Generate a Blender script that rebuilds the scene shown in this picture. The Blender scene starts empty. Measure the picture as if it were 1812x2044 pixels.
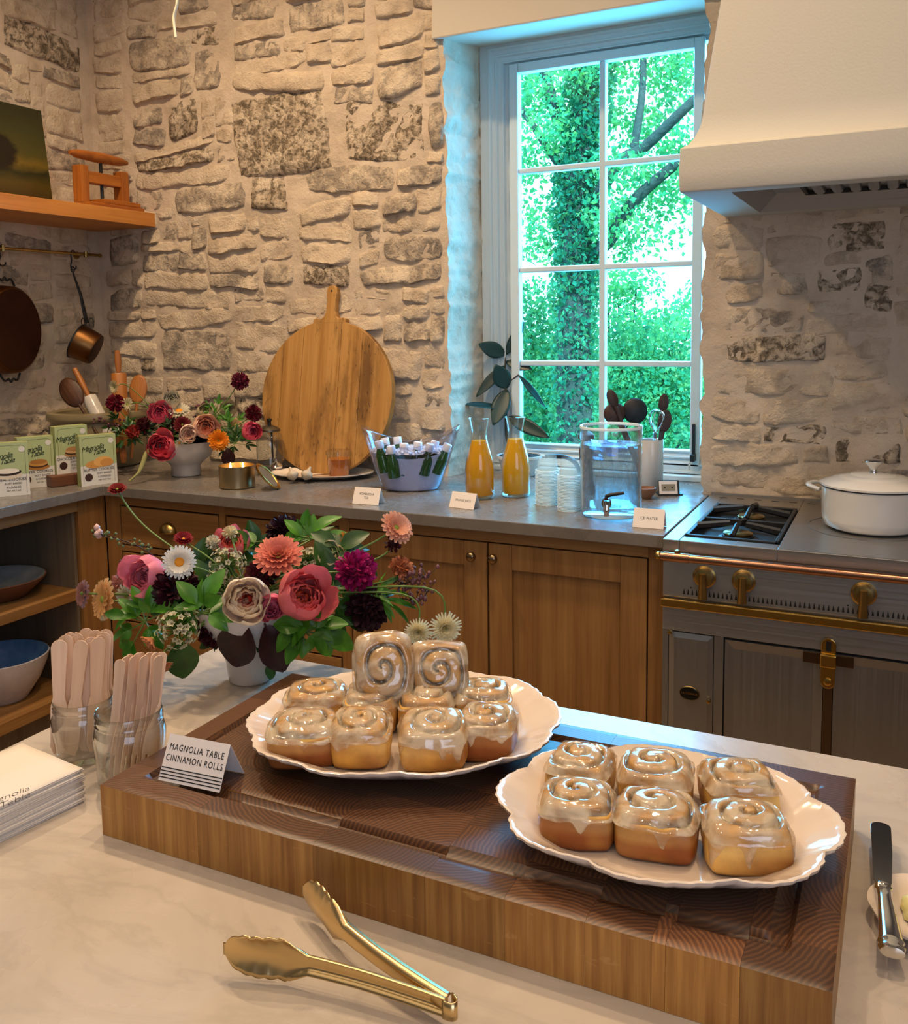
import bpy, bmesh, math, random
from mathutils import Vector, Matrix, noise
PI = math.pi
sc = bpy.context.scene
COL = sc.collection
rnd = random.Random(7)

# ---------------- camera ----------------
cam = bpy.data.cameras.new('camera'); cam_o = bpy.data.objects.new('camera', cam); COL.objects.link(cam_o)
cam.sensor_fit = 'HORIZONTAL'; cam.sensor_width = 36.0
cam.lens = 1834.27 / 1812 * 36.0
cam.shift_y = -(1022 - 836.4) / 1812
cam.clip_start = 0.02; cam.clip_end = 200
_r = Vector((0.89814542, 0.4394562, -0.01459664)); _u = Vector((-0.03270362, 0.09986985, 0.99446291)); _f = Vector((-0.43848065, 0.89269494, -0.10406946))
cam_o.matrix_world = Matrix(((_r.x, _u.x, -_f.x, 3.1901), (_r.y, _u.y, -_f.y, -2.98857), (_r.z, _u.z, -_f.z, 1.47708), (0, 0, 0, 1)))
sc.camera = cam_o

# ---------------- world, sun, lamps, exposure ----------------
wd = bpy.data.worlds.new('sky'); sc.world = wd; wd.use_nodes = True
wn = wd.node_tree; wn.nodes.clear()
wo = wn.nodes.new('ShaderNodeOutputWorld'); wb = wn.nodes.new('ShaderNodeBackground')
wb.inputs[0].default_value = (0.56, 0.88, 1.0, 1); wb.inputs[1].default_value = 5.5
wn.links.new(wb.outputs[0], wo.inputs[0])

def light(name, kind, loc, target, power, color, **kw):
    l = bpy.data.lights.new(name, kind); l.energy = power; l.color = color
    for k, v in kw.items(): setattr(l, k, v)
    o = bpy.data.objects.new(name, l); COL.objects.link(o); o.location = loc
    o.rotation_euler = (Vector(target) - Vector(loc)).to_track_quat('-Z', 'Y').to_euler()
    return o
light('sun', 'SUN', (8, -8, 12), (0, 3.5, 0), 11.0, (1.0, 0.95, 0.75), angle=0.01)
WARM = (1.0, 0.72, 0.44)
def can(x, y, p, size=2.2, tx=None, ty=None):
    light('ceiling_spot', 'SPOT', (x, y, 3.54), (x if tx is None else tx, y if ty is None else ty, 0), p, WARM, spot_size=size, spot_blend=1.0, shadow_soft_size=0.045)
can(1.08, -1.15, 235, ty=-0.7)
can(2.15, -1.2, 120, ty=-0.8)
can(3.25, -1.6, 100, ty=-1.3)
can(1.7, -2.4, 60)
can(3.9, -3.0, 32)
can(2.6, -3.8, 32)
# added fill lamps: warm for ceiling bounce, cool from the unseen room behind
light('bounce_fill', 'AREA', (2.6, -3.4, 3.5), (2.6, -3.2, 0), 38, (1.0, 0.80, 0.60), shape='RECTANGLE', size=4.2, size_y=4.2)
light('cool_fill', 'AREA', (5.2, -5.0, 1.7), (2.6, -0.6, 0.7), 58, (0.70, 0.79, 1.0), shape='RECTANGLE', size=2.2, size_y=2.2)
light('window_daylight', 'AREA', (2.25, 0.60, 1.75), (1.9, -1.0, 1.15), 110, (0.12, 0.50, 1.0), shape='RECTANGLE', size=0.8, size_y=1.6)
vs = sc.view_settings
vs.view_transform = 'Standard'; vs.look = 'None'; vs.exposure = -0.3; vs.gamma = 1.0; vs.use_curve_mapping = False
sc.cycles.transparent_max_bounces = 48
sc.cycles.sample_clamp_indirect = 6.0

# ---------------- helpers ----------------
def lin(h):
    v = [int(h[i:i+2], 16) / 255 for i in (0, 2, 4)]
    return tuple((x / 12.92 if x <= 0.04045 else ((x + 0.055) / 1.055) ** 2.4) for x in v) + (1,)

class NT:
    def __init__(s, name):
        s.m = bpy.data.materials.new(name); s.m.use_nodes = True; s.t = s.m.node_tree; s.t.nodes.clear()
        s.out = s.n('OutputMaterial')
    def n(s, k, **kw):
        q = s.t.nodes.new('ShaderNode' + k)
        for a, b in kw.items(): setattr(q, a, b)
        return q
    def l(s, a, b): s.t.links.new(a, b)
    def sock(s, q, i, v):
        if hasattr(v, 'is_linked') or hasattr(v, 'links'): s.l(v, q.inputs[i])
        else: q.inputs[i].default_value = v
    def coord(s, stretch=(1, 1, 1), world=False, rand=True):
        g = s.n('NewGeometry') if world else s.n('TexCoord')
        mp = s.n('Mapping'); s.l(g.outputs['Position' if world else 'Object'], mp.inputs[0]); mp.inputs['Scale'].default_value = stretch
        if rand and not world:
            oi = s.n('ObjectInfo'); mul = s.n('VectorMath', operation='SCALE'); mul.inputs[0].default_value = (13.1, 7.7, 9.3)
            s.l(oi.outputs['Random'], mul.inputs['Scale']); s.l(mul.outputs[0], mp.inputs['Location'])
        return mp.outputs[0]
    def noise(s, vec, scale, detail=4, rough=0.55, dist=0.0):
        q = s.n('TexNoise'); s.l(vec, q.inputs['Vector']); q.inputs['Scale'].default_value = scale
        q.inputs['Detail'].default_value = detail; q.inputs['Roughness'].default_value = rough; q.inputs['Distortion'].default_value = dist
        return q.outputs['Fac']
    def ramp(s, fac, stops):
        q = s.n('ValToRGB'); e = q.color_ramp.elements
        while len(e) < len(stops): e.new(0.5)
        for el, (p, c) in zip(e, stops): el.position = p; el.color = c if isinstance(c, tuple) else (lin(c) if isinstance(c, str) else (c, c, c, 1))
        s.l(fac, q.inputs[0]); return q.outputs[0]
    def mix(s, fac, a, b, mode='MIX'):
        q = s.n('MixRGB', blend_type=mode); s.sock(q, 0, fac); s.sock(q, 1, a); s.sock(q, 2, b); return q.outputs[0]
    def math(s, op, a, b=0.0):
        q = s.n('Math', operation=op); s.sock(q, 0, a); s.sock(q, 1, b); return q.outputs[0]
    def bump(s, h, strength=0.5, dist=0.002, normal=None):
        q = s.n('Bump'); q.inputs['Strength'].default_value = strength; q.inputs['Distance'].default_value = dist; s.l(h, q.inputs['Height'])
        if normal: s.l(normal, q.inputs['Normal'])
        return q.outputs[0]
    def pbsdf(s, color, rough=0.5, metal=0.0, normal=None, **kw):
        q = s.n('BsdfPrincipled'); s.sock(q, 'Base Color', color); s.sock(q, 'Roughness', rough); s.sock(q, 'Metallic', metal)
        for k, v in kw.items(): s.sock(q, k.replace('_', ' '), v)
        if normal: s.l(normal, q.inputs['Normal'])
        return q.outputs[0]
    def done(s, sh): s.l(sh, s.out.inputs[0]); return s.m

def simple(name, col, rough=0.5, metal=0.0, var=None, vs_=20, bump=None, stretch=(1, 1, 1), world=False, **kw):
    t = NT(name); v = t.coord(stretch, world); c = lin(col)
    if var: c = t.ramp(t.noise(v, vs_), [(0.3, lin(col)), (0.7, lin(var))])
    nm = t.bump(t.noise(v, bump[0], 5), bump[1], bump[2]) if bump else None
    return t.done(t.pbsdf(c, rough, metal, nm, **kw))

def wood(name, c1, c2, c3, axis='Z', scale=1.0, rough=0.45, bump=0.15, world=False, dist=0.35):
    """long-grained wood; the grain runs along the axis"""
    t = NT(name); st = [26 * scale] * 3; st['XYZ'.index(axis)] = 1.6 * scale
    v = t.coord(tuple(st), world)
    a = t.noise(v, 1.0, 6, 0.6, dist); st2 = [140 * scale] * 3; st2['XYZ'.index(axis)] = 4 * scale
    b = t.noise(t.coord(tuple(st2), world), 1.0, 3, 0.6)
    f = t.math('ADD', t.math('MULTIPLY', a, 0.7), t.math('MULTIPLY', b, 0.3))
    c = t.ramp(f, [(0.34, c1), (0.5, c2), (0.66, c3)])
    return t.done(t.pbsdf(c, rough, 0, t.bump(b, bump, 0.001)))

def thin_glass(name, tint=(0.96, 0.985, 0.98, 1), ior=1.45, rough=0.02, boost=1.0):
    t = NT(name); tr = t.n('BsdfTransparent'); tr.inputs[0].default_value = tint
    gl = t.n('BsdfGlossy'); gl.inputs['Roughness'].default_value = rough
    lw = t.n('LayerWeight'); lw.inputs[0].default_value = 0.5   # facing: 0 head on, 1 grazing
    fac = t.math('ADD', 0.03 * boost, t.math('MULTIPLY', t.math('POWER', lw.outputs['Facing'], 2.6), 0.55 * boost))
    mx = t.n('MixShader'); t.l(fac, mx.inputs[0]); t.l(tr.outputs[0], mx.inputs[1]); t.l(gl.outputs[0], mx.inputs[2])
    return t.done(mx.outputs[0])

# meshes
class MB:
    def __init__(s): s.v = []; s.f = []; s.mi = []; s.cols = []
    def add(s, vf, mat=None, mi=0):
        v, f = vf; b = len(s.v)
        s.v += [tuple(mat @ Vector(p)) for p in v] if mat is not None else [tuple(p) for p in v]
        s.f += [tuple(i + b for i in q) for q in f]; s.mi += [mi] * len(f); return s
    def box(s, x0, y0, z0, x1, y1, z1, mat=None, mi=0):
        v = [(x, y, z) for x in (x0, x1) for y in (y0, y1) for z in (z0, z1)]
        return s.add((v, [(0, 1, 3, 2), (4, 6, 7, 5), (0, 4, 5, 1), (2, 3, 7, 6), (0, 2, 6, 4), (1, 5, 7, 3)]), mat, mi)
    def build(s, name, mat, parent=None, bev=0, smooth=False, loc=None, seg=2, ang=40, weld=False):
        me = bpy.data.meshes.new(name); me.from_pydata(s.v, [], s.f)
        ms = mat if isinstance(mat, (list, tuple)) else [mat]
        for m in ms: me.materials.append(m)
        if len(ms) > 1: me.polygons.foreach_set('material_index', s.mi)
        if s.cols:
            ca = me.color_attributes.new('tone', 'FLOAT_COLOR', 'POINT'); ca.data.foreach_set('color', [c for q in s.cols for c in q])
        if bev or weld:
            bm = bmesh.new(); bm.from_mesh(me)
            if weld: bmesh.ops.remove_doubles(bm, verts=bm.verts, dist=1e-5)
            if bev:
                es = [e for e in bm.edges if len(e.link_faces) == 2 and e.calc_face_angle(0) > math.radians(ang)]
                bmesh.ops.bevel(bm, geom=es, offset=bev, segments=seg, affect='EDGES', profile=0.5)
            bmesh.ops.recalc_face_normals(bm, faces=bm.faces); bm.to_mesh(me); bm.free()
        if smooth:
            me.polygons.foreach_set('use_smooth', [True] * len(me.polygons))
            if smooth != 'all':
                bm = bmesh.new(); bm.from_mesh(me)
                lim = math.radians(smooth if smooth is not True else 35)
                for e in bm.edges:
                    if len(e.link_faces) == 2 and e.calc_face_angle(0) > lim: e.smooth = False
                bm.to_mesh(me); bm.free()
        o = bpy.data.objects.new(name, me); COL.objects.link(o)
        if parent: o.parent = parent
        if loc: o.location = loc
        return o

def lathe(prof, n=32, sx=1.0, sy=1.0, cx=0, cy=0, close=False):
    v = []; f = []; rows = []
    for r, z in prof:
        if r < 1e-6: rows.append([len(v)]); v.append((cx, cy, z))
        else:
            rows.append(list(range(len(v), len(v) + n)))
            v += [(cx + r * sx * math.cos(2 * PI * k / n), cy + r * sy * math.sin(2 * PI * k / n), z) for k in range(n)]
    pairs = list(zip(rows, rows[1:]))
    if close: pairs.append((rows[-1], rows[0]))
    for a, b in pairs:
        for k in range(n):
            k2 = (k + 1) % n
            if len(a) == 1 and len(b) == 1: break
            if len(a) == 1: f.append((a[0], b[k2], b[k]))
            elif len(b) == 1: f.append((a[k], a[k2], b[0]))
            else: f.append((a[k], a[k2], b[k2], b[k]))
    return v, f

def tube(pts, r, n=8, caps=True, flat=1.0, up=None):
    pts = [Vector(p) for p in pts]; m = len(pts); rs = r if isinstance(r, (list, tuple)) else [r] * m
    v = []; f = []; prev = None
    for i, p in enumerate(pts):
        d = (pts[min(i + 1, m - 1)] - pts[max(i - 1, 0)]).normalized()
        if up is not None: a = Vector(up)
        elif prev is None: a = Vector((0, 0, 1)) if abs(d.z) < 0.9 else Vector((1, 0, 0))
        else: a = prev
        a = (a - d * a.dot(d)); a = a.normalized() if a.length > 1e-6 else d.orthogonal().normalized()
        prev = a; b = d.cross(a)
        for k in range(n):
            t = 2 * PI * k / n; v.append(p + (a * math.cos(t) * flat + b * math.sin(t)) * rs[i])
    for i in range(m - 1):
        for k in range(n):
            k2 = (k + 1) % n; f.append((i * n + k, i * n + k2, (i + 1) * n + k2, (i + 1) * n + k))
    if caps: f.append(tuple(range(n - 1, -1, -1))); f.append(tuple((m - 1) * n + k for k in range(n)))
    return [tuple(p) for p in v], f

def spline(pts, n=6):
    """smooth curve through the points"""
    P = [Vector(p) for p in pts]; out = []
    for i in range(len(P) - 1):
        p0 = P[max(i - 1, 0)]; p1 = P[i]; p2 = P[i + 1]; p3 = P[min(i + 2, len(P) - 1)]
        for k in range(n):
            t = k / n
            out.append(0.5 * ((2 * p1) + (p2 - p0) * t + (2 * p0 - 5 * p1 + 4 * p2 - p3) * t * t + (3 * p1 - p0 - 3 * p2 + p3) * t ** 3))
    out.append(P[-1]); return out

def grid(fn, nu, nv, closed_u=False):
    v = [tuple(fn(i / (nu if closed_u else nu - 1), j / (nv - 1))) for j in range(nv) for i in range(nu)]; f = []
    for j in range(nv - 1):
        for i in range(nu if closed_u else nu - 1):
            i2 = (i + 1) % nu; f.append((j * nu + i, j * nu + i2, (j + 1) * nu + i2, (j + 1) * nu + i))
    return v, f

def extrude(outline, z0, z1):
    n = len(outline); v = [(x, y, z0) for x, y in outline] + [(x, y, z1) for x, y in outline]
    return v, [tuple(range(n - 1, -1, -1)), tuple(range(n, 2 * n))] + [(i, (i + 1) % n, n + (i + 1) % n, n + i) for i in range(n)]

def frame_to(p, z, x=None, scale=1.0):
    """matrix with its origin at p, local z towards z, local x close to x"""
    z = Vector(z).normalized(); x = Vector(x) if x is not None else z.orthogonal()
    x = (x - z * x.dot(z)); x = x.normalized() if x.length > 1e-6 else z.orthogonal().normalized(); y = z.cross(x)
    return Matrix(((x.x * scale, y.x * scale, z.x * scale, p[0]), (x.y * scale, y.y * scale, z.y * scale, p[1]), (x.z * scale, y.z * scale, z.z * scale, p[2]), (0, 0, 0, 1)))

def tag(o, label, cat, group=None):
    o['label'] = label; o['category'] = cat
    if group: o['group'] = group
    return o
def thing(name, label, cat, loc=(0, 0, 0), rz=0.0, group=None):
    o = bpy.data.objects.new(name, None); COL.objects.link(o); o.empty_display_size = 0.05
    o.location = loc; o.rotation_euler = (0, 0, rz); return tag(o, label, cat, group)
def struct(o): o['kind'] = 'structure'; return o
def stuff(o): o['kind'] = 'stuff'; return o
def dup(o, parent=None, label=None, group=None):
    c = o.copy(); COL.objects.link(c)
    if parent: c.parent = parent
    if label: c['label'] = label
    if group: c['group'] = group
    for ch in list(o.children): dup(ch, c)
    return c
def solid(o, t, offset=0):
    m = o.modifiers.new('thick', 'SOLIDIFY'); m.thickness = t; m.offset = offset; return o
def text(body, name, mat, parent, M, size, shear=0.0, ext=0.0002, align='CENTER', space=1.0, offset=0.0, line=1.0):
    cu = bpy.data.curves.new(name, 'FONT'); cu.body = body; cu.size = size; cu.shear = shear; cu.extrude = ext
    cu.align_x = align; cu.align_y = 'CENTER'; cu.space_character = space; cu.space_line = line; cu.resolution_u = 3; cu.offset = offset
    tmp = bpy.data.objects.new('tmp', cu); COL.objects.link(tmp)
    me = bpy.data.meshes.new_from_object(tmp.evaluated_get(bpy.context.evaluated_depsgraph_get())); bpy.data.objects.remove(tmp)
    me.name = name; me.materials.clear(); me.materials.append(mat); me.transform(M)
    o = bpy.data.objects.new(name, me); COL.objects.link(o); o.parent = parent; return o

# ---------------- materials ----------------
def stone_mat(name, mode):
    t = NT(name); v = t.coord(world=True)
    n1 = t.noise(v, 9, 6, 0.62, 0.4); n2 = t.noise(v, 45, 5, 0.65, 0.6); n3 = t.noise(v, 130, 4, 0.6)
    pale = t.ramp(n1, [(0.30, 'a69580'), (0.46, 'c5b29a'), (0.62, 'd3c2aa')])
    pale = t.mix(t.ramp(n2, [(0.58, 0.0), (0.76, 0.45)]), pale, lin('9a9187'))
    if mode == 'dark':
        f = t.ramp(t.math('ADD', t.math('MULTIPLY', n2, 0.75), t.math('MULTIPLY', n1, 0.3)), [(0.46, 0.95), (0.60, 0.0)])
        c = t.mix(f, pale, t.ramp(n3, [(0.3, '463b30'), (0.7, '80735f')]))
    elif mode == 'grey':
        f = t.ramp(t.math('ADD', t.math('MULTIPLY', n1, 0.6), t.math('MULTIPLY', n2, 0.45)), [(0.44, 0.85), (0.60, 0.0)])
        c = t.mix(f, pale, t.ramp(n3, [(0.3, '685f57'), (0.7, '8d857b')]))
    else: c = pale
    h = t.math('ADD', t.math('MULTIPLY', n2, 0.8), t.math('ADD', t.math('MULTIPLY', n3, 0.35), t.math('MULTIPLY', n1, 1.0)))
    return t.done(t.pbsdf(c, 0.95, 0, t.bump(h, 0.9, 0.012), Specular_IOR_Level=0.15))
M_stone = stone_mat('limewashed_stone', 'pale'); M_stone_g = stone_mat('greyed_stone', 'grey'); M_stone_d = stone_mat('weathered_stone', 'dark')
def mortar_mat():
    t = NT('lime_mortar'); v = t.coord(world=True); n1 = t.noise(v, 6, 5, 0.6, 0.3); n2 = t.noise(v, 38, 6, 0.7, 0.4)
    c = t.ramp(n1, [(0.3, 'b7a590'), (0.5, 'cab8a2'), (0.7, 'd4c3ae')])
    h = t.math('ADD', n1, t.math('MULTIPLY', n2, 0.6))
    return t.done(t.pbsdf(c, 0.95, 0, t.bump(h, 0.85, 0.011), Specular_IOR_Level=0.15))
M_mortar = mortar_mat()
M_plaster = simple('smooth_plaster', 'c9bfae', 0.85, bump=(90, 0.25, 0.002), Specular_IOR_Level=0.25)
M_hood = simple('hood_plaster', 'bebbb2', 0.8, bump=(150, 0.35, 0.0015), Specular_IOR_Level=0.3)
M_ceiling = simple('ceiling_paint', 'cfc6b8', 0.9)
M_wallpaint = simple('room_wall_paint', 'b8ad9e', 0.9)
M_white = simple('white_window_paint', 'c6d2d6', 0.4)
M_black = simple('black_iron', '121212', 0.5, bump=(60, 0.1, 0.001))
M_pane = thin_glass('window_glass', (0.56, 0.97, 1.0, 1), 1.35, 0.0)
M_glass = thin_glass('clear_glass', (0.95, 0.975, 0.97, 1), 1.5, 0.04, 2.0)
M_glass_green = thin_glass('jar_glass', (0.94, 0.96, 0.95, 1), 1.5, 0.06, 2.8)
M_acrylic = thin_glass('clear_acrylic', (0.90, 0.92, 0.99, 1), 1.45, 0.05, 1.3)
M_cup = NT('cup_plastic'); _t = M_cup
_tr = _t.n('BsdfTransparent'); _tr.inputs[0].default_value = (0.992, 0.998, 0.996, 1)
_mx = _t.n('MixShader'); _mx.inputs[0].default_value = 0.05; _t.l(_tr.outputs[0], _mx.inputs[1]); _t.l(_t.pbsdf((0.86, 0.92, 0.90, 1), 0.2), _mx.inputs[2]); M_cup = _t.done(_mx.outputs[0])
W_oak = wood('oak_vertical', '745029', '886136', '9a7343', 'Z', 1.0, 0.42, 0.1)
W_oakx = wood('oak_horizontal', '745029', '886136', '9a7343', 'X', 1.0, 0.42, 0.1)
W_oaky = wood('oak_lengthwise', '745029', '886136', '9a7343', 'Y', 1.0, 0.42, 0.1)
W_shelf = wood('floating_oak', 'ab6a2a', 'bf7c36', 'cb8a44', 'Y', 0.8, 0.45, 0.08)
W_greyoak = wood('grey_oak_backing', '5d5346', '6d6253', '7a6d5c', 'Z', 0.6, 0.6, 0.1)  # oak in a dull grey-brown for backings and plinths
W_floor = wood('floor_boards', '8a6e4e', '9c7f5c', 'ab8e6a', 'Y', 0.5, 0.4, 0.1)
def counter_mat():
    t = NT('grey_stone_counter'); v = t.coord(world=True); n = t.noise(v, 3.5, 6, 0.6, 0.8)
    c = t.ramp(n, [(0.3, '67615c'), (0.5, '706a64'), (0.7, '7a736d')])
    vein = t.ramp(t.noise(t.coord((1, 2.2, 1), True), 2.2, 5, 0.6, 1.4), [(0.485, 0.0), (0.5, 0.22), (0.515, 0.0)])
    c = t.mix(vein, c, lin('4d443c')); r = t.ramp(t.noise(v, 14, 3), [(0.3, 0.20), (0.7, 0.32)])
    return t.done(t.pbsdf(c, r))
M_counter = counter_mat()
def marble_mat():
    t = NT('white_marble'); v = t.coord(world=True); n = t.noise(v, 4.0, 6, 0.6, 1.0)
    c = t.ramp(n, [(0.3, 'b3a89c'), (0.5, 'bbb0a4'), (0.7, 'c3b8ac')])
    vein = t.ramp(t.noise(t.coord((1, 1.6, 1), True), 3.0, 6, 0.62, 1.8), [(0.45, 0.0), (0.5, 0.22), (0.55, 0.0)])
    c = t.mix(vein, c, lin('8f877d'))
    return t.done(t.pbsdf(c, t.ramp(t.noise(v, 10, 3), [(0.3, 0.22), (0.7, 0.36)])))
M_marble = marble_mat()
def steel_mat(name, col, axis, r0=0.22, r1=0.38):
    t = NT(name); st = [1.5, 1.5, 1.5]; 
    for a in 'XYZ':
        if a != axis: st['XYZ'.index(a)] = 420
    n = t.noise(t.coord(tuple(st), True), 1.0, 3, 0.6)
    return t.done(t.pbsdf(lin(col), t.ramp(n, [(0.3, r0), (0.7, r1)]), 0.9, t.bump(n, 0.06, 0.0005)))
M_steel = steel_mat('brushed_steel', 'a9acb2', 'X', 0.28, 0.45); M_steelv = steel_mat('brushed_steel_upright', '96989c', 'Z', 0.28, 0.45)
M_steeltop = steel_mat('hob_steel', 'a3a09c', 'X', 0.28, 0.42)
M_chrome = simple('polished_metal', 'd8d8d8', 0.08, 1.0)
M_silver = simple('silver_plate', 'd5d2cc', 0.12, 1.0)
M_brass = simple('aged_brass', 'b59a62', 0.3, 1.0, var='9a7e48', vs_=30)
M_brassb = simple('bright_brass', 'c4a057', 0.24, 1.0)
M_gold = simple('champagne_gold', 'dcc08a', 0.27, 1.0)
M_copper = simple('copper_rail', 'a57a62', 0.28, 1.0)
M_oldcopper = simple('tarnished_copper', '6a3e22', 0.36, 1.0, var='7c5a34', vs_=14, bump=(30, 0.1, 0.001))
M_copperbase = simple('dark_copper_base', '43210f', 0.55, 0.8, var='33190c', vs_=10)
M_bronze = simple('bronze_knob', '8a755a', 0.28, 1.0)
M_ceramic = simple('white_ceramic', 'd6d0c8', 0.18, var='c9c3ba', vs_=8, bump=(25, 0.06, 0.001), Coat_Weight=0.3)
M_platter = simple('cream_glazed_ceramic', 'dfcfc0', 0.12, bump=(22, 0.05, 0.001), Coat_Weight=0.5)
M_enamel = simple('white_enamel', 'd5d3cf', 0.1, Coat_Weight=0.6)
M_crock = simple('cream_stoneware', '8f8263', 0.35, var='7d7052', vs_=6)
M_card = simple('white_card', 'e4dcd8', 0.7)
M_ink = simple('black_ink', '141414', 0.6)
M_paper = simple('white_paper_napkin', 'e2dad0', 0.9, bump=(160, 0.25, 0.0006))
M_green_ink = simple('dark_green_print', '27381f', 0.7)
W_stick = wood('birch_cutlery', 'cfa98a', 'dbb89b', 'e4c6ab', 'Z', 1.3, 0.7, 0.15)
M_soil = simple('potting_soil', '14110e', 0.95, bump=(80, 1.0, 0.01))

M_cuprim = NT('cup_rim_plastic'); _t = M_cuprim
_tr = _t.n('BsdfTransparent'); _mx = _t.n('MixShader'); _mx.inputs[0].default_value = 0.75; _t.l(_tr.outputs[0], _mx.inputs[1]); _t.l(_t.pbsdf((0.92, 0.98, 0.96, 1), 0.15), _mx.inputs[2]); M_cuprim = _t.done(_mx.outputs[0])

# ---------------- walls of rubble stone ----------------
def N3(p, s, o=0.0): return noise.noise(Vector((p[0] * s + o, p[1] * s + o * 1.7, p[2] * s - o)))
def rough(p):  # slow undulation of the lime mortar
    return 0.010 * N3(p, 3.6) + 0.009 * N3(p, 8.0, 5) + 0.005 * N3(p, 21.0, 9)
def stone_mesh(P, cu, cv, w, h, H, seed):
    """P(u, v, d) maps wall coordinates and depth to space; the stone sits round (cu, cv)"""
    r = random.Random(seed); nu = max(9, min(26, int(w / 0.013))); nv = max(8, min(15, int(h / 0.011))); k = r.uniform(0.04, 0.26); o = r.uniform(0, 50); sl = r.uniform(-0.65, 0.05); sk = r.uniform(-0.12, 0.12)
    bury = r.uniform(-0.25, 0.35); fac = r.uniform(-0.5, 0.5); topf = r.uniform(0.3, 1.3); ro = r.uniform(-0.10, 0.10)
    def fn(a, b):
        s = a * 2 - 1; t = b * 2 - 1; s = math.copysign(abs(s) ** 0.8, s); t = math.copysign(abs(t) ** 0.8, t)
        x = s * math.sqrt(max(0, 1 - t * t * k)); y = t * math.sqrt(max(0, 1 - s * s * k))
        e = max(abs(s), abs(t)); q = (cu + x * w / 2, 0.0, cv + y * h / 2); f = min(1.0, 0.13 / w); g = min(1.3, 0.07 / h)
        x += (0.16 * N3(q, 8, o) + 0.10 * N3(q, 26, o + 6)) * (0.4 + e) * f; y += (0.26 * N3(q, 9, o + 3) + 0.14 * N3(q, 30, o + 8)) * (0.4 + e) * g + sk * s
        rim = max(0.0, min(1.0, (1 + t) / 0.20, (1 - t) / topf, (1 - abs(s)) / 0.30)) ** 0.8
        n1 = N3(q, 11, o + 1); n2 = N3(q, 27, o + 2); n3 = N3(q, 60, o + 4)
        rel = 1.0 + (sl - 0.2) * t + fac * s * 0.5 + bury * 2.0 * N3(q, 5, o)
        d = H * rel * rim + (0.008 * n1 - 0.012 * abs(n2) + 0.005 * n3 + 0.002) * rim - (0.012 if e > 0.999 else 0)
        X = x * w / 2; Y = y * h / 2; return P(cu + X - Y * ro, cv + Y + X * ro, d)
    return grid(fn, nu, nv)
def lay_stones(parent, P, u0, u1, v0, v1, fixed, seed, inside=lambda u, v: True, hmax=0.013):
    """courses of uneven stones: the noted dark ones first, then the free space filled row by row"""
    r = random.Random(seed); c = 0.02; nu = int((u1 - u0) / c); nv = int((v1 - v0) / c)
    occ = [[not inside(u0 + (i + 0.5) * c, v0 + (j + 0.5) * c) for i in range(nu)] for j in range(nv)]; out = []
    for (a, b), (d, e), kind in fixed:
        a, d = min(a, d), max(a, d); b, e = min(b, e), max(b, e); out.append(((a + d) / 2, (b + e) / 2, d - a, e - b, kind))
        for j in range(nv):
            for i in range(nu):
                if a - 0.002 < u0 + (i + 0.5) * c < d + 0.002 and b - 0.002 < v0 + (j + 0.5) * c < e + 0.002: occ[j][i] = True
    for j in range(nv):
        i = 0
        while i < nu:
            if occ[j][i]: i += 1; continue
            W = r.choice([8, 10, 12, 14, 16, 18, 22, 26]); Hh = r.choice([3, 3, 4, 4, 4, 5, 6])
            w = 0
            while w < W and i + w < nu and not occ[j][i + w]: w += 1
            if i + w < nu and not occ[j][i + w]:
                pass
            hh = 1
            while hh < Hh and j + hh < nv and all(not occ[j + hh][i + q] for q in range(w)): hh += 1
            if w >= 3 and hh >= 2:
                k = r.random(); kind = 'pale' if k < 0.84 else ('grey' if k < 0.97 else 'dark')
                out.append((u0 + (i + w / 2) * c, v0 + (j + hh / 2) * c, w * c + 0.010, hh * c + 0.008, kind))
            for jj in range(j, j + hh):
                for q in range(i, i + w): occ[jj][q] = True
            i += w
    mats = {'pale': M_stone, 'grey': M_stone_g, 'dark': M_stone_d}
    for n, (cu, cv, w, h, kind) in enumerate(out):
        m = MB(); m.add(stone_mesh(P, cu, cv, w, h, r.uniform(0.1, 0.95) * hmax * (1.1 if kind != 'pale' else 1), seed * 1000 + n))
        m.build('stone', mats[kind], parent, smooth=70)
def P_back(u, v, d): q = (u, 0.0, v); return (u, -d - rough(q), v)
def P_left(u, v, d): q = (0.0, u, v); return (d + rough(q), u, v)
WX0, WX1, WZT = 1.705, 2.606, 2.468        # the window opening in the stone wall
def edge(v, s): return 0.018 * N3((s, 1.0, v), 6.0, s) + 0.014 * N3((s, 2.0, v), 17.0, s) + 0.008 * N3((s, 3.0, v), 40.0, s)
def mortar_patch(m, P, u0, u1, v0, v1, step=0.014, eu0=None, eu1=None):
    nu = max(2, int((u1 - u0) / step) + 1); nv = max(2, int((v1 - v0) / step) + 1)
    def fn(a, b):
        v = v0 + (v1 - v0) * b; l = u0 + (edge(v, eu0) if eu0 is not None else 0); rr = u1 + (edge(v, eu1) if eu1 is not None else 0)
        return P(l + (rr - l) * a, v, 0)
    m.add(grid(fn, nu, nv))
m = MB()
mortar_patch(m, P_back, -0.02, WX0, 0.86, 3.6, eu1=3.0)
mortar_patch(m, P_back, WX1, 4.3, 0.86, 3.6, 0.018, eu0=6.0)
def jamb(x, s, sg):       # the roughly plastered sides of the window recess
    def fn(a, b):
        v = 0.86 + (2.52 - 0.86) * b; y = 0.27 * a
        q = (x, y, v); e = edge(v, s) * (1 - a); return (x + e + (0.03 * a if sg > 0 else 0.045 * a) + sg * (0.005 * abs(N3(q, 7, 4)) + 0.005 * N3(q, 26, 2) + 0.006 * N3(q, 60, 7)) * (1 if 0 < a < 1 else 0), y - rough((x, 0.0, v)) * (1 - a), v)
    return grid(fn, 22, 170)
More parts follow.
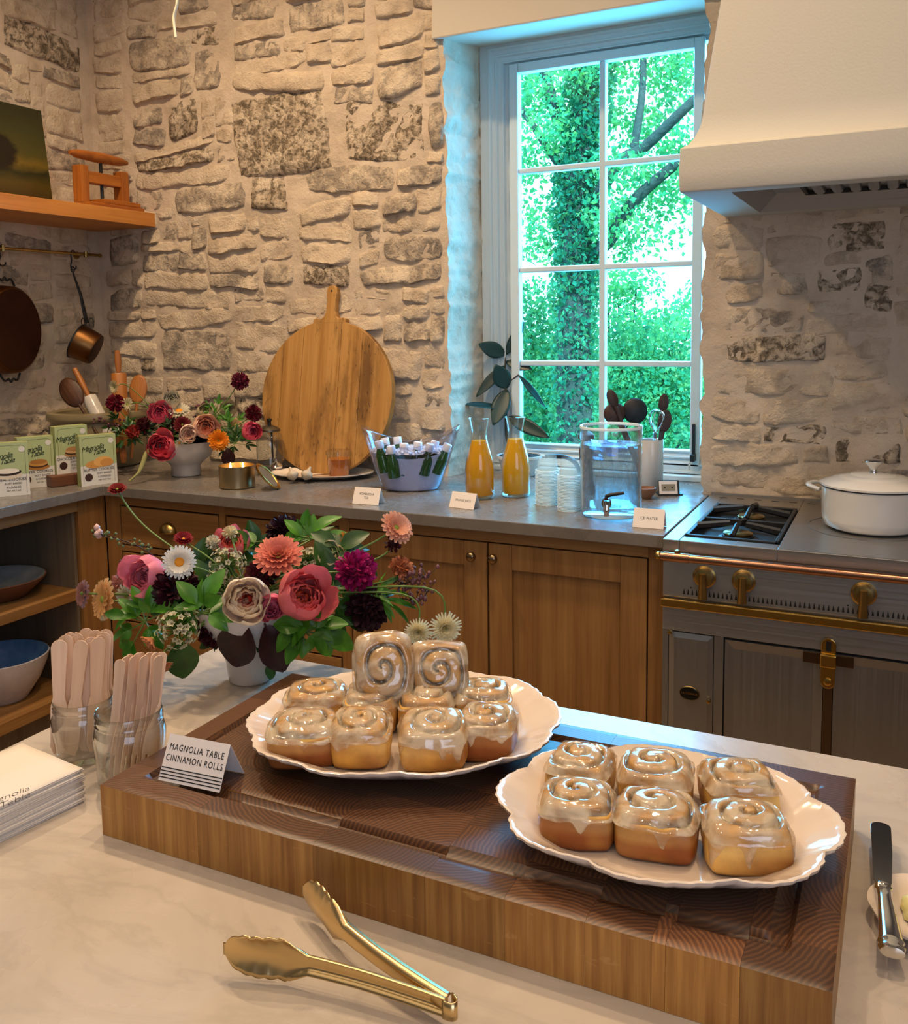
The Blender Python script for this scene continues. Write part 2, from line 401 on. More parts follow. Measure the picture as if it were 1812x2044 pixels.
m.add(jamb(WX0, 3.0, 1)); m.add(jamb(WX1, 6.0, -1))
wall_back = struct(m.build('wall_back', M_mortar, smooth='all'))
INK = []
def XZ(*p): return (p[0], p[2])
fixed_back = [(XZ(*a), XZ(*b), k) for a, b, k in [
 ((0.7642, 0, 2.3764), (1.2185, 0, 2.0477), 'dark'), ((1.2778, 0, 2.2891), (1.6254, 0, 2.0614), 'dark'), ((1.6335, 0, 2.266), (1.6981, 0, 2.0861), 'grey'), ((0.4185, 0, 2.3968), (0.6009, 0, 2.2379), 'dark'),
 ((0.4385, 0, 2.0575), (0.8225, 0, 1.9342), 'grey'), ((0.8366, 0, 2.0735), (1.0236, 0, 1.9134), 'dark'), ((0.5631, 0, 2.586), (0.708, 0, 2.412), 'grey'), ((1.0365, 0, 2.6893), (1.3021, 0, 2.5692), 'grey'),
 ((1.0959, 0, 2.0767), (1.5035, 0, 1.965), 'grey'), ((0.8749, 0, 1.7251), (1.0411, 0, 1.635), 'grey'), ((1.068, 0, 1.7172), (1.3012, 0, 1.6194), 'dark'), ((1.3302, 0, 1.697), (1.6858, 0, 1.615), 'grey'),
 ((0.3189, 0, 1.4731), (0.7327, 0, 1.2848), 'grey'), ((0.2351, 0, 2.0564), (0.397, 0, 1.9621), 'grey'), ((1.2333, 0, 2.3524), (1.4271, 0, 2.2828), 'grey'), ((0.3559, 0, 1.9235), (0.4545, 0, 1.8271), 'grey'),
 ((1.4313, 0, 1.8031), (1.6994, 0, 1.7), 'grey'), ((1.5049, 0, 1.4956), (1.637, 0, 1.4063), 'grey'), ((0.0398, 0, 1.651), (0.2523, 0, 1.5445), 'grey'), ((0.0565, 0, 1.8774), (0.2424, 0, 1.7406), 'grey'), ((0.2284, 0, 2.6626), (0.5727, 0, 2.5262), 'grey')]]
lay_stones(wall_back, P_back, 0.03, 1.69, 0.93, 3.0, fixed_back, 11)
fixed_r = [(XZ(*a), XZ(*b), k) for a, b, k in [
 ((2.9677, 0, 1.77), (3.1395, 0, 1.6648), 'dark'), ((2.7968, 0, 1.6231), (2.9286, 0, 1.5403), 'grey'), ((2.9362, 0, 1.6327), (3.0723, 0, 1.5483), 'dark'), ((2.6752, 0, 1.4371), (2.9859, 0, 1.335), 'dark'), ((3.0011, 0, 1.127), (3.1993, 0, 1.0382), 'dark')]]
lay_stones(wall_back, P_back, 2.635, 3.75, 0.93, 1.82, fixed_r, 12, hmax=0.006)
lay_stones(wall_back, P_back, 2.635, 2.83, 1.82, 3.0, [], 15, hmax=0.009)
m = MB(); mortar_patch(m, P_left, -1.6, 0.03, 0.86, 3.6, 0.016); mortar_patch(m, P_left, -3.2, -1.6, 0.0, 3.6, 0.06); mortar_patch(m, P_left, -1.6, 0.03, 0.0, 0.86, 0.06)
wall_left = struct(m.build('wall_left', M_mortar, smooth='all'))
def YZ(*p): return (p[1], p[2])
fixed_l = [(YZ(*a), YZ(*b), k) for a, b, k in [((0, -0.4274, 2.6977), (0, -0.037, 2.5618), 'dark'), ((0, -0.372, 1.5918), (0, -0.2617, 1.4899), 'grey')]]
lay_stones(wall_left, P_left, -1.15, -0.03, 0.93, 3.0, fixed_l, 13, hmax=0.010)
# the rest of the room's shell
m = MB(); m.box(-0.15, -7.0, -0.1, 7.2, 0.6, 0.0); floor = struct(m.build('floor', W_floor))
m = MB(); m.box(-0.15, -7.0, 3.6, 7.2, 0.6, 3.75); struct(m.build('ceiling', M_ceiling))
m = MB(); m.box(7.0, -7.0, 0, 7.15, 0.6, 3.6); struct(m.build('wall_right', M_wallpaint))
m = MB(); m.box(-0.15, -7.15, 0, 7.15, -7.0, 3.6); struct(m.build('wall_front', M_wallpaint))
m = MB(); m.box(-0.2, -7.0, 0, -0.06, 0.6, 3.6); m.box(-0.06, -7.0, 0, 0.0, -3.2, 3.6); struct(m.build('wall_left_outer', M_wallpaint))
m = MB(); m.box(-0.15, 0.28, 0, 1.74, 0.6, 3.6); m.box(2.7, 0.28, 0, 7.15, 0.6, 3.6); m.box(1.74, 0.28, 0, 2.7, 0.6, 0.86); m.box(1.74, 0.28, 2.50, 2.7, 0.6, 3.6); m.box(4.3, -0.02, 0, 7.0, 0.1, 3.6)
struct(m.build('wall_back_outer', M_wallpaint))
# lintel plaster over the window
m = MB(); y0 = -0.028
v = [(1.668, y0, 2.462), (2.83, y0, 2.462), (2.83, 0.3, 2.50), (1.695, 0.3, 2.50), (1.70, y0, 3.6), (2.83, y0, 3.6), (2.83, 0.3, 3.6), (1.70, 0.3, 3.6)]
m.add((v, [(0, 1, 2, 3), (0, 4, 5, 1), (1, 5, 6, 2), (0, 3, 7, 4), (4, 7, 6, 5), (3, 2, 6, 7)])); struct(m.build('trim_1', M_plaster, bev=0.006))

# ---------------- window ----------------
GX0, GX1, GZ0, GZ1, GY = 1.885, 2.523, 0.977, 2.382, 0.25
win = thing('window_1', 'tall white eight pane window in the stone wall', 'window'); win['kind'] = 'structure'
def ring(m, x0, x1, z0, z1, t, y0, y1, tb=None):
    tb = t if tb is None else tb
    m.box(x0, y0, z0, x0 + t, y1, z1); m.box(x1 - t, y0, z0, x1, y1, z1); m.box(x0 + t, y0, z1 - t, x1 - t, y1, z1); m.box(x0 + t, y0, z0, x1 - t, y1, z0 + tb)
def mring(m, x0, x1, z0, z1, prof, y):   # mitred moulding: prof = [(inset, depth towards the room)]
    for (a, da), (b, db) in zip(prof, prof[1:]):
        o = [(x0 + a, y - da, z0 + a), (x1 - a, y - da, z0 + a), (x1 - a, y - da, z1 - a), (x0 + a, y - da, z1 - a)]
        i = [(x0 + b, y - db, z0 + b), (x1 - b, y - db, z0 + b), (x1 - b, y - db, z1 - b), (x0 + b, y - db, z1 - b)]
        m.add((o + i, [(k, (k + 1) % 4, 4 + (k + 1) % 4, 4 + k) for k in range(4)]))
m = MB(); mring(m, 1.735, 2.69, 0.905, 2.515, [(0, -0.02), (0, 0.03), (0.032, 0.03), (0.035, 0.036), (0.042, 0.036), (0.045, 0.026), (0.058, 0.024), (0.061, 0.03), (0.066, 0.03), (0.069, 0.018), (0.082, 0.016), (0.085, 0.022), (0.09, 0.022), (0.093, 0.006), (0.103, 0.004), (0.106, 0.01), (0.11, 0.01), (0.113, -0.02)], 0.265)
m.build('window_casing', M_white, win)
m = MB(); ring(m, GX0 - 0.034, GX1 + 0.034, GZ0 - 0.05, GZ1 + 0.034, 0.034, 0.235, 0.275, 0.05); m.build('sash_frame', M_white, win, bev=0.004)
m = MB(); MXc = (2.204, 0.25, 1.7275)[0]; m.box(MXc - 0.011, 0.24, GZ0, MXc + 0.011, 0.275, GZ1); m.build('muntin', M_white, win, bev=0.004)
rows = [(2.0091, 0.25, 2.0305)[2], (2.0078, 0.25, 1.6693)[2], (2.0064, 0.25, 1.3221)[2]]
for z in rows:
    m = MB(); m.box(GX0, 0.241, z - 0.010, GX1, 0.274, z + 0.010); m.build('muntin', M_white, win, bev=0.004)
zz = [GZ0] + sorted(rows) + [GZ1]
for a, b in zip(zz, zz[1:]):
    for c, d in ((GX0, MXc), (MXc, GX1)):
        m = MB(); m.add(([(c, 0.262, a), (d, 0.262, a), (d, 0.262, b), (c, 0.262, b)], [(0, 1, 2, 3)])); m.build('pane', M_pane, win)
m = MB(); m.box(2.533, 0.222, 0.985, 2.543, 0.236, 1.115); m.box(2.530, 0.205, 0.985, 2.546, 0.236, 1.01); m.build('window_latch', M_black, win, bev=0.002)
m = MB(); m.box(1.735, 0.20, 0.9145, 2.69, 0.27, 0.935); m.build('window_stool', M_white, win, bev=0.004)

# ---------------- range hood ----------------
hood = thing('range_hood', 'wide cream plaster range hood with a flared lip over the cooker', 'range hood', (2.673, 0, 0))
HX1 = 3.95; prof = [(0, 1.790), (-0.002, 1.84), (0, 1.896), (0.014, 1.906), (0.030, 1.928), (0.041, 1.955), (0.047, 1.985), (0.055, 2.07), (0.079, 2.26), (0.21, 3.6)]
v = []; f = []
for i, z in prof: v += [(i, -0.65 + i, z), (HX1 - 2.673 - i, -0.65 + i, z), (HX1 - 2.673 - i, 0.0, z), (i, 0.0, z)]
for k in range(len(prof) - 1):
    for a in ((0, 1), (1, 2), (2, 3), (3, 0)): f.append((4 * k + a[0], 4 * k + a[1], 4 * k + 4 + a[1], 4 * k + 4 + a[0]))
m = MB(); m.add((v, f)); L = HX1 - 2.673; bx0, bx1, by0, by1 = 0.115, L - 0.115, -0.59, -0.085
m.add(([(0, -0.65, 1.79), (L, -0.65, 1.79), (L, 0, 1.79), (0, 0, 1.79), (bx0, by0, 1.79), (bx1, by0, 1.79), (bx1, by1, 1.79), (bx0, by1, 1.79)], [(0, 4, 5, 1), (1, 5, 6, 2), (2, 6, 7, 3), (3, 7, 4, 0)]))
m.build('hood_shell', M_hood, hood, bev=0.006, smooth=40, weld=True, ang=60)
m = MB(); z1 = 1.84; a = (bx0, by0, bx1, by1); ins = 0.05
m.add(([(bx0, by0, 1.79), (bx1, by0, 1.79), (bx1, by1, 1.79), (bx0, by1, 1.79), (bx0 + ins, by0 + 0.02, z1), (bx1 - ins, by0 + 0.02, z1), (bx1 - ins, by1 - 0.02, z1), (bx0 + ins, by1 - 0.02, z1)], [(0, 1, 5, 4), (1, 2, 6, 5), (2, 3, 7, 6), (3, 0, 4, 7), (4, 5, 6, 7)]))
lin_ = m.build('steel_liner', M_steel, hood)
for k in range(16):
    x = bx0 + 0.17 + k * 0.047
    m = MB(); m.add(lathe([(0.016, -0.21), (0.016, 0.21)], 10, 1.0, 0.8), Matrix.Translation((x, -0.335, 1.838)) @ Matrix.Rotation(PI / 2, 4, 'X')); m.build('baffle', M_steel, hood, smooth=True)
m = MB(); m.box(bx0 + 0.13, -0.57, 1.828, bx0 + 0.14, -0.11, 1.842); m.box(bx0 + 0.13, -0.57, 1.828, bx1 - 0.1, -0.56, 1.842); m.box(bx0 + 0.13, -0.12, 1.828, bx1 - 0.1, -0.11, 1.842); m.build('filter_frame', M_black, hood)

# ---------------- worktop ----------------
m = MB(); y = -0.63; x = 0.632
out = [(0.008, -0.008), (0.008, -3.0), (x, -3.0), (x, y), (2.638, y), (2.638, -0.008), (2.612, 0.0), (2.66, 0.268), (1.735, 0.268), (1.70, 0.0)]
m.add(extrude(out, 0.880, 0.915)); wt = m.build('worktop', M_counter, bev=0.0025); tag(wt, 'long grey stone worktop wrapping the corner under the stone walls', 'worktop')

# ---------------- oak cabinets under the worktop ----------------
FY = -0.60
cab = thing('drawer_cabinet', 'oak base cabinet with brass cup pull drawers beside the corner', 'cabinet', (0.58, -0.3, 0))
def w2(o, p): return (p[0] - o[0], p[1] - o[1], p[2] - o[2])
def wbox(m, L, x0, y0, z0, x1, y1, z1): m.box(x0 - L[0], y0 - L[1], z0 - L[2], x1 - L[0], y1 - L[1], z1 - L[2])
L = (0.58, -0.3, 0)
def slab(name, mat, par, *b, bev=0.001):
    m = MB(); wbox(m, L, *b); return m.build(name, mat, par, bev=bev)
for a, b in ((0.605, 0.672), (1.128, 1.153), (1.608, 1.645)): slab('stile', W_oak, cab, a, FY, 0.10, b, FY + 0.02, 0.878)
for x0, x1 in ((0.6725, 1.1275), (1.1535, 1.6075)):
    for a, b in ((0.846, 0.878), (0.10, 0.15), (0.6775, 0.6975), (0.42, 0.44)): slab('rail', W_oakx, cab, x0, FY, a, x1, FY + 0.02, b)
m = MB(); wbox(m, L, 0.605, FY + 0.03, 0.10, 1.645, -0.02, 0.86); m.build('carcass', M_black, cab)
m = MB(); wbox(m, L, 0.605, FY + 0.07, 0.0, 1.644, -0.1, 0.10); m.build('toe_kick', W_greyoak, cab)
def cup_pull(par, x, z, y):
    def fn(a, b):
        t = PI * a; p = b * PI / 2
        return (x + 0.036 * math.cos(t) * math.sin(p + 0.001), y - 0.027 * math.cos(p), z - 0.008 + 0.034 * math.sin(t) * math.sin(p + 0.001))
    m = MB(); m.add(grid(fn, 15, 8)); solid(m.build('cup_pull', M_brass, par, smooth='all'), 0.002)
for x0, x1 in ((0.676, 1.124), (1.157, 1.604)):
    for z0, z1 in ((0.701, 0.842), (0.444, 0.674), (0.154, 0.416)):
        m = MB(); wbox(m, L, x0 + 0.002, FY, z0 + 0.002, x1 - 0.002, FY + 0.022, z1 - 0.002); d = m.build('drawer', W_oakx, cab, bev=0.0012)
        cup_pull(d, (x0 + x1) / 2 - L[0], (z0 + z1) / 2 - L[2], FY - L[1])
L = (1.65, -0.3, 0)
cab2 = thing('door_cabinet', 'oak base cabinet with two panelled doors and round brass knobs beside the cooker', 'cabinet', L)
m = MB(); wbox(m, L, 2.591, FY, 0.10, 2.637, FY + 0.02, 0.878); m.build('stile', W_oak, cab2, bev=0.001)
slab('rail', W_oakx, cab2, 1.647, FY, 0.844, 2.591, FY + 0.02, 0.878); slab('rail', W_oakx, cab2, 1.647, FY, 0.10, 2.591, FY + 0.02, 0.135)
m = MB(); wbox(m, L, 1.65, FY + 0.03, 0.10, 2.63, -0.02, 0.86); m.build('carcass', M_black, cab2)
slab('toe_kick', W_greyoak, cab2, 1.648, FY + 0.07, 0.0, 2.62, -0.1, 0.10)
for (x0, x1, kx) in ((1.650, 2.116, 2.074), (2.122, 2.587, 2.143)):
    z0, z1 = 0.139, 0.840; s = 0.073
    m = MB(); wbox(m, L, x0, FY, z0, x0 + s, FY + 0.022, z1); wbox(m, L, x1 - s, FY, z0, x1, FY + 0.022, z1)
    wbox(m, L, x0 + s + 0.0004, FY, z1 - s, x1 - s - 0.0004, FY + 0.022, z1); wbox(m, L, x0 + s + 0.0004, FY, z0, x1 - s - 0.0004, FY + 0.022, z0 + s)
    d = m.build('door', W_oak, cab2, bev=0.0012)
    m = MB(); wbox(m, L, x0 + s - 0.002, FY + 0.010, z0 + s - 0.002, x1 - s + 0.002, FY + 0.02, z1 - s + 0.002); m.build('door_panel', W_oak, d)
    m = MB(); m.add(lathe([(0, -0.030), (0.009, -0.029), (0.0145, -0.023), (0.0145, -0.017), (0.008, -0.011), (0.005, -0.006), (0.006, 0), (0, 0)], 20), Matrix.Translation((kx - L[0], FY - L[1], 0.799)) @ Matrix.Rotation(-PI / 2, 4, 'X'))
    m.build('knob', M_bronze, d, smooth=50)
# open shelf cabinet along the left wall
L = (0.3, -1.9, 0); shf = thing('open_shelf_cabinet', 'open oak shelf cabinet along the left stone wall with bowls on its shelves', 'cabinet', L); FX = 0.60
m = MB(); wbox(m, L, 0.03, -0.72, 0.0, 0.60, -0.60, 0.878); m.build('corner_post', W_oak, shf, bev=0.001)
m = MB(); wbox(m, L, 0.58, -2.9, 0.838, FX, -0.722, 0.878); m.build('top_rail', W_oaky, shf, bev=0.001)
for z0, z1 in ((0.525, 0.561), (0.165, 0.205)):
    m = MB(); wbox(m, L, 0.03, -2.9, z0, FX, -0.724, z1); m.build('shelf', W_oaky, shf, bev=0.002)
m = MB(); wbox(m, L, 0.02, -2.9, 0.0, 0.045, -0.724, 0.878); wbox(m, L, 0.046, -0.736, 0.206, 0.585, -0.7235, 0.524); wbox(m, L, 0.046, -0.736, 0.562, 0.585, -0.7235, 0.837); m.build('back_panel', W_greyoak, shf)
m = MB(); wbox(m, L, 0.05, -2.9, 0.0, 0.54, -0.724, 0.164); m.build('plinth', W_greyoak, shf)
# a handmade bowl on each shelf
def bowl(name, label, cx, cy, z, R, H, mo, mi, foot=0.5, th=0.008):
    o = thing(name, label, 'bowl', (cx, cy, z))
    m = MB(); m.add(lathe([(0, 0.0), (R * foot, 0), (R * foot * 1.05, 0.006), (R * 0.80, H * 0.45), (R * 0.95, H * 0.8), (R, H), (R - th * 0.5, H + 0.002)], 48)); m.build('bowl_body', mo, o, smooth=60)
    m = MB(); m.add(lathe([(R - th * 0.5, H + 0.002), (R - th, H), (R * 0.93 - th, H * 0.8), (R * 0.76 - th, H * 0.45), (R * 0.45, 0.016), (0, 0.012)], 48)); m.build('bowl_inside', mi, o, smooth=60)
    return o
M_bl = simple('blue_glaze', '7fb4ea', 0.25, var='5a96d4', vs_=20, Coat_Weight=0.5); M_wg = simple('grey_white_glaze', 'b8b8c4', 0.3, var='d2d0d6', vs_=12, bump=(18, 0.5, 0.006))
M_br = simple('raw_brown_clay', '6a4430', 0.6, bump=(30, 0.2, 0.003)); M_gg = simple('grey_bowl_glaze', '8d969c', 0.35, var='a7adb0', vs_=30)
bowl('stoneware_bowl', 'white pottery bowl with a blue glazed inside on the lower shelf', 0.42, -0.925, 0.2055, 0.155, 0.155, M_wg, M_bl, 0.5)
bowl('clay_bowl', 'shallow brown clay bowl with a grey inside on the upper shelf', 0.40, -0.915, 0.5615, 0.165, 0.066, M_br, M_gg, 0.62)

# ---------------- floating shelf, painting, press ----------------
m = MB(); m.box(-0.01, -3.0, 1.897, 0.339, 0.03, 1.953); sh = m.build('floating_shelf', W_shelf, bev=0.0015); tag(sh, 'thick oak floating shelf high on the left stone wall', 'shelf')
def painting_mat():
    t = NT('landscape_painting'); tc = t.n('TexCoord'); sp = t.n('SeparateXYZ'); t.l(tc.outputs['Generated'], sp.inputs[0]); u, v = sp.outputs[1], sp.outputs[2]
    n = t.noise(tc.outputs['Generated'], 5, 6); vv = t.math('ADD', v, t.math('MULTIPLY', t.math('SUBTRACT', n, 0.5), 0.16))
    c = t.ramp(vv, [(0.05, '3a2c10'), (0.22, '4d4012'), (0.34, '24280f'), (0.42, '6b581c'), (0.5, '4a4516'), (0.75, '363815'), (0.95, '2a2b12')])
    # a dark tree to the left of the middle
    du = t.math('SUBTRACT', u, 0.56); dv = t.math('SUBTRACT', v, 0.50); d = t.math('ADD', t.math('MULTIPLY', t.math('MULTIPLY', du, du), 1.3), t.math('MULTIPLY', dv, dv))
    d = t.math('ADD', d, t.math('MULTIPLY', t.math('SUBTRACT', t.noise(tc.outputs['Generated'], 9, 4), 0.5), 0.05))
    c = t.mix(t.ramp(d, [(0.024, 1.0), (0.042, 0.0)]), c, lin('1a1206'))
    return t.done(t.pbsdf(c, 0.35, 0, t.bump(n, 0.1, 0.002)))
pic = thing('landscape_painting', 'small unframed dark landscape painting with a tree leaning on the floating shelf', 'painting', (0.10, -0.33, 1.9535))
M = Matrix.Rotation(-0.10, 4, 'Y'); m = MB(); m.box(0, -0.50, 0, 0.016, 0, 0.385, M); m.build('stretcher_frame', simple('canvas_edge', '4a3a22', 0.8), pic)
m = MB(); m.add(([(0.0165, -0.50, 0), (0.0165, 0, 0), (0.0165, 0, 0.385), (0.0165, -0.50, 0.385)], [(0, 1, 2, 3)]), M); m.build('painted_canvas', painting_mat(), pic)
W_press = wood('orange_pine', '8a4a14', 'a05c1c', 'b87026', 'Z', 1.6, 0.45, 0.1); W_pressy = wood('orange_pine_lengthwise', '8a4a14', 'a05c1c', 'b87026', 'Y', 1.6, 0.45, 0.1)
pr = thing('wooden_press', 'small antique wooden press with a turned handle on the floating shelf', 'press', (0.235, -0.16, 1.9535))
m = MB(); m.box(-0.075, -0.155, 0, 0.075, 0.125, 0.018); m.build('base_board', W_pressy, pr, bev=0.002)
m = MB(); m.box(-0.06, -0.08, 0.020, 0.065, 0.115, 0.038); m.build('press_plate', W_pressy, pr, bev=0.002)
for y in (-0.135, 0.075):
    m = MB(); m.box(-0.022, y - 0.02, 0.018, 0.026, y + 0.02, 0.165); m.build('upright', W_press, pr, bev=0.003)
m = MB(); m.box(-0.018, -0.116, 0.10, 0.022, 0.056, 0.145); m.build('crossbar', W_pressy, pr, bev=0.003)
m = MB(); m.add(lathe([(0, 0.038), (0.007, 0.038), (0.007, 0.20), (0, 0.20)], 10), Matrix.Translation((0.002, -0.03, 0))); m.build('screw', M_black, pr, smooth=True)
m = MB(); m.add(lathe([(0, -0.15), (0.008, -0.148), (0.012, -0.13), (0.017, -0.11), (0.02, -0.05), (0.0185, -0.045), (0.021, -0.04), (0.022, 0), (0.021, 0.04), (0.0185, 0.045), (0.02, 0.05), (0.017, 0.11), (0.012, 0.13), (0.008, 0.148), (0, 0.15)], 18), Matrix.Translation((0.002, -0.035, 0.208)) @ Matrix.Rotation(PI / 2, 4, 'X')); m.build('turned_handle', W_pressy, pr, smooth=50)
# white cable hanging at the top
m = MB(); m.add(tube(spline([(1.0364, -0.6, 2.6198), (1.0454, -0.6, 2.5255), (1.0275, -0.6, 2.4739), (1.0323, -0.6, 2.4122)], 8), 0.0045, 8)); o = m.build('hanging_cable', simple('white_cable', 'd8d0b8', 0.5), smooth=True); tag(o, 'thin white cable end hanging before the stone wall', 'cable')

# ---------------- cooker ----------------
RX0, RX1 = 2.645, 3.90; L = (RX0, -0.35, 0)
rg = thing('range_cooker', 'brushed steel range cooker with brass knobs, copper rail and gas hob', 'cooker', L)
CY = -0.662
M_dark = simple('dark_recess', '0c0c0d', 0.6); M_gap_shade = simple('door_gap_shade', '060606', 0.8)
m = MB(); wbox(m, L, RX0, CY + 0.008, 0.10, RX1, -0.03, 0.885); m.build('oven_body', M_steel, rg)
# top plate with a square well for the gas burners
wx0, wx1, wy0, wy1 = 2.688, 2.925, -0.625, -0.165
m = MB()
for b in ((RX0, CY - 0.010, wx0, 0.0), (wx1, CY - 0.010, RX1, 0.0), (wx0, CY - 0.010, wx1, wy0), (wx0, wy1, wx1, 0.0)): wbox(m, L, b[0], b[1], 0.886, b[2], b[3], 0.917)
m.build('top_plate', M_steeltop, rg, bev=0.0025)
m = MB(); wbox(m, L, wx0, wy0, 0.886, wx1, wy1, 0.890); m.build('burner_well', M_dark, rg)
m = MB(); wbox(m, L, RX0, -0.012, 0.9172, RX1, -0.004, 0.923); m.build('back_edge', M_steeltop, rg)
for k in range(12):
    x = 2.68 + k * 0.052; m = MB(); wbox(m, L, x, -0.062, 0.9171, x + 0.022, -0.055, 0.9176); m.build('vent_slot', M_dark, rg)
for i, y in enumerate((-0.50, -0.27)):
    cx = 2.806
    m = MB(); m.add(lathe([(0, 0.888), (0.052, 0.888), (0.052, 0.897), (0.042, 0.901), (0.042, 0.904), (0, 0.905)], 28), Matrix.Translation((cx - L[0], y - L[1], 0))); bn = m.build('burner', M_black, rg, smooth=30)
    m = MB(); m.add(lathe([(0, 0.9045), (0.037, 0.905), (0.038, 0.910), (0.034, 0.913), (0, 0.914)], 28), Matrix.Translation((cx - L[0], y - L[1], 0))); m.build('burner_cap', M_brass, bn, smooth=40)
m = MB(); z = 0.926
for (a, b) in (((wx0 + 0.008, wy0 + 0.01), (wx0 + 0.008, wy1 - 0.01)), ((wx1 - 0.008, wy0 + 0.01), (wx1 - 0.008, wy1 - 0.01)), ((wx0 + 0.008, wy0 + 0.01), (wx1 - 0.008, wy0 + 0.01)), ((wx0 + 0.008, wy1 - 0.01), (wx1 - 0.008, wy1 - 0.01)), ((wx0 + 0.008, -0.385), (wx1 - 0.008, -0.385))):
    wbox(m, L, min(a[0], b[0]) - 0.005, min(a[1], b[1]) - 0.005, z - 0.022, max(a[0], b[0]) + 0.005, max(a[1], b[1]) + 0.005, z - 0.004)
g1 = m.build('pan_support', M_black, rg, bev=0.002)
for y in (-0.50, -0.27):
    for k in range(4):
        t = k * PI / 2 + PI / 2; ex, ey = (0.105, 0.105)
        a = (2.806 + 0.02 * math.cos(t) - L[0], y + 0.02 * math.sin(t) - L[1], z + 0.008); b = (2.806 + ex * math.cos(t) - L[0], y + ey * math.sin(t) - L[1], z - 0.006)
        m = MB(); m.add(tube([a, b], [0.006, 0.008], 6, flat=1.4)); m.build('grate_arm', M_black, g1)
m = MB(); m.add(lathe([(0.150, 0.9173), (0.150, 0.9182), (0.147, 0.9182), (0.147, 0.9173)], 64, close=True), Matrix.Translation((3.115 - L[0], -0.345 - L[1], 0))); m.build('hob_ring', M_steelv, rg)
# front: control panel, rails, doors
m = MB(); wbox(m, L, RX0, CY, 0.765, RX1, CY + 0.02, 0.884); m.build('control_panel', M_steel, rg, bev=0.001)
m = MB(); m.add(tube([(RX0 - L[0] + 0.004, -0.705 - L[1], 0.880), (RX1 - L[0], -0.705 - L[1], 0.880)], 0.0105, 20)); rl = m.build('copper_rail', M_copper, rg, smooth=50)
m = MB(); m.add(tube([(RX0 - L[0] + 0.012, -0.705 - L[1], 0.880), (RX0 - L[0] + 0.075, -0.705 - L[1], 0.880)], 0.0122, 20)); m.build('rail_sleeve', M_copper, rl, smooth=50)
m = MB(); m.add(lathe([(0, -0.012), (0.007, -0.009), (0.0115, 0), (0.007, 0.009), (0, 0.012)], 18), Matrix.Translation((RX0 - L[0] - 0.003, -0.705 - L[1], 0.880))); m.build('rail_finial', M_brass, rl, smooth='all')
for x in (RX0 + 0.045, 3.45):
    m = MB(); m.add(tube([(x - L[0], -0.705 - L[1], 0.880), (x - L[0], CY - L[1] + 0.002, 0.880)], 0.006, 10)); m.add(lathe([(0, 0), (0.007, 0.001), (0.008, 0.008), (0, 0.012)], 12), Matrix.Translation((x - L[0], -0.702 - L[1], 0.889))); m.build('rail_bracket', M_brass, rl, smooth=40)
for x in (2.751, 2.847, 3.121, 3.33, 3.54, 3.74):
    p = (x - L[0], CY - L[1], 0.826); R_ = Matrix.Translation(p) @ Matrix.Rotation(PI / 2, 4, 'X')
    m = MB(); m.add(lathe([(0.0, 0.001), (0.029, 0.001), (0.029, 0.004), (0.024, 0.007), (0.024, 0.012), (0.021, 0.020), (0.0, 0.024)], 32), R_); k = m.build('control_knob', M_brass, rg, smooth=45)
    m = MB()
    def hf(a, b):
        t = 2 * PI * a; s = b; w = 0.0085 + 0.0035 * s; hh = 0.009 - 0.001 * s
        return (w * math.cos(t), 0.014 - 0.066 * s, 0.028 + hh * math.sin(t) - 0.002 * s)
    m.add(grid(hf, 14, 6, True), R_); n = len(m.v); m.f.append(tuple(range(n - 14, n))); m.f.append(tuple(range(13, -1, -1))); m.mi += [0, 0]
    m.build('knob_lever', M_brass, k, smooth=60)
    m = MB(); m.add(lathe([(0, 0.0005), (0.002, 0.0005), (0.002, 0.0012), (0, 0.0012)], 8), Matrix.Translation((p[0] - 0.034, p[1], p[2] - 0.033)) @ Matrix.Rotation(PI / 2, 4, 'X')); m.build('knob_mark', M_dark, k)
for k in range(108):
    x = 2.699 + k * 0.0108
    if x > 3.87: break
    m = MB(); m.add(([(x - L[0] - 0.0028, CY - L[1] - 0.0006, 0.774), (x - L[0] + 0.0028, CY - L[1] - 0.0006, 0.774), (x - L[0] + 0.0016, CY - L[1] - 0.0006, 0.783), (x - L[0], CY - L[1] - 0.0006, 0.790), (x - L[0] - 0.0016, CY - L[1] - 0.0006, 0.783)], [(0, 1, 2, 3, 4)]))
    if k == 0: s0 = m.build('vent_slot', M_dark, rg)
    else: q = dup(s0, rg); q.location.x = k * 0.0108
m = MB(); wbox(m, L, RX0 - 0.004, CY - 0.014, 0.738, RX1, CY + 0.01, 0.761); m.build('brass_band', M_brassb, rg, bev=0.003)
m = MB(); wbox(m, L, RX0, CY - 0.001, 0.675, RX1, CY + 0.02, 0.737); m.build('fascia', M_steel, rg, bev=0.001)
def panel_door(x0, x1, z0, z1, name='oven_door', mat=None, fr=0.018, rec=0.008):
    q = thing_part = None
    m = MB(); y = CY
    for b in ((x0, z0, x0 + fr, z1), (x1 - fr, z0, x1, z1), (x0 + fr, z0, x1 - fr, z0 + fr), (x0 + fr, z1 - fr, x1 - fr, z1)): pass
    o = [(x0, y, z0), (x1, y, z0), (x1, y, z1), (x0, y, z1)]; i = [(x0 + fr, y + rec, z0 + fr), (x1 - fr, y + rec, z0 + fr), (x1 - fr, y + rec, z1 - fr), (x0 + fr, y + rec, z1 - fr)]
    bk = [(p[0], y + 0.02, p[2]) for p in o]
    vv = [(p[0] - L[0], p[1] - L[1], p[2]) for p in o + i + bk]
    m.add((vv, [(k, (k + 1) % 4, 4 + (k + 1) % 4, 4 + k) for k in range(4)] + [(4, 5, 6, 7)] + [(k, 8 + k, 8 + (k + 1) % 4, (k + 1) % 4) for k in range(4)]))
    return m.build(name, mat or M_steelv, rg)
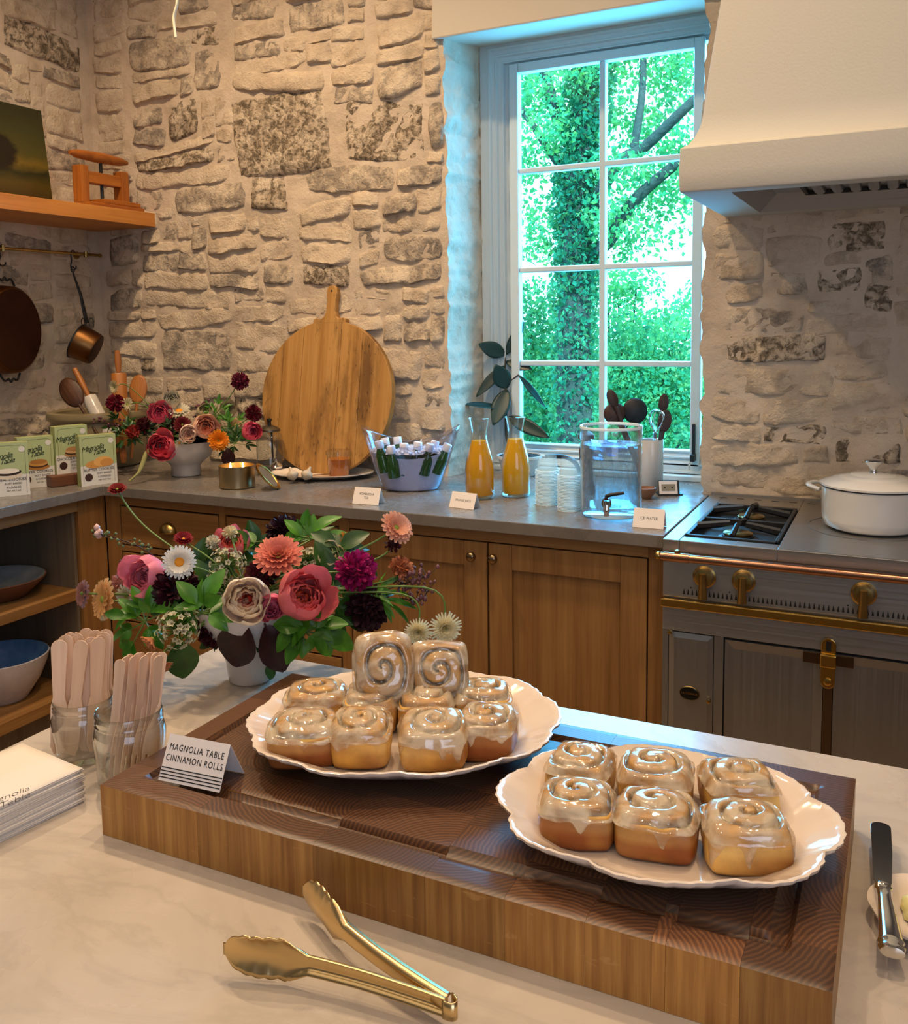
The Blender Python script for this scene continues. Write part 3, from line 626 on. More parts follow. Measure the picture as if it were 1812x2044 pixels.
m = MB(); wbox(m, L, RX0, CY, 0.12, 2.660, CY + 0.02, 0.674); m.build('side_stile', M_steelv, rg)
m = MB(); wbox(m, L, 2.777, CY, 0.12, 2.800, CY + 0.02, 0.674); m.build('side_stile', M_steelv, rg)
d0 = panel_door(2.662, 2.775, 0.13, 0.672, 'side_door', None, 0.014, -0.004)
m = MB(); wbox(m, L, 2.80, CY + 0.0055, 0.12, 3.885, CY + 0.0078, 0.673); wbox(m, L, 2.6605, CY + 0.004, 0.12, 2.7765, CY + 0.0085, 0.6738); m.build('door_gap_shade', M_gap_shade, rg)  # black sheet behind the doors, painting the dark of their gaps
for (x0, x1) in ((2.804, 3.036), (3.060, 3.29), (3.33, 3.60), (3.62, 3.88)): dd = panel_door(x0, x1, 0.13, 0.668, 'oven_door', None, 0.022, 0.0035)
m = MB(); wbox(m, L, 3.0375, CY - 0.003, 0.12, 3.0585, CY + 0.02, 0.640); m.build('door_divider', simple('dull_bronze_strip', '6b5a48', 0.4, 1.0), rg)
m = MB(); wbox(m, L, 2.99, CY - 0.004, 0.640, 3.104, CY + 0.02, 0.667); m.build('latch_plate', simple('dull_bronze_plate', '5e4a38', 0.4, 1.0), rg, bev=0.001)
m = MB(); lx = 3.048 - L[0]; yy = CY - L[1]
out = [(lx - 0.017 , 0.70 - 0.10)] ; 
ol = [(lx + 0.017 * math.cos(t), 0.693 + 0.017 * math.sin(t)) for t in [PI * k / 10 for k in range(11)]] + [(lx - 0.016, 0.600)] + [(lx + 0.016 * math.cos(t), 0.600 + 0.016 * math.sin(t)) for t in [PI + PI * k / 10 for k in range(11)]]
v, f = extrude(ol, 0, 0.007); m.add((v, f), Matrix.Translation((0, yy - 0.006, 0)) @ Matrix.Rotation(PI / 2, 4, 'X')); la = m.build('brass_latch', M_brassb, rg, bev=0.0015)
m = MB(); m.box(lx - 0.0185, yy - 0.026, 0.640, lx + 0.0185, yy - 0.012, 0.672); m.build('latch_lever', M_brassb, la, bev=0.003)
m = MB(); m.box(lx - 0.006, yy - 0.0138, 0.678, lx + 0.006, yy - 0.0132, 0.702); m.build('latch_slot', M_dark, la)
m = MB(); m.add(lathe([(0, 0), (0.010, 0), (0.009, 0.008), (0, 0.011)], 16), Matrix.Translation((lx, yy - 0.0135, 0.603)) @ Matrix.Rotation(PI / 2, 4, 'X')); m.build('latch_button', M_brassb, la, smooth=40)
# oval maker badge
m = MB(); bc = (2.7175 - L[0], CY - L[1] - 0.003, 0.514)
m.add(lathe([(0, 0.0005), (0.0245, 0.0005), (0.0245, 0.003), (0.022, 0.004), (0, 0.004)], 32, 1.0, 0.72), Matrix.Translation(bc) @ Matrix.Rotation(PI / 2, 4, 'X')); bd = m.build('badge', simple('black_badge', '0b0b0b', 0.2), d0)
m = MB(); m.add(lathe([(0.0245, 0.0), (0.0262, 0.002), (0.0245, 0.005), (0.023, 0.002)], 32, 1.0, 0.72, close=True), Matrix.Translation(bc) @ Matrix.Rotation(PI / 2, 4, 'X')); m.build('badge_rim', M_brass, bd, smooth=True)
text('LA CORNUE', 'badge_lettering', M_brassb, bd, Matrix.Translation((bc[0], bc[1] - 0.0045, bc[2])) @ Matrix.Rotation(PI / 2, 4, 'X'), 0.0075)
for (x, z) in ((2.668, 0.674), (2.768, 0.505)):
    m = MB(); m.add(lathe([(0, 0), (0.004, 0), (0.006, 0.010), (0.0055, 0.015), (0, 0.017)], 14), Matrix.Translation((x - L[0], CY - L[1] - 0.004, z)) @ Matrix.Rotation(PI / 2, 4, 'X')); m.build('door_knob', M_brass, d0, smooth=40)
# dutch oven
L = (3.125, -0.345, 0.918); do = thing('dutch_oven', 'white enamelled cast iron pot with a steel knob on the hob', 'pot', L)
R = 0.128
m = MB(); m.add(lathe([(0, 0.002), (R - 0.022, 0.002), (R - 0.008, 0.010), (R - 0.003, 0.03), (R, 0.105), (R + 0.001, 0.112), (R - 0.006, 0.112), (R - 0.008, 0.02), (0, 0.01)], 64)); body = m.build('pot_body', M_enamel, do, smooth=50)
m = MB(); m.add(lathe([(R - 0.004, 0.1125), (R + 0.002, 0.1125), (R + 0.002, 0.1155), (R - 0.004, 0.1155)], 64, close=True)); m.build('pot_rim', simple('dark_enamel_rim', '2d2d33', 0.3), do)
m = MB(); m.add(lathe([(R + 0.003, 0.116), (R + 0.003, 0.121), (R - 0.004, 0.124), (0.092, 0.136), (0.086, 0.1365), (0.082, 0.139), (0.062, 0.143), (0.058, 0.1432), (0.054, 0.146), (0.02, 0.149), (0, 0.149)], 64)); m.build('pot_lid', M_enamel, do, smooth=60)
m = MB(); m.add(lathe([(0.010, 0.148), (0.008, 0.158), (0.012, 0.165), (0.0225, 0.176), (0.0235, 0.180), (0.021, 0.183), (0, 0.184)], 32)); m.build('lid_knob', M_chrome, do, smooth=50)
for s in (-1, 1):
    m = MB(); aa = 0.0
    m.add(tube(spline([(s * (R - 0.004), -0.045, 0.100), (s * (R + 0.022), -0.036, 0.106), (s * (R + 0.033), 0, 0.108), (s * (R + 0.022), 0.036, 0.106), (s * (R - 0.004), 0.045, 0.100)], 6), 0.009, 10, flat=0.6, up=(0, 0, 1))); m.build('pot_handle', M_enamel, do, smooth=60)
do.rotation_euler = (0, 0, -0.15)

# ---------------- island ----------------
isl = thing('kitchen_island', 'big kitchen island with a white marble top carrying the cinnamon rolls', 'kitchen island', (3.2, -2.3, 0))
m = MB(); m.box(2.116 - 3.2, -3.25 + 2.3, 0.875, 5.0 - 3.2, -1.757 + 2.3, 0.915); m.build('marble_top', M_marble, isl, bev=0.003)
m = MB(); m.box(2.16 - 3.2, -3.0 + 2.3, 0.08, 4.9 - 3.2, -1.80 + 2.3, 0.874); m.build('island_cabinet', W_oak, isl, bev=0.002)
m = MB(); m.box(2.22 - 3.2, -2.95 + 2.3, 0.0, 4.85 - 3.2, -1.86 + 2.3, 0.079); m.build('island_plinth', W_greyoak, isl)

# butcher block: end grain on top, long grain on the sides
def endgrain(name, a, b, cc):
    t = NT(name); v = t.coord((1, 1, 0.05), rand=False)
    # growth rings: arcs round a far centre, wobbled
    sh = t.n('VectorMath', operation='ADD'); t.l(v, sh.inputs[0]); sh.inputs[1].default_value = (0.11, -0.17, 0)
    oi = t.n('ObjectInfo'); rot = t.n('VectorRotate', rotation_type='Z_AXIS'); t.l(v, rot.inputs['Vector']); t.l(t.math('MULTIPLY', oi.outputs['Random'], 6.28), rot.inputs['Angle'])
    w = t.n('TexWave', wave_type='RINGS', rings_direction='Z'); sh2 = t.n('VectorMath', operation='ADD'); t.l(rot.outputs[0], sh2.inputs[0]); sh2.inputs[1].default_value = (0.09, 0.02, 0)
    t.l(sh2.outputs[0], w.inputs['Vector']); w.inputs['Scale'].default_value = 70; w.inputs['Distortion'].default_value = 3.2; w.inputs['Detail'].default_value = 3; w.inputs['Detail Scale'].default_value = 1.2
    c = t.ramp(w.outputs['Fac'], [(0.0, a), (0.55, b), (0.92, cc)])
    tone = t.ramp(oi.outputs['Random'], [(0.0, 0.65), (0.55, 1.0), (0.8, 1.15), (1.0, 1.9)])
    c = t.mix(1.0, c, tone, 'MULTIPLY'); p = t.noise(t.coord((1, 1, 1)), 900, 2)
    return t.done(t.pbsdf(c, 0.4, 0, t.bump(p, 0.08, 0.0004), Coat_Weight=0.1, Coat_Roughness=0.3))
M_end = endgrain('walnut_end_grain', '462b19', '54341e', '664226')
def sidegrain():
    t = NT('butcher_block_side'); a = t.noise(t.coord((120, 120, 5)), 1.0, 5, 0.6); oi = t.n('ObjectInfo')
    c = t.ramp(a, [(0.3, '805222'), (0.5, '9c6b32'), (0.7, 'b58543')]); c = t.mix(1.0, c, t.ramp(oi.outputs['Random'], [(0, 0.68), (0.5, 1.0), (1, 1.18)]), 'MULTIPLY')
    fl = t.ramp(t.noise(t.coord((30, 30, 130)), 1.0, 3, 0.5, 0.5), [(0.66, 0.0), (0.72, 0.35)]); c = t.mix(fl, c, lin('c79a5c'))
    return t.done(t.pbsdf(c, 0.4, 0, t.bump(a, 0.15, 0.0006)))
M_side = sidegrain()
BX0, BX1, BY0, BY1, BZ0, BZ1 = 2.404, 3.157, -2.292, -1.935, 0.9153, 0.975
bb = thing('butcher_block', 'thick dark end grain butcher block with a juice groove on the island', 'cutting board', ((BX0 + BX1) / 2, (BY0 + BY1) / 2, BZ0))
r = random.Random(5); xs = [BX0, 2.437]; 
for q in ((2.5417, -2.2854, 0.915), (2.6882, -2.2877, 0.915), (2.8107, -2.2907, 0.915), (2.8899, -2.2886, 0.915), (2.9638, -2.2884, 0.915), (3.0314, -2.2854, 0.915)): xs.append(q[0])
xs += [3.02, 3.09, BX1]; xs = sorted(xs); ny = 7
def groove(x, y):
    g = 0.042; dx = min(x - BX0, BX1 - x) - g; dy = min(y - BY0, BY1 - y) - g
    d = abs(min(dx, dy)) if (dx > -0.02 and dy > -0.02) else 1.0
    if dx < 0 and dy < 0: d = math.hypot(dx, dy)
    elif dx < 0: d = abs(dx)
    elif dy < 0: d = abs(dy)
    return -0.007 * math.sqrt(max(0, 1 - (d / 0.0085) ** 2))
for i in range(len(xs) - 1):
    yc = [BY0] + [BY0 + (BY1 - BY0) * (k + r.uniform(-0.22, 0.22)) / ny for k in range(1, ny)] + [BY1]
    for j in range(ny):
        x0, x1, y0, y1 = xs[i] + 0.00012, xs[i + 1] - 0.00012, yc[j] + 0.00012, yc[j + 1] - 0.00012
        nx = max(2, int((x1 - x0) / 0.0045)); nyy = max(2, int((y1 - y0) / 0.0045))
        X_ = [x0 + (x1 - x0) * a / nx for a in range(nx + 1)]; Y_ = [y0 + (y1 - y0) * b / nyy for b in range(nyy + 1)]
        flat = all(groove(a, b) > -1e-6 for a in X_ for b in Y_)
        if flat: X_ = [x0, x1]; Y_ = [y0, y1]
        c = ((x0 + x1) / 2, (y0 + y1) / 2); m = MB(); rr = 0.004
        def ed(x, y): # softened outer edge
            e = min(x - BX0, BX1 - x, y - BY0, BY1 - y); return -0.0015 if e < 0.0008 else 0
        v = [(x - c[0], y - c[1], BZ1 - BZ0 + groove(x, y) + ed(x, y)) for y in Y_ for x in X_]; n = len(X_); f = []
        for b in range(len(Y_) - 1):
            for a in range(n - 1): f.append((b * n + a, b * n + a + 1, (b + 1) * n + a + 1, (b + 1) * n + a))
        m.add((v, f), None, 0); bs = len(m.v)
        m.v += [(x0 - c[0], y0 - c[1], 0), (x1 - c[0], y0 - c[1], 0), (x1 - c[0], y1 - c[1], 0), (x0 - c[0], y1 - c[1], 0)]
        bt = list(range(n)); rt = [b * n + n - 1 for b in range(len(Y_))]; tp = [(len(Y_) - 1) * n + a for a in range(n - 1, -1, -1)]; lf = [b * n for b in range(len(Y_) - 1, -1, -1)]
        for e, (p, q) in ((bt, (0, 1)), (rt, (1, 2)), (tp, (2, 3)), (lf, (3, 0))): m.f.append(tuple([bs + p, bs + q] + e[::-1])); m.mi.append(1)
        m.f.append((bs + 3, bs + 2, bs + 1, bs)); m.mi.append(1)
        o = m.build('block', [M_end, M_side], bb, smooth=40)
        o.location = (c[0] - (BX0 + BX1) / 2, c[1] - (BY0 + BY1) / 2, 0)

# platters: lobed oval with a raised, softly embossed rim
def platter(name, label, loc, rz, a, b, lobes, amp, H):
    o = thing(name, label, 'platter', loc, rz)
    prof = [(0, 0.006), (0.35, 0.0058), (0.60, 0.0062), (0.70, 0.010), (0.80, 0.019), (0.88, 0.027), (0.95, H - 0.004), (0.985, H), (1.0, H - 0.0008), (0.995, H - 0.004), (0.95, H - 0.009), (0.85, 0.018), (0.72, 0.008), (0.62, 0.0), (0.58, 0.0), (0.56, 0.003), (0, 0.003)]
    n = 168; v = []; f = []
    for s, z in prof[1:-1]:
        for k in range(n):
            t = 2 * PI * k / n; lob = 1 + amp * s ** 3 * (abs(math.cos(lobes * t / 2)) ** 0.7 - 0.6) + (0.006 * math.sin(t * 56) * (0.9 < s))
            ex = 2 / 2.15; cx = math.copysign(abs(math.cos(t)) ** ex, math.cos(t)); cy = math.copysign(abs(math.sin(t)) ** ex, math.sin(t))
            v.append((a * s * cx * lob, b * s * cy * lob, z + 0.0012 * math.sin(t * lobes) * s ** 4))
    R_ = len(prof) - 2
    for i in range(R_ - 1):
        for k in range(n): f.append((i * n + k, i * n + (k + 1) % n, (i + 1) * n + (k + 1) % n, (i + 1) * n + k))
    v += [(0, 0, 0.006), (0, 0, 0.003)]; c0, c1 = len(v) - 2, len(v) - 1
    for k in range(n): f.append((c0, (k + 1) % n, k)); f.append((c1, (R_ - 1) * n + k, (R_ - 1) * n + (k + 1) % n))
    m = MB(); m.add((v, f)); m.build('platter_body', M_platter, o, smooth=60, weld=True); 
    return o
BT = BZ1 + 0.0003
P1 = platter('serving_platter', 'cream oval platter piled high with ten glazed rolls', (2.665, -2.066, BT), math.radians(27), 0.184, 0.147, 10, 0.05, 0.036)
P2 = platter('serving_platter', 'cream scalloped platter with six glazed rolls in two rows', (2.994, -2.144, BT), math.radians(11), 0.158, 0.122, 8, 0.09, 0.036)

# cinnamon rolls
def dough_mat():
    t = NT('baked_dough'); at = t.n('VertexColor', layer_name='tone'); n = t.noise(t.coord((1, 1, 1)), 60, 4)
    c = t.mix(0.35, at.outputs[0], t.mix(1.0, at.outputs[0], t.ramp(n, [(0.3, 0.6), (0.7, 1.35)]), 'MULTIPLY'))
    return t.done(t.pbsdf(c, 0.45, 0, t.bump(t.noise(t.coord(), 260, 4), 0.2, 0.0008), Subsurface_Weight=0.12, Subsurface_Radius=(0.01, 0.005, 0.002), Subsurface_Scale=0.5))
M_dough = dough_mat()
def icing_mat():
    t = NT('sugar_glaze'); n = t.noise(t.coord(), 38, 3, 0.5, 0.5)
    tr = t.n('BsdfTransparent'); tr.inputs[0].default_value = (0.93, 0.86, 0.76, 1)
    p = t.pbsdf(lin('dccdb2'), 0.10, 0, t.bump(n, 0.25, 0.003), Coat_Weight=0.8, Coat_Roughness=0.05, Specular_IOR_Level=0.8, Subsurface_Weight=0.15, Subsurface_Radius=(0.01, 0.006, 0.003), Subsurface_Scale=0.4)
    gl = t.n('BsdfGlossy'); gl.inputs['Roughness'].default_value = 0.08; m1 = t.n('MixShader'); m1.inputs[0].default_value = 0.10; t.l(tr.outputs[0], m1.inputs[1]); t.l(gl.outputs[0], m1.inputs[2])
    t.l(t.bump(n, 0.3, 0.003), gl.inputs['Normal'])
    mx = t.n('MixShader'); t.l(t.ramp(n, [(0.38, 0.10), (0.60, 0.66)]), mx.inputs[0]); t.l(m1.outputs[0], mx.inputs[1]); t.l(p, mx.inputs[2]); return t.done(mx.outputs[0])
M_icing = icing_mat()
CREAM, GOLD, BROWN, DARK, CINN = [lin(h)[:3] for h in ('e2bd70', 'd8a850', '8a4a1a', '5a2a0e', '3a2018')]
def lerp(a, b, t): t = max(0, min(1, t)); return tuple(x + (y - x) * t for x, y in zip(a, b))
def roll_parts(seed, w=0.039, H=0.05, sx=1.0, sy=1.0, pale=0.5):
    r = random.Random(seed); o = r.uniform(0, 90); turns = 2.15; ph = r.uniform(0, 2 * PI); sq = r.uniform(0.17, 0.27); NA = 84; NR = 30; hand = r.choice((-1, 1))
    paleside = r.uniform(0, 2 * PI)
    def rad(t, z=1): # squarish outline
        return w * (1 + sq * (abs(math.cos(2 * t)) * -1 + 0.5) + 0.04 * noise.noise(Vector((math.cos(t) * 1.5 + o, math.sin(t) * 1.5, z))))
    def top(s, t):
        x = s * turns - hand * (t + ph) / (2 * PI); fr = x - math.floor(x); g = abs(fr - 0.5) * 2   # 1 on the seam
        seam = max(0, (g - 0.62) / 0.38) if s < 0.95 else 0
        dome = 0.006 * (1 - s ** 2.4) + 0.003 * (1 - s)
        z = H - 0.009 + dome + 0.005 * (1 - seam ** 2) - 0.0065 * seam - 0.007 * max(0, (s - 0.86) / 0.14) ** 2 + 0.0015 * noise.noise(Vector((s * 3 * math.cos(t) + o, s * 3 * math.sin(t), 1)))
        return z, seam
    m = MB()
    v = []; c = []; f = []
    for i in range(NR + 1):
        s = i / NR
        for k in range(NA):
            t = 2 * PI * k / NA; z, sm = top(s, t); R = w * s * (1 + (rad(t) / w - 1) * s ** 2.5)
            v.append((R * math.cos(t) * sx, R * math.sin(t) * sy, z))
            base = lerp(CREAM, lerp(GOLD, BROWN, noise.noise(Vector((math.cos(t) * s * 2 + o, math.sin(t) * s * 2, 7))) + 0.3), 0.55 + 0.5 * s ** 3 - 0.2 * pale)
            c.append(tuple(lerp(base, CINN, min(1, sm * 1.5))) + (1,))
    side = [(1.035, 0.86), (1.055, 0.7), (1.06, 0.5), (1.055, 0.3), (1.03, 0.14), (0.98, 0.04), (0.9, 0.0)]
    for q, (rs, hz) in enumerate(side):
        for k in range(NA):
            t = 2 * PI * k / NA; z0, _ = top(1, t); R = rad(t, hz * 2) * rs
            v.append((R * math.cos(t) * sx, R * math.sin(t) * sy, z0 * hz))
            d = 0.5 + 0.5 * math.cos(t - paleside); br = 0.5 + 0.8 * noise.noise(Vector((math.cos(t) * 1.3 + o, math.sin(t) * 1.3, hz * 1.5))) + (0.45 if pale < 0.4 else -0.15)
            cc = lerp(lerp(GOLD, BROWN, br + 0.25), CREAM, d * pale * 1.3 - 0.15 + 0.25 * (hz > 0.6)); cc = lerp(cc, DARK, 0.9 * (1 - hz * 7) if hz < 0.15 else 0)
            c.append(tuple(cc) + (1,))
    tot = NR + 1 + len(side)
    for i in range(tot - 1):
        for k in range(NA): f.append((i * NA + k, i * NA + (k + 1) % NA, (i + 1) * NA + (k + 1) % NA, (i + 1) * NA + k))
    f.append(tuple((tot - 1) * NA + k for k in range(NA - 1, -1, -1)))
    m.add((v, f)); m.cols = c; body = m
    # glaze: over the top, hanging down the sides in drips
    ic = MB(); drips = [(r.uniform(0, 2 * PI), r.uniform(0.10, 0.26), r.uniform(0.2, 0.8)) for _ in range(r.randint(5, 7))]
    rows = []; n2 = 84
    for i in range(20):
        s = i / 18
        for k in range(n2):
            t = 2 * PI * k / n2
            if s <= 1: z, sm = top(min(s, 0.999), t); z += 0.0016 + 0.0028 * sm; R = w * s * (1 + (rad(t) / w - 1) * s ** 2.5) * 1.01 + (0.001 if s > 0.9 else 0)
            else:
                z, sm = top(0.999, t); R = rad(t) * 1.045 + 0.0018
            rows.append((R * math.cos(t) * sx, R * math.sin(t) * sy, z))
    nb = 7
    for j in range(1, nb + 1):
        for k in range(n2):
            t = 2 * PI * k / n2; ln = 0.07 + 0.16 * noise.noise(Vector((math.cos(t) * 2 + o, math.sin(t) * 2, 3)))
            for (a, wd, dl) in drips:
                dd = abs((t - a + PI) % (2 * PI) - PI); ln = max(ln, dl * math.exp(-(dd / wd) ** 2 * 2))
            z0 = top(0.999, t)[0]; ln = max(0.03, ln); hz = 1 - ln * j / nb; R = rad(t, hz * 2) * (1.055 + 0.005 * math.sin(PI * hz)) + 0.0016 * (1 - (j / nb) ** 3)
            rows.append((R * math.cos(t) * sx, R * math.sin(t) * sy, max(0.003, z0 * hz)))
    tt = 20 + nb
    ff = [(i * n2 + k, i * n2 + (k + 1) % n2, (i + 1) * n2 + (k + 1) % n2, (i + 1) * n2 + k) for i in range(tt - 1) for k in range(n2)]
    ic.add((rows, ff)); return body, ic
def make_roll(label, loc, rot, seed, group, w=0.038, H=0.05, sx=1.0, sy=1.0, pale=0.5):
    o = thing('cinnamon_roll', label, 'pastry', loc, 0, group); o.rotation_euler = rot
    b, i = roll_parts(seed, w, H, sx, sy, pale)
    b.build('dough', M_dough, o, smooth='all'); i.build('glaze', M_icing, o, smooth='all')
    return o
G2 = 'glazed rolls on the scalloped platter'; z2 = BT + 0.0068; ry = math.radians
def q2(px, py, zt): return None
R2 = [
 ((2.9191, -2.1785, 1.005), 15, 31, 'glazed cinnamon roll at the front, nearest the middle of the butcher block', 0.0385, 0.043, 1.0, 0.95, 0.35),
 ((2.9929, -2.1665, 1.005), 10, 32, 'glazed roll in the middle of the front row with one long drip', 0.0392, 0.043, 1.04, 0.93, 0.3),
 ((3.0723, -2.1536, 1.005), 20, 33, 'pale yellow sided glazed roll at the front beside the bare end of the platter', 0.0395, 0.043, 1.04, 0.95, 0.95),
 ((2.8981, -2.1024, 1.005), 5, 34, 'pale glazed roll behind the roll nearest the middle of the butcher block', 0.0362, 0.043, 1.0, 1.0, 0.7),
 ((2.9749, -2.0931, 1.005), 10, 35, 'tall swirled glazed roll in the middle of the back row', 0.0378, 0.046, 1.05, 1.0, 0.4),
 ((3.0522, -2.0691, 1.005), 25, 36, 'glazed roll in the back row beside the bare end of the platter', 0.0370, 0.042, 1.05, 0.95, 0.8)]
for p, a, sd, lb, w, H, sx, sy, pl in R2: make_roll(lb, (p[0], p[1], z2), (0, 0, ry(a)), sd, G2, w, H, sx, sy, pl)
G1 = 'glazed rolls on the full platter'
R1 = [  # point, height, tilt about the line of sight's cross axis, turn, seed
 ((2.5836, -2.1562, 1), 0.0, (3, 0, 30), 41, 'glazed roll with a brown side at the napkin end of the full platter', 0.038, 0.044, 1.15, 1.0, 0.15),
 ((2.6451, -2.1312, 1), 0.0, (7, 0, 27), 42, 'glazed roll with a golden front leaning in the front row beside the brown sided one', 0.0365, 0.046, 1.0, 1.0, 0.9),
 ((2.723, -2.1029, 1), 0.0, (9, 0, 27), 43, 'glazed roll showing its torn pale yellow side in the front row', 0.0375, 0.046, 1.08, 1.0, 1.0),
 ((2.7697, -2.0581, 1), 0.0, (2, 0, 15), 44, 'glazed roll with a dark brown side at the end of the front row', 0.0365, 0.046, 1.0, 1.0, 0.05),
 ((2.5446, -2.0753, 1), 0.0, (2, 0, 27), 45, 'glazed roll behind the brown sided one at the napkin end', 0.0365, 0.046, 1.1, 1.0, 0.6),
 ((2.6115, -2.0534, 1), 0.0, (2, 0, 27), 46, 'glazed roll in the middle row below the tallest upright roll', 0.0355, 0.046, 1.0, 0.95, 0.8),
 ((2.6755, -2.0311, 1), 0.0, (2, 0, 27), 47, 'glazed roll in the middle row below the upright roll with the peeling edge', 0.0365, 0.046, 1.0, 0.95, 0.8),
 ((2.7311, -1.9868, 1), 0.0, (0, 0, 27), 48, 'glazed roll at the far end of the middle row', 0.0355, 0.046, 1.08, 1.0, 0.7),
 ((2.6285, -2.0529, 1.059), None, (72, 0, 27), 49, 'tallest roll of the pile standing upright on its side with its swirl facing out', 0.0405, 0.046, 0.95, 1.08, 0.6),
 ((2.6859, -2.0145, 1.0512), None, (70, 0, 24), 50, 'upright roll with a peeling pale edge beside the tallest roll', 0.0375, 0.046, 1.0, 0.98, 0.6)]
for p, h, rt, sd, lb, w, H, sx, sy, pl in R1:
    z = BT + 0.007 if h is not None else p[2]
    e = [ry(a) for a in rt]; Rm = Matrix.Rotation(e[2], 4, 'Z') @ Matrix.Rotation(e[0], 4, 'X')
    o = make_roll(lb, (0, 0, 0), (0, 0, 0), sd, G1, w, H, sx, sy, pl)
    c = Vector(p)
    if h is None: o.matrix_world = Matrix.Translation(c - Rm @ Vector((0, 0, H * 0.9))) @ Rm
    else:
        lift = math.sin(e[0]) * w * 0.9; o.matrix_world = Matrix.Translation((p[0], p[1], z + lift)) @ Rm

# ---------------- things on the island ----------------
IZ = 0.9153
# mason jars with wooden cutlery
def jar(label, p, R, H):
    o = thing('glass_jar', label, 'jar', (p[0], p[1], IZ))
    m = MB(); m.add(lathe([(0, 0.002), (R * 0.78, 0.001), (R * 0.90, 0.006), (R * 0.97, H * 0.5), (R * 0.99, H * 0.70), (R * 0.93, H * 0.80), (R * 0.90, H * 0.82), (R * 0.93, H * 0.84), (R * 0.93, H * 0.86), (R * 0.90, H * 0.88), (R * 0.935, H * 0.91), (R * 0.90, H * 0.94), (R * 0.92, H * 0.985), (R * 0.90, H), (R * 0.865, H * 0.985), (R * 0.86, H * 0.85), (R * 0.90, H * 0.72), (R * 0.90, H * 0.5), (R * 0.83, 0.012), (0, 0.010)], 56)); m.build('jar_glass', M_glass_green, o, smooth=70)
    m = MB(); m.add(lathe([(0.010, H * 0.55), (0.0115, H * 0.555), (0.010, H * 0.56)], 8), Matrix.Translation((0, -R * 0.965, 0)))
    return o
JA = (2.2369, -2.1636, 0.915); JB = (2.3435, -2.1883, 0.915); RA, RB, HA, HB = 0.041, 0.044, 0.082, 0.094
def dist_scale(p): return p
jar('glass jar of wooden knives standing behind the other cutlery jar', JA, RA, HA); jar('glass jar of wooden forks standing beside the butcher block', JB, RB, HB)
def knife_outline(Ln, w):
    o = [(-w, 0.012), (-w * 0.6, 0.002), (w * 0.6, 0.0), (w, 0.012), (w, Ln * 0.42), (w * 0.72, Ln * 0.5), (w * 0.8, Ln * 0.62), (w * 1.0, Ln * 0.97)] + [(w * math.cos(t), Ln - w + w * math.sin(t)) for t in [PI * k / 6 for k in range(7)]] + [(-w * 1.0, Ln * 0.97), (-w * 0.8, Ln * 0.62), (-w * 0.72, Ln * 0.5), (-w, Ln * 0.42)]
    return [q for i, q in enumerate(o) if i not in (7, 15)]
def fork_outline(Ln, w):
    n = w * 0.55; o = [(-w, 0.0), (-w * 0.72, 0.0), (-w * 0.6, 0.026), (-w * 0.3, 0.026), (-w * 0.2, 0.0), (w * 0.2, 0.0), (w * 0.3, 0.026), (w * 0.6, 0.026), (w * 0.72, 0.0), (w, 0.0), (w * 1.05, 0.032), (w * 0.9, 0.05), (n, 0.066), (n * 0.9, Ln * 0.6)]
    return o + [(n * math.cos(t) * 1.15, Ln - n + n * math.sin(t)) for t in [PI * k / 6 for k in range(7)]] + [(-n * 0.9, Ln * 0.6), (-n, 0.066), (-w * 0.9, 0.05), (-w * 1.05, 0.032)]
def stick(name, cat, label, group, outl, base, top, roll, src=None):
    d = (Vector(top) - Vector(base)); 
    if src is None:
        o = MB(); o.add(extrude(outl, -0.0008, 0.0008)); src = o.build(name, W_stick, bev=0.0003)
        # outline lies in local x/y, y is the length: swap so the grain follows
        src.data.transform(Matrix(((1, 0, 0, 0), (0, 0, 1, 0), (0, 1, 0, 0), (0, 0, 0, 1))))
        q = src
    else: q = src.copy(); COL.objects.link(q)
    tag(q, label, cat, group); q.matrix_world = frame_to(base, d, (math.cos(roll), math.sin(roll), 0)); return q
cr = Vector((0.8981, 0.4394, 0)); cf = Vector((-0.4394, 0.8981, 0))
src = None
KN = [(-0.030, -0.020, 118, 1290, 0.30), (-0.026, -0.004, 131, 1287, 0.25), (-0.018, 0.006, 140, 1283, 0.1), (-0.012, -0.022, 163, 1276, -0.1), (-0.006, 0.004, 152, 1278, 0.0), (0.0, 0.018, 172, 1280, 0.1), (0.006, -0.012, 180, 1286, 0.5), (0.014, 0.010, 190, 1268, 0.2), (0.018, -0.014, 196, 1276, 0.7), (0.022, 0.004, 206, 1272, 0.3), (0.026, 0.016, 210, 1282, 0.2), (0.028, -0.008, 201, 1266, 0.9)]
KT = [(2.2188, -2.1803, 1.068), (2.2101, -2.1628, 1.063), (2.2073, -2.153, 1.0622), (2.2447, -2.1667, 1.0754), (2.2144, -2.1493, 1.064), (2.2104, -2.1294, 1.0597), (2.2475, -2.155, 1.0679), (2.229, -2.1305, 1.0683), (2.2561, -2.1501, 1.0743), (2.2465, -2.133, 1.0688), (2.2419, -2.1251, 1.0601), (2.2511, -2.141, 1.0774)]
for (dx, dy, _, _, rl), tp in zip(KN, KT):
    b = Vector((JA[0], JA[1], IZ + 0.012)) + cr * dx * 0.9 + cf * dy
    d = (Vector(tp) - b).normalized() * 0.150; src = stick('wooden_knife', 'knife', 'birch wood disposable knife standing blade down in the rear glass jar', 'wooden knives in the rear jar', knife_outline(0.150, 0.0100), b, b + d, 0.45 + rl, src) if src is None else (stick('wooden_knife', 'knife', 'birch wood disposable knife standing blade down in the rear glass jar', 'wooden knives in the rear jar', None, b, b + d, 0.45 + rl, src), src)[1]
src = None
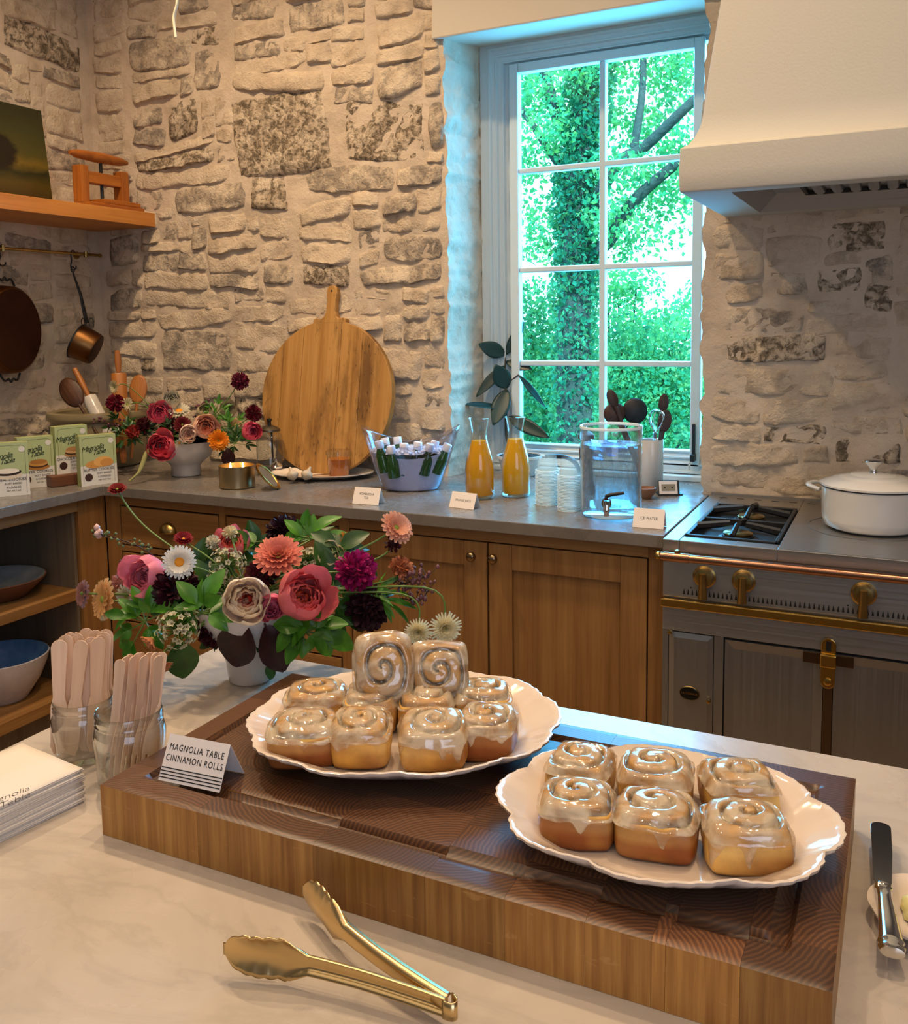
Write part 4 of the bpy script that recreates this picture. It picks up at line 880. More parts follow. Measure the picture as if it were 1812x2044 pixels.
FT = [(2.3435, -2.1971, 1.0716), (2.3414, -2.1873, 1.0679), (2.3383, -2.1778, 1.066), (2.3502, -2.1827, 1.0708), (2.3472, -2.1733, 1.0677), (2.3437, -2.1641, 1.0647), (2.3623, -2.1765, 1.0731), (2.3589, -2.1674, 1.0694), (2.3555, -2.1582, 1.0664), (2.3666, -2.1634, 1.0705), (2.3777, -2.1687, 1.0746), (2.3668, -2.1527, 1.0662)]
for k, tp in enumerate(FT):
    b = Vector((JB[0], JB[1], IZ + 0.012)) + cr * (-0.026 + 0.0046 * k) + cf * (0.012 * math.sin(k * 2.1))
    d = (Vector(tp) - b).normalized() * 0.150; rl = 0.46 + (1.0 if k not in (0, 11) else 0.1) + 0.1 * math.sin(k * 3)
    src = stick('wooden_fork', 'fork', 'birch wood disposable fork standing tines down in the front glass jar', 'wooden forks in the front jar', fork_outline(0.150, 0.0105), b, b + d, rl, src) if src is None else (stick('wooden_fork', 'fork', 'birch wood disposable fork standing tines down in the front glass jar', 'wooden forks in the front jar', None, b, b + d, rl, src), src)[1]
# napkins
NP = [(2.3284, -2.2481, 0.915), (2.1896, -2.23, 0.915)]
c0 = Vector((NP[0][0], NP[0][1], 0)); e1 = (Vector((NP[1][0], NP[1][1], 0)) - c0).normalized(); 
FN = (2.3264, -2.3682, 0.915); e2 = (Vector((FN[0], FN[1], 0)) - c0); e2 = (e2 - e1 * e2.dot(e1)).normalized(); S = 0.125
r = random.Random(3); nn = 15; ctr = c0 + e1 * S / 2 + e2 * S / 2
for k in range(nn):
    last = k == nn - 1
    o = thing('paper_napkin', 'folded white paper napkin in the stack under the top one' if not last else 'topmost white paper napkin of the stack, printed with script lettering', 'napkin', (ctr.x + r.uniform(-0.002, 0.002), ctr.y + r.uniform(-0.002, 0.002), IZ + 0.0001 + k * 0.0028), math.atan2(e1.y, e1.x) + r.uniform(-0.03, 0.03), None if last else 'napkins in the stack')
    m = MB(); s = S / 2
    for j, z in enumerate((0.0002, 0.0015)):
        def fn(a, b, j=j, z=z, k=k): 
            x = (a - 0.5) * S; y = (b - 0.5) * S; e = max(abs(x), abs(y)) / s
            return (x, y, z + 0.0011 * max(0, e - 0.9) * 10 * (0.4 if j else 0) + 0.0003 * math.sin(x * 90 + k))
        m.add(grid(fn, 9, 9))
    m.build('folded_sheet', M_paper, o, smooth=True); solid(o.children[0], 0.0011)
    if last:
        T = Matrix.Translation((0, 0, 0.0026))
        for tx, ly in (('Magnolia', 0.008), ('Table', -0.010)):
            q = Vector((2.3092, -2.338, 0.957)); q.z = o.location.z + 0.0027; R0 = Matrix.Translation(o.location) @ Matrix.Rotation(o.rotation_euler.z, 4, 'Z')
            text(tx, 'lettering', M_ink, o, R0.inverted() @ Matrix.Translation(q) @ Matrix.Rotation(math.atan2(-e2.y, -e2.x) - 0.15, 4, 'Z') @ Matrix.Translation((0.004 if ly < 0 else 0, ly * 0.85, 0)), 0.017, 0.45, 0.0001, space=0.92, offset=-0.0004)
# tent cards
def tent(label, pl, pr_, z, H, depth, lines, size, stripes=0, sh=0.0, lc=None):
    pl = Vector((pl[0], pl[1], z)); pr_ = Vector((pr_[0], pr_[1], z)); ex = (pr_ - pl); W = ex.length; ex.normalize(); ey = Vector((-ex.y, ex.x, 0))
    o = thing('place_card', label, 'sign', ((pl + pr_) / 2)[:], math.atan2(ex.y, ex.x)); hz = H; m = MB(); t = 0.0004
    for s0, s1 in ((0, depth / 2), (depth, depth / 2)):
        m.add(([(-W / 2, s0, 0.0003), (W / 2, s0, 0.0003), (W / 2, s1, hz), (-W / 2, s1, hz)], [(0, 1, 2, 3)]))
    solid(m.build('folded_card', M_card, o, weld=True), 0.0007)
    M = Matrix.Translation((0, 0, 0)) @ Matrix.Rotation(math.atan2(hz, depth / 2), 4, 'X'); sl = math.hypot(hz, depth / 2)
    for k, ln in enumerate(lines):
        text(ln, 'lettering', M_ink, o, M @ Matrix.Translation((0, sl * (0.62 if stripes else 0.5) - (k - (len(lines) - 1) / 2) * size * 1.3, 0.0006)) @ Matrix.Diagonal((0.80, 1, 1, 1)), size * 1.12, 0, 0.0001, space=1.15)
    for k in range(stripes):
        q = MB(); y = sl * (0.07 + 0.07 * k); q.box(-W / 2 + 0.0005, y, 0.0005, W / 2 - 0.0005, y + 0.0011, 0.0008, M); q.build('printed_stripe', M_ink, o)
    return o
tent('white folded card naming the cinnamon rolls on the butcher block', (2.4588, -2.2597, 0.9755), (2.5404, -2.2538, 0.9755), 0.9755, 0.044, 0.046, ['MAGNOLIA TABLE', 'CINNAMON ROLLS'], 0.0088, 4)
tent('white folded card before the oval plate and the ice bucket', (1.6401, -0.5693, 0.9153), (1.7335, -0.5661, 0.9153), 0.9153, 0.050, 0.040, ['KOMBUCHA', 'TEA'], 0.0095)
tent('white folded card naming the orange juice before the carafes', (1.9485, -0.5047, 0.9153), (2.0375, -0.5177, 0.9153), 0.9153, 0.046, 0.040, ['ORANGE JUICE'], 0.0085)
tent('white folded card naming the ice water before the drink dispenser', (2.5366, -0.5631, 0.9153), (2.6212, -0.5612, 0.9153), 0.9153, 0.050, 0.040, ['ICE WATER'], 0.0095)
# tongs lying on their side
tg = thing('serving_tongs', 'open gold coloured serving tongs with scalloped heads on the marble', 'tongs', (2.8781, -2.3814, 0.9153))
T0 = Vector(tg.location)
def tong_arm(tip, lift, side, off):
    tip = Vector((tip[0], tip[1], 0)) - Vector((T0.x, T0.y, 0)); Ln = tip.length; ex = tip.normalized(); nrm = Vector((-ex.y, ex.x, 0)) * side
    if True:
        def fn(a, b):
            s = a; x = Ln * s; t = b * 2 - 1
            if s < 0.62: w = 0.0075 + 0.002 * s
            elif s < 0.70: w = 0.0088 + (s - 0.62) / 0.08 * 0.009
            else: q = (s - 0.70) / 0.30; w = 0.0178 * math.sqrt(max(0.02, 1 - (q * 1.02) ** 5.0)) if q < 0.98 else 0.005; w *= 1 + 0.09 * abs(math.sin(q * PI * 5.5)) * (1 if q > 0.03 else 0)
            if s < 0.66: dep = -0.0065 * abs(t) ** 6
            else: q = (s - 0.66) / 0.34; dep = -0.0065 * abs(t) ** 4 * max(0, 1 - q * 4) - 0.007 * math.sin(min(1, q) * PI) * t * t
            bow = 0.010 * math.sin(PI * min(1, s * 1.05)) * 0.6 - 0.014 * max(0, s - 0.72) ** 1.5 * 8 * 0.35
            p = ex * x + nrm * (off + bow + dep) ; return (p.x, p.y, 0.019 + lift * s + t * w)
        m = MB(); m.add(grid(fn, 90, 13)); o = m.build('tong_arm', M_gold, tg, smooth='all'); solid(o, 0.0011)
tong_arm((2.6737, -2.4045, 0.93), 0.004, -1, 0.002); tong_arm((2.6885, -2.3167, 0.93), 0.006, 1, 0.002)
m = MB(); 
def sp(a, b): t = -PI / 2 + PI * a; return (0.006 * math.cos(t) * 1.6, 0.0055 * math.sin(t), 0.019 + (b - 0.5) * 0.0155)
m.add(grid(sp, 12, 3), Matrix.Rotation(-0.32, 4, 'Z')); solid(m.build('spring_end', M_gold, tg, smooth='all'), 0.0012)
# butter plate and spreader at the frame's edge
bp = (3.2111, -2.0847, 0.915)
bpl = thing('butter_plate', 'small cream scalloped plate of butter at the end of the island', 'plate', (bp[0] + 0.022, bp[1], IZ))
m = MB(); n = 96; pr2 = [(0.001, 0.005), (0.030, 0.005), (0.045, 0.010), (0.055, 0.017), (0.057, 0.018), (0.0565, 0.015), (0.044, 0.006), (0.03, 0.0), (0.001, 0.0)]
v = [((q * (1 + 0.03 * (q > 0.04) * abs(math.cos(4 * t)))) * math.cos(t), (q * (1 + 0.03 * (q > 0.04) * abs(math.cos(4 * t)))) * math.sin(t), z) for q, z in pr2 for t in [2 * PI * k / n for k in range(n)]]
m.add((v, [(i * n + k, i * n + (k + 1) % n, (i + 1) * n + (k + 1) % n, (i + 1) * n + k) for i in range(len(pr2) - 1) for k in range(n)])); m.build('plate_body', M_platter, bpl, smooth=60)
bt = (3.2094, -2.0856, 0.93); m = MB()
def bf(a, b):
    t = 2 * PI * a; p = b * PI / 2; q = Vector((math.cos(t) * math.cos(p), math.sin(t) * math.cos(p), math.sin(p))); k = 0.026 * (1 + 0.25 * noise.noise(q * 2.3)); return (q.x * k * 1.0, q.y * k * 1.1, q.z * k * 0.75)
m.add(grid(bf, 28, 10, True)); b_ = m.build('butter', simple('soft_butter', 'd9cf8c', 0.4, bump=(50, 0.4, 0.003), Subsurface_Weight=0.2), smooth='all', loc=(bt[0] + 0.020, bt[1] + 0.006, IZ + 0.0065)); tag(b_, 'scoop of pale yellow whipped butter on the small plate', 'butter')
kn = thing('butter_knife', 'silver butter spreader laid across the small butter plate', 'knife')
a = Vector((3.1829, -1.953, 0.935)); c = Vector((3.1877, -2.073, 0.94)); e = Vector((3.1975, -2.1701, 0.936))
d = (e - c).normalized(); kn.location = c
Mk = Matrix.Translation(-c) @ frame_to(c, (0, 0, 1), (a - c))
Lb = (a - c).length; w = 0.0098
ol = [(-0.004, -w * 0.55), (0.004, -w * 0.8), (Lb * 0.5, -w), (Lb * 0.9, -w)] + [(Lb * 0.9 + w * 0.9 * math.cos(t), w * math.sin(t)) for t in [-PI / 2 + PI * k / 8 for k in range(1, 8)]] + [(Lb * 0.9, w), (0.006, w * 0.85), (-0.004, w * 0.5)]
m = MB(); m.add(extrude(ol, -0.0006, 0.0006), Mk); m.build('knife_blade', simple('dark_polished_steel', '9a9a9a', 0.15, 1.0), kn, bev=0.0003)
Mh = Matrix.Translation(-c) @ frame_to(c, e - c, (0, 0, 1)); Lh = (e - c).length
pf = [(0, 0), (0.006, 0.0), (0.0075, 0.002), (0.006, 0.004), (0.008, 0.006), (0.006, 0.009), (0.0062, 0.02), (0.0085, Lh * 0.6), (0.0105, Lh * 0.82), (0.0115, Lh * 0.86), (0.0098, Lh * 0.89), (0.0118, Lh * 0.93), (0.010, Lh * 0.98), (0, Lh)]
m = MB(); m.add(lathe(pf, 20, 0.55, 1.0), Mh); m.build('knife_handle', M_silver, kn, smooth=50)

# ---------------- things on the worktop ----------------
CZ = 0.9153
# stoneware crock in the corner with utensils
ck = thing('stoneware_crock', 'big cream stoneware crock of rolling pins and spoons in the corner', 'crock', (0.20, -0.24, CZ))
Rk = 0.185
m = MB(); m.add(lathe([(0, 0), (Rk - 0.02, 0), (Rk - 0.008, 0.01), (Rk, 0.10), (Rk - 0.002, 0.185), (Rk + 0.010, 0.192), (Rk + 0.014, 0.205), (Rk + 0.010, 0.222), (Rk - 0.006, 0.226), (Rk - 0.018, 0.218), (Rk - 0.018, 0.02), (0, 0.015)], 56)); m.build('crock_body', M_crock, ck, smooth=50)
for s in (-1, 1):
    m = MB(); t = -0.55 if s > 0 else PI - 0.55
    pth = [(Rk * 0.99, -0.04, 0.13), (Rk + 0.02, -0.03, 0.14), (Rk + 0.024, 0, 0.145), (Rk + 0.02, 0.03, 0.14), (Rk * 0.99, 0.04, 0.13)]
    m.add(tube(spline(pth, 5), 0.010, 8), Matrix.Rotation(t, 4, 'Z')); m.build('crock_handle', M_crock, ck, smooth='all')
W_pin = wood('rolling_pin_wood', '8a4f1e', 'a0622a', 'b57637', 'Z', 1.5, 0.45, 0.08); W_dark = wood('dark_spoon_wood', '2e1a0e', '4a2a16', '5f3a20', 'Z', 1.5, 0.5, 0.08)
def along(o, base, top): o.matrix_world = frame_to(base, Vector(top) - Vector(base), (1, 0, 0)); return o
def pin(label, base, top, rb, Lb0, Lb1, body, handle):
    o = thing('rolling_pin', label, 'rolling pin'); Ln = (Vector(top) - Vector(base)).length
    m = MB(); m.add(lathe([(0, Ln * Lb0), (rb * 0.9, Ln * Lb0), (rb, Ln * Lb0 + 0.004), (rb, Ln * Lb1 - 0.004), (rb * 0.9, Ln * Lb1), (0, Ln * Lb1)], 24)); m.build('pin_barrel', body, o, smooth=40)
    for q0, q1 in ((0.0, Lb0), (Lb1, 1.0)):
        m = MB(); m.add(lathe([(0, Ln * q0 + 0.0), (0.009, Ln * q0 + 0.002), (0.013, Ln * (q0 + q1) / 2), (0.010, Ln * q1 - 0.002), (0, Ln * q1)], 16)); m.build('pin_handle', handle, o, smooth=50)
    return along(o, base, top)
pin('all wooden rolling pin standing upright in the stoneware crock', (0.4404, -0.346, 0.9454), (0.4182, -0.3275, 1.3898), 0.029, 0.16, 0.80, W_pin, W_pin)
M_mar = simple('white_marble_pin', 'cfc9c0', 0.25, var='b8b2aa', vs_=12)
pin('rolling pin with a white marble barrel and wooden handle in the stoneware crock', (0.3872, -0.3234, 0.9796), (0.1878, -0.3371, 1.3177), 0.029, 0.16, 0.66, M_mar, W_pin)
def spoon(label, base, top, w, Ls, mat, cat='spoon', name='wooden_spoon', face=None, depth=0.25, hr=0.006):
    """long handled spoon: oval bowl at the top end"""
    o = thing(name, label, cat); Ln = (Vector(top) - Vector(base)).length
    def fn(a, b):
        t = 2 * PI * a; q = b; return (w * math.cos(t) * q, w * depth * (1 - q * q) * -1, Ln - Ls / 2 + Ls / 2 * math.sin(t) * q)
    m = MB(); m.add(grid(fn, 22, 7, True)); solid(m.build('spoon_bowl', mat, o, smooth='all'), 0.005)
    m = MB(); m.add(tube([(0, 0, 0), (0, 0, Ln * 0.5), (0, 0, Ln - Ls * 0.95)], [hr, hr * 0.9, hr * 1.1], 10)); m.build('spoon_handle', mat, o, smooth=50)
    o.matrix_world = frame_to(base, Vector(top) - Vector(base), face or (0.9, 0.44, 0)); return o
spoon('big dark wooden spoon leaning over the crock rim', (0.3821, -0.3688, 0.9954), (0.184, -0.3886, 1.2764), 0.043, 0.13, W_dark)
spoon('brown wooden paddle behind the all wooden rolling pin', (0.3911, -0.2576, 0.9505), (0.3811, -0.1788, 1.2847), 0.036, 0.12, W_pin, depth=0.1)
# boxes of cookies on the worktop's corner
M_bx = simple('pale_green_carton', 'a9b583', 0.5); M_bw = simple('white_carton_print', 'd8d4cc', 0.5); M_edge = simple('carton_side', 'a3ab72', 0.55)
def carton(label, pl, pr_, z, H, D, food, lean=0.0, lbl='b'):
    pl = Vector((pl[0], pl[1], z)); pr_ = Vector((pr_[0], pr_[1], z)); ex = pr_ - pl; W = ex.length
    o = thing('cookie_box', label, 'box', ((pl + pr_) / 2)[:], math.atan2(ex.y, ex.x), 'green and white cartons on the worktop')
    m = MB(); m.box(-W / 2, 0.0005, 0, W / 2, D, H); m.build('carton', M_edge, o, bev=0.001)
    F = Matrix.Rotation(PI / 2, 4, 'X')  # local x right, y up, z towards the viewer
    def flat(name, pts, mat, d=0.0006):
        q = MB(); q.add((  [(x, y, d) for x, y in pts], [tuple(range(len(pts)))]), F); return q.build(name, mat, o)
    flat('white_print', [(-W / 2, 0), (W / 2, 0), (W / 2, H * 0.40), (-W / 2, H * 0.40)], M_bw, 0.0003)
    flat('green_print', [(-W / 2, H * 0.40), (W / 2, H * 0.40), (W / 2, H), (-W / 2, H)], M_bx, 0.0003)
    q = MB(); t = 0.0008; x0, x1, y0, y1 = -W / 2 + 0.009, W / 2 - 0.009, 0.008, H - 0.009; rr = 0.012
    ol = [(x0 + rr - rr * math.cos(a), y1 - rr + rr * math.sin(a)) for a in [PI / 2 * k / 4 for k in range(5)]] + [(x1 - rr + rr * math.sin(a), y1 - rr + rr * math.cos(a)) for a in [PI / 2 * k / 4 for k in range(5)]]
    ol = [(x0, y0)] + ol + [(x1, y0)]
    for a, b in zip(ol, ol[1:]):
        d = Vector((b[0] - a[0], b[1] - a[1])).normalized(); nx, ny = -d.y * t, d.x * t; q.add(([(a[0], a[1], 0.0008), (b[0], b[1], 0.0008), (b[0] - nx, b[1] - ny, 0.0008), (a[0] - nx, a[1] - ny, 0.0008)], [(0, 1, 2, 3)]), F)
    q.build('printed_border', M_green_ink, o)
    T = F @ Matrix.Rotation(0.14, 4, 'Z')
    text('Magnolia', 'lettering', M_green_ink, o, T @ Matrix.Translation((-0.002, H * 0.755, 0.001)), 0.027, 0.5, 0.0002, space=0.85)
    text('Table', 'lettering', M_green_ink, o, T @ Matrix.Translation((0.018, H * 0.655, 0.001)), 0.025, 0.5, 0.0002, space=0.85)
    for k, (y, s, wd) in enumerate(((0.31, 0.0115, 'b'), (0.235, 0.008, 'n'), (0.165, 0.008, 'n'), (0.10, 0.006, 'n'))):
        x = 0.0 if k == 0 else 0.018
        text(('OATMEAL COOKIES', 'SUGAR COOKIES', 'CHOCOLATE CHIP', 'BUTTER COOKIES')[hash_(label)] if k == 0 else ('SOFT BAKED', '8 COOKIES', 'NET WT 7 OZ')[k - 1], 'small_print', M_ink, o, F @ Matrix.Translation((x, H * y, 0.001)), s * 1.15, 0, 0.0001)
    flat('round_photo', [(-W * 0.29 + 0.014 * math.cos(2 * PI * k / 18), H * 0.17 + 0.014 * math.sin(2 * PI * k / 18)) for k in range(18)], simple('sepia_photo_print', '3a2018', 0.6), 0.001)
    flat('seal', [(W * 0.36 + 0.010 * math.cos(2 * PI * k / 16), H * 0.87 + 0.010 * math.sin(2 * PI * k / 16)) for k in range(16)], M_bw, 0.001)
    for k, (cx, cy, rx, ry_, hx) in enumerate(food):
        flat('cookie_print', [(cx * W + rx * math.cos(2 * PI * j / 20), cy * H + ry_ * math.sin(2 * PI * j / 20)) for j in range(20)], simple('printed_cookie_' + hx, hx, 0.6), 0.0011 + k * 0.0003)
    return o
def hash_(s): return {'f': 0, 'b': 1, 'u': 2, 'c': 3}.get(s[0], 0)
sand = lambda a, b: [(0.06, 0.40, 0.036, 0.011, b), (0.05, 0.44, 0.032, 0.009, '3a2416'), (0.05, 0.475, 0.032, 0.011, a), (0.05, 0.51, 0.028, 0.008, b)]
carton('cookie carton standing nearest the round bouquet bowl, golden folded cookies printed on it', (0.5727, -0.6741, 0.9153), (0.6231, -0.555, 0.9153), CZ, 0.181, 0.04, [(-0.10, 0.42, 0.034, 0.014, 'c98f45'), (0.12, 0.46, 0.034, 0.019, 'dba55a'), (0.22, 0.44, 0.024, 0.014, 'c68a40')])
bB = (0.4711, -0.6899, 0.955); bB2 = (0.5092, -0.5796, 0.955)
carton('uppermost cookie carton, raised on the dark wooden block', bB, bB2, 0.9556, 0.172, 0.04, sand('c9a070', 'b08050'))
carton('front most cookie carton at the worktop end, cream filled cookie printed on it', (0.4432, -0.9574, 0.9153), (0.5238, -0.848, 0.9153), CZ, 0.182, 0.04, [(0.02, 0.40, 0.044, 0.016, 'd9cbb5'), (0.02, 0.45, 0.042, 0.012, '2c1c14'), (0.02, 0.475, 0.036, 0.009, 'e6dccb')])
carton('cookie carton half hidden behind the front most one', (0.404, -0.7935, 0.9153), (0.4567, -0.6869, 0.9153), CZ, 0.182, 0.04, sand('c08a44', 'a8702e'))
wb = MB(); wb.box(-0.09, -0.028, 0, 0.155, 0.10, 0.0400); o = wb.build('wooden_block', wood('reddish_block', '4f2d1a', '613922', '70452b', 'X', 1, 0.5), bev=0.003, loc=((bB[0] + bB2[0]) / 2, (bB[1] + bB2[1]) / 2, CZ)); o.rotation_euler = (0, 0, math.atan2(bB2[1] - bB[1], bB2[0] - bB[0])); tag(o, 'reddish dark wooden block under the raised cookie carton', 'block')
# brass candle and its lid
cd = thing('candle_tin', 'lit two wick candle in a round brass tin on the worktop', 'candle', (1.1011, -0.4666, 0.9153)); R = 0.062
m = MB(); m.add(lathe([(0, 0.0005), (R - 0.003, 0.0005), (R, 0.004), (R, 0.078), (R - 0.002, 0.078), (R - 0.002, 0.06), (R - 0.002, 0.03)], 48)); m.build('tin', simple('brushed_pale_brass', 'b5a27c', 0.32, 1.0), cd, smooth=40)
m = MB(); m.add(lathe([(0, 0.055), (R - 0.002, 0.055)], 40)); m.build('wax', simple('glowing_candle_wax', 'f0c070', 0.3, Subsurface_Weight=0.3, Emission_Color=(1.0, 0.42, 0.08, 1), Emission_Strength=0.9), cd)  # wax emits its own glow, standing for the flames' light
def flame_mat():
    t = NT('candle_flame'); e = t.n('Emission'); e.inputs[0].default_value = (1.0, 0.62, 0.22, 1); e.inputs[1].default_value = 30; return t.done(e.outputs[0])
MF = flame_mat()
for s in (-1, 1):
    p = (cr * 0.022 * s)
    m = MB(); m.add(lathe([(0, 0.055), (0.001, 0.055), (0.001, 0.063), (0, 0.063)], 6), Matrix.Translation(p)); wk = m.build('wick', M_black, cd)
    m = MB(); m.add(lathe([(0, 0.061), (0.0042, 0.066), (0.0038, 0.074), (0.0015, 0.084), (0, 0.088)], 12), Matrix.Translation(p)); m.build('flame', MF, wk, smooth='all')
lid = thing('candle_cover', 'round brass candle lid leaning on the candle tin', 'lid'); m = MB(); m.add(lathe([(0, 0.0), (0.056, 0.0), (0.058, 0.002), (0.058, 0.007), (0.056, 0.008), (0.054, 0.007), (0.052, 0.003), (0, 0.003)], 40)); m.build('lid_disc', M_brassb, lid, smooth=40)
lp = (1.2277, -0.462, 0.9579); lid.matrix_world = frame_to((lp[0], lp[1], 0.957), cr * 0.72 + Vector((0, 0, 0.62)), cf); m = MB(); m.add(lathe([(0, 0.003), (0.045, 0.003), (0.045, 0.0045), (0, 0.0045)], 24)); m.build('lid_seal', simple('lid_liner', '6d5b45', 0.5), lid)
# glass bottle with metal top
gb = thing('glass_dispenser_bottle', 'clear glass bottle with a metal cap behind the brass candle', 'bottle', (1.0305, -0.1828, 0.9153))
m = MB(); m.add(lathe([(0, 0.002), (0.048, 0.001), (0.052, 0.008), (0.052, 0.12), (0.046, 0.145), (0.034, 0.160), (0.030, 0.168)], 36)); m.build('bottle_glass', M_glass, gb, smooth=60)
m = MB(); m.add(lathe([(0, 0.186), (0.012, 0.186), (0.030, 0.178), (0.040, 0.170), (0.041, 0.163), (0.030, 0.163), (0, 0.165)], 32)); m.build('metal_cap', simple('dull_pewter', '6f685c', 0.4, 1.0), gb, smooth=40)
m = MB(); m.add(lathe([(0, 0.186), (0.007, 0.186), (0.007, 0.200), (0.010, 0.203), (0.010, 0.210), (0, 0.213)], 16)); m.build('cap_knob', simple('dark_stopper', '1c1714', 0.4), gb, smooth=40)
m = MB(); m.add(tube([(0.012, 0.0, 0.02), (0.008, 0, 0.165)], 0.004, 8)); m.build('inner_tube', M_black, gb)
sn = thing('candle_snuffer', 'small silver bell shaped cup standing before the glass bottle', 'cup', (1.065, -0.1944, 0.9153))
m = MB(); m.add(lathe([(0, 0.0), (0.015, 0.001), (0.005, 0.012), (0.010, 0.018), (0.022, 0.024), (0.026, 0.032), (0.018, 0.042), (0.010, 0.046), (0.004, 0.05), (0.004, 0.06), (0, 0.061)], 24)); m.build('bell_cup', M_chrome, sn, smooth=60)
# oval plate with garlic, honey, knife
pc = (1.2617, -0.1792, 0.9153); pc = (pc[0], pc[1], CZ)
pp = thing('oval_plate', 'oval white plate with a brown speckled rim, holding garlic and a honey tub', 'plate', pc, 0.35)
def speckle():
    t = NT('speckled_plate_rim'); n = t.noise(t.coord(), 55, 3); return t.done(t.pbsdf(t.ramp(n, [(0.60, 'e6dac9'), (0.70, 'a0764c')]), 0.2))
a, b = 0.193, 0.12
m = MB(); m.add(lathe([(0, 0.005), (0.68, 0.005), (0.74, 0.009)], 64, a, b)); m.build('plate_well', M_platter, pp, smooth=60)
m = MB(); m.add(lathe([(0.74, 0.009), (0.97, 0.020)], 64, a, b)); m.build('plate_rim', speckle(), pp, smooth=60)
m = MB(); m.add(lathe([(0.97, 0.020), (1.0, 0.021), (1.0, 0.018), (0.74, 0.005), (0.62, 0.0), (0, 0.0)], 64, a, b)); m.build('plate_underside', M_platter, pp, smooth=60)
M_gar = simple('garlic_skin', 'cdbfa8', 0.55, var='b39f86', vs_=25)
for lb, p, tl in (('garlic bulb lying at the candle end of the oval plate', (1.2516, -0.338, 0.9596), (-0.5, 0.2, 0.85)), ('garlic bulb with its stalk up beside the other garlic bulb', (1.2833, -0.3213, 0.9697), (0.2, 0.5, 0.9))):
    o = thing('garlic_bulb', lb, 'garlic', (p[0], p[1], CZ + 0.0085)); m = MB()
    def gf(a_, b_):
        t = 2 * PI * a_; z = b_; prof = math.sin(PI * min(1, z * 1.25)) ** 0.8 * 0.019 if z < 0.8 else 0; R = (0.0195 * math.sin(PI * min(0.98, z / 0.78)) ** 0.75 if z < 0.72 else 0.0075 - 0.004 * (z - 0.72) / 0.28) * (1 + 0.10 * abs(math.cos(t * 3.5)) * (z < 0.7))
        return (R * math.cos(t), R * math.sin(t), 0.052 * z)
    m.add(grid(gf, 28, 14, True)); bl = m.build('bulb', M_gar, o, smooth='all')
    bl.matrix_local = Matrix.Translation((0, 0, 0.004)) @ frame_to((0, 0, 0), tl) 
hp = (1.331, -0.1704, 0.92)
hj = thing('honey_tub', 'clear lidded tub of amber honey standing on the oval plate', 'jar', (hp[0], hp[1], CZ + 0.0075))
m = MB(); m.add(lathe([(0, 0.001), (0.036, 0.001), (0.043, 0.064), (0, 0.064)], 36))
M_honey = simple('amber_honey', 'd0741c', 0.08, Transmission_Weight=0.35, IOR=1.45, Emission_Strength=0.0); m.build('honey', M_honey, hj, smooth=40)
m = MB(); m.add(lathe([(0.037, 0), (0.0445, 0.080), (0.0475, 0.082), (0.0475, 0.093), (0.045, 0.095), (0, 0.096)], 36)); m.build('tub_lid', M_glass, hj, smooth=40)
m = MB(); m.box(0, -0.006, 0, 0.13, 0.006, 0.0015); m.box(0.0, -0.0085, 0, 0.05, 0.0085, 0.0012); q = m.build('wooden_spreader', wood('dark_spreader', '3c1c12', '4f281a', '5c3120', 'X', 1, 0.5), bev=0.0004, loc=(1.2509, -0.2212, 0.925)); q.location.z = CZ + 0.012; q.rotation_euler = (0, -0.05, 0.45); tag(q, 'thin dark wooden spreader on the oval plate beside the garlic', 'spreader')
# acrylic ice tub with bottles
tb = (1.6962, -0.2945, 0.9153); tb = Vector((tb[0] - 0.01, tb[1] + 0.03, CZ)); tub = thing('ice_bucket', 'clear winged acrylic ice tub filled with crushed ice and green bottles', 'ice bucket', tb, 0.42)
TH = 0.215
def tubf(a_, b_, off=0.0):
    t = 2 * PI * a_; z = b_; ra = (0.098 + 0.072 * z ** 0.9) - off; rb = (0.075 + 0.035 * z ** 0.8) - off
    top = 1.0 - 0.30 * math.sin(t) ** 2; return (ra * math.cos(t), rb * math.sin(t), 0.003 + (TH * z * (top * z + (1 - z) * 1.0)) )
m = MB(); m.add(grid(lambda a_, b_: tubf(a_, b_), 64, 14, True)); m.add(lathe([(0, 0.003), (0.098, 0.003)], 64, 1.0, 0.075 / 0.098)); solid(m.build('tub_wall', M_acrylic, tub, smooth=50), 0.004, -1)
# ice fill, then loose lumps on top
M_ice = simple('crushed_ice', 'd2d2de', 0.3, bump=(70, 0.6, 0.005), Subsurface_Weight=0.3, Subsurface_Radius=(0.02, 0.02, 0.03), Subsurface_Scale=0.6)
m = MB(); zi = 0.64
m.add(grid(lambda a_, b_: (lambda p: (p[0], p[1], min(p[2], 0.130)))(tubf(a_, b_ * zi, 0.006)), 64, 10, True)); m.add(lathe([(0, 0.005), (0.092, 0.005)], 64, 1, 0.75)); top = []
def icet(a_, b_): t = 2 * PI * a_; q = b_; return (0.137 * q * math.cos(t), 0.095 * q * math.sin(t), 0.129 + 0.008 * (1 - q) + 0.008 * noise.noise(Vector((q * math.cos(t) * 9, q * math.sin(t) * 9, 0))))
m.add(grid(icet, 48, 14, True)); ice = m.build('packed_ice', M_ice, smooth=60); tag(ice, 'packed crushed ice filling the lower half of the acrylic tub', 'ice'); stuff(ice); ice.location = tb; ice.rotation_euler = (0, 0, 0.42)
r = random.Random(9); m = MB()
for _ in range(420):
    t = r.uniform(0, 2 * PI); q = math.sqrt(r.random()); p = (0.134 * q * math.cos(t), 0.093 * q * math.sin(t), 0.133 + r.uniform(0, 0.006)); s = r.uniform(0.002, 0.004)
    m.box(-s, -s, -s, s, s, s, Matrix.Translation(p) @ Matrix.Rotation(r.uniform(0, 3), 4, (r.random(), r.random(), r.random() + 0.1)))
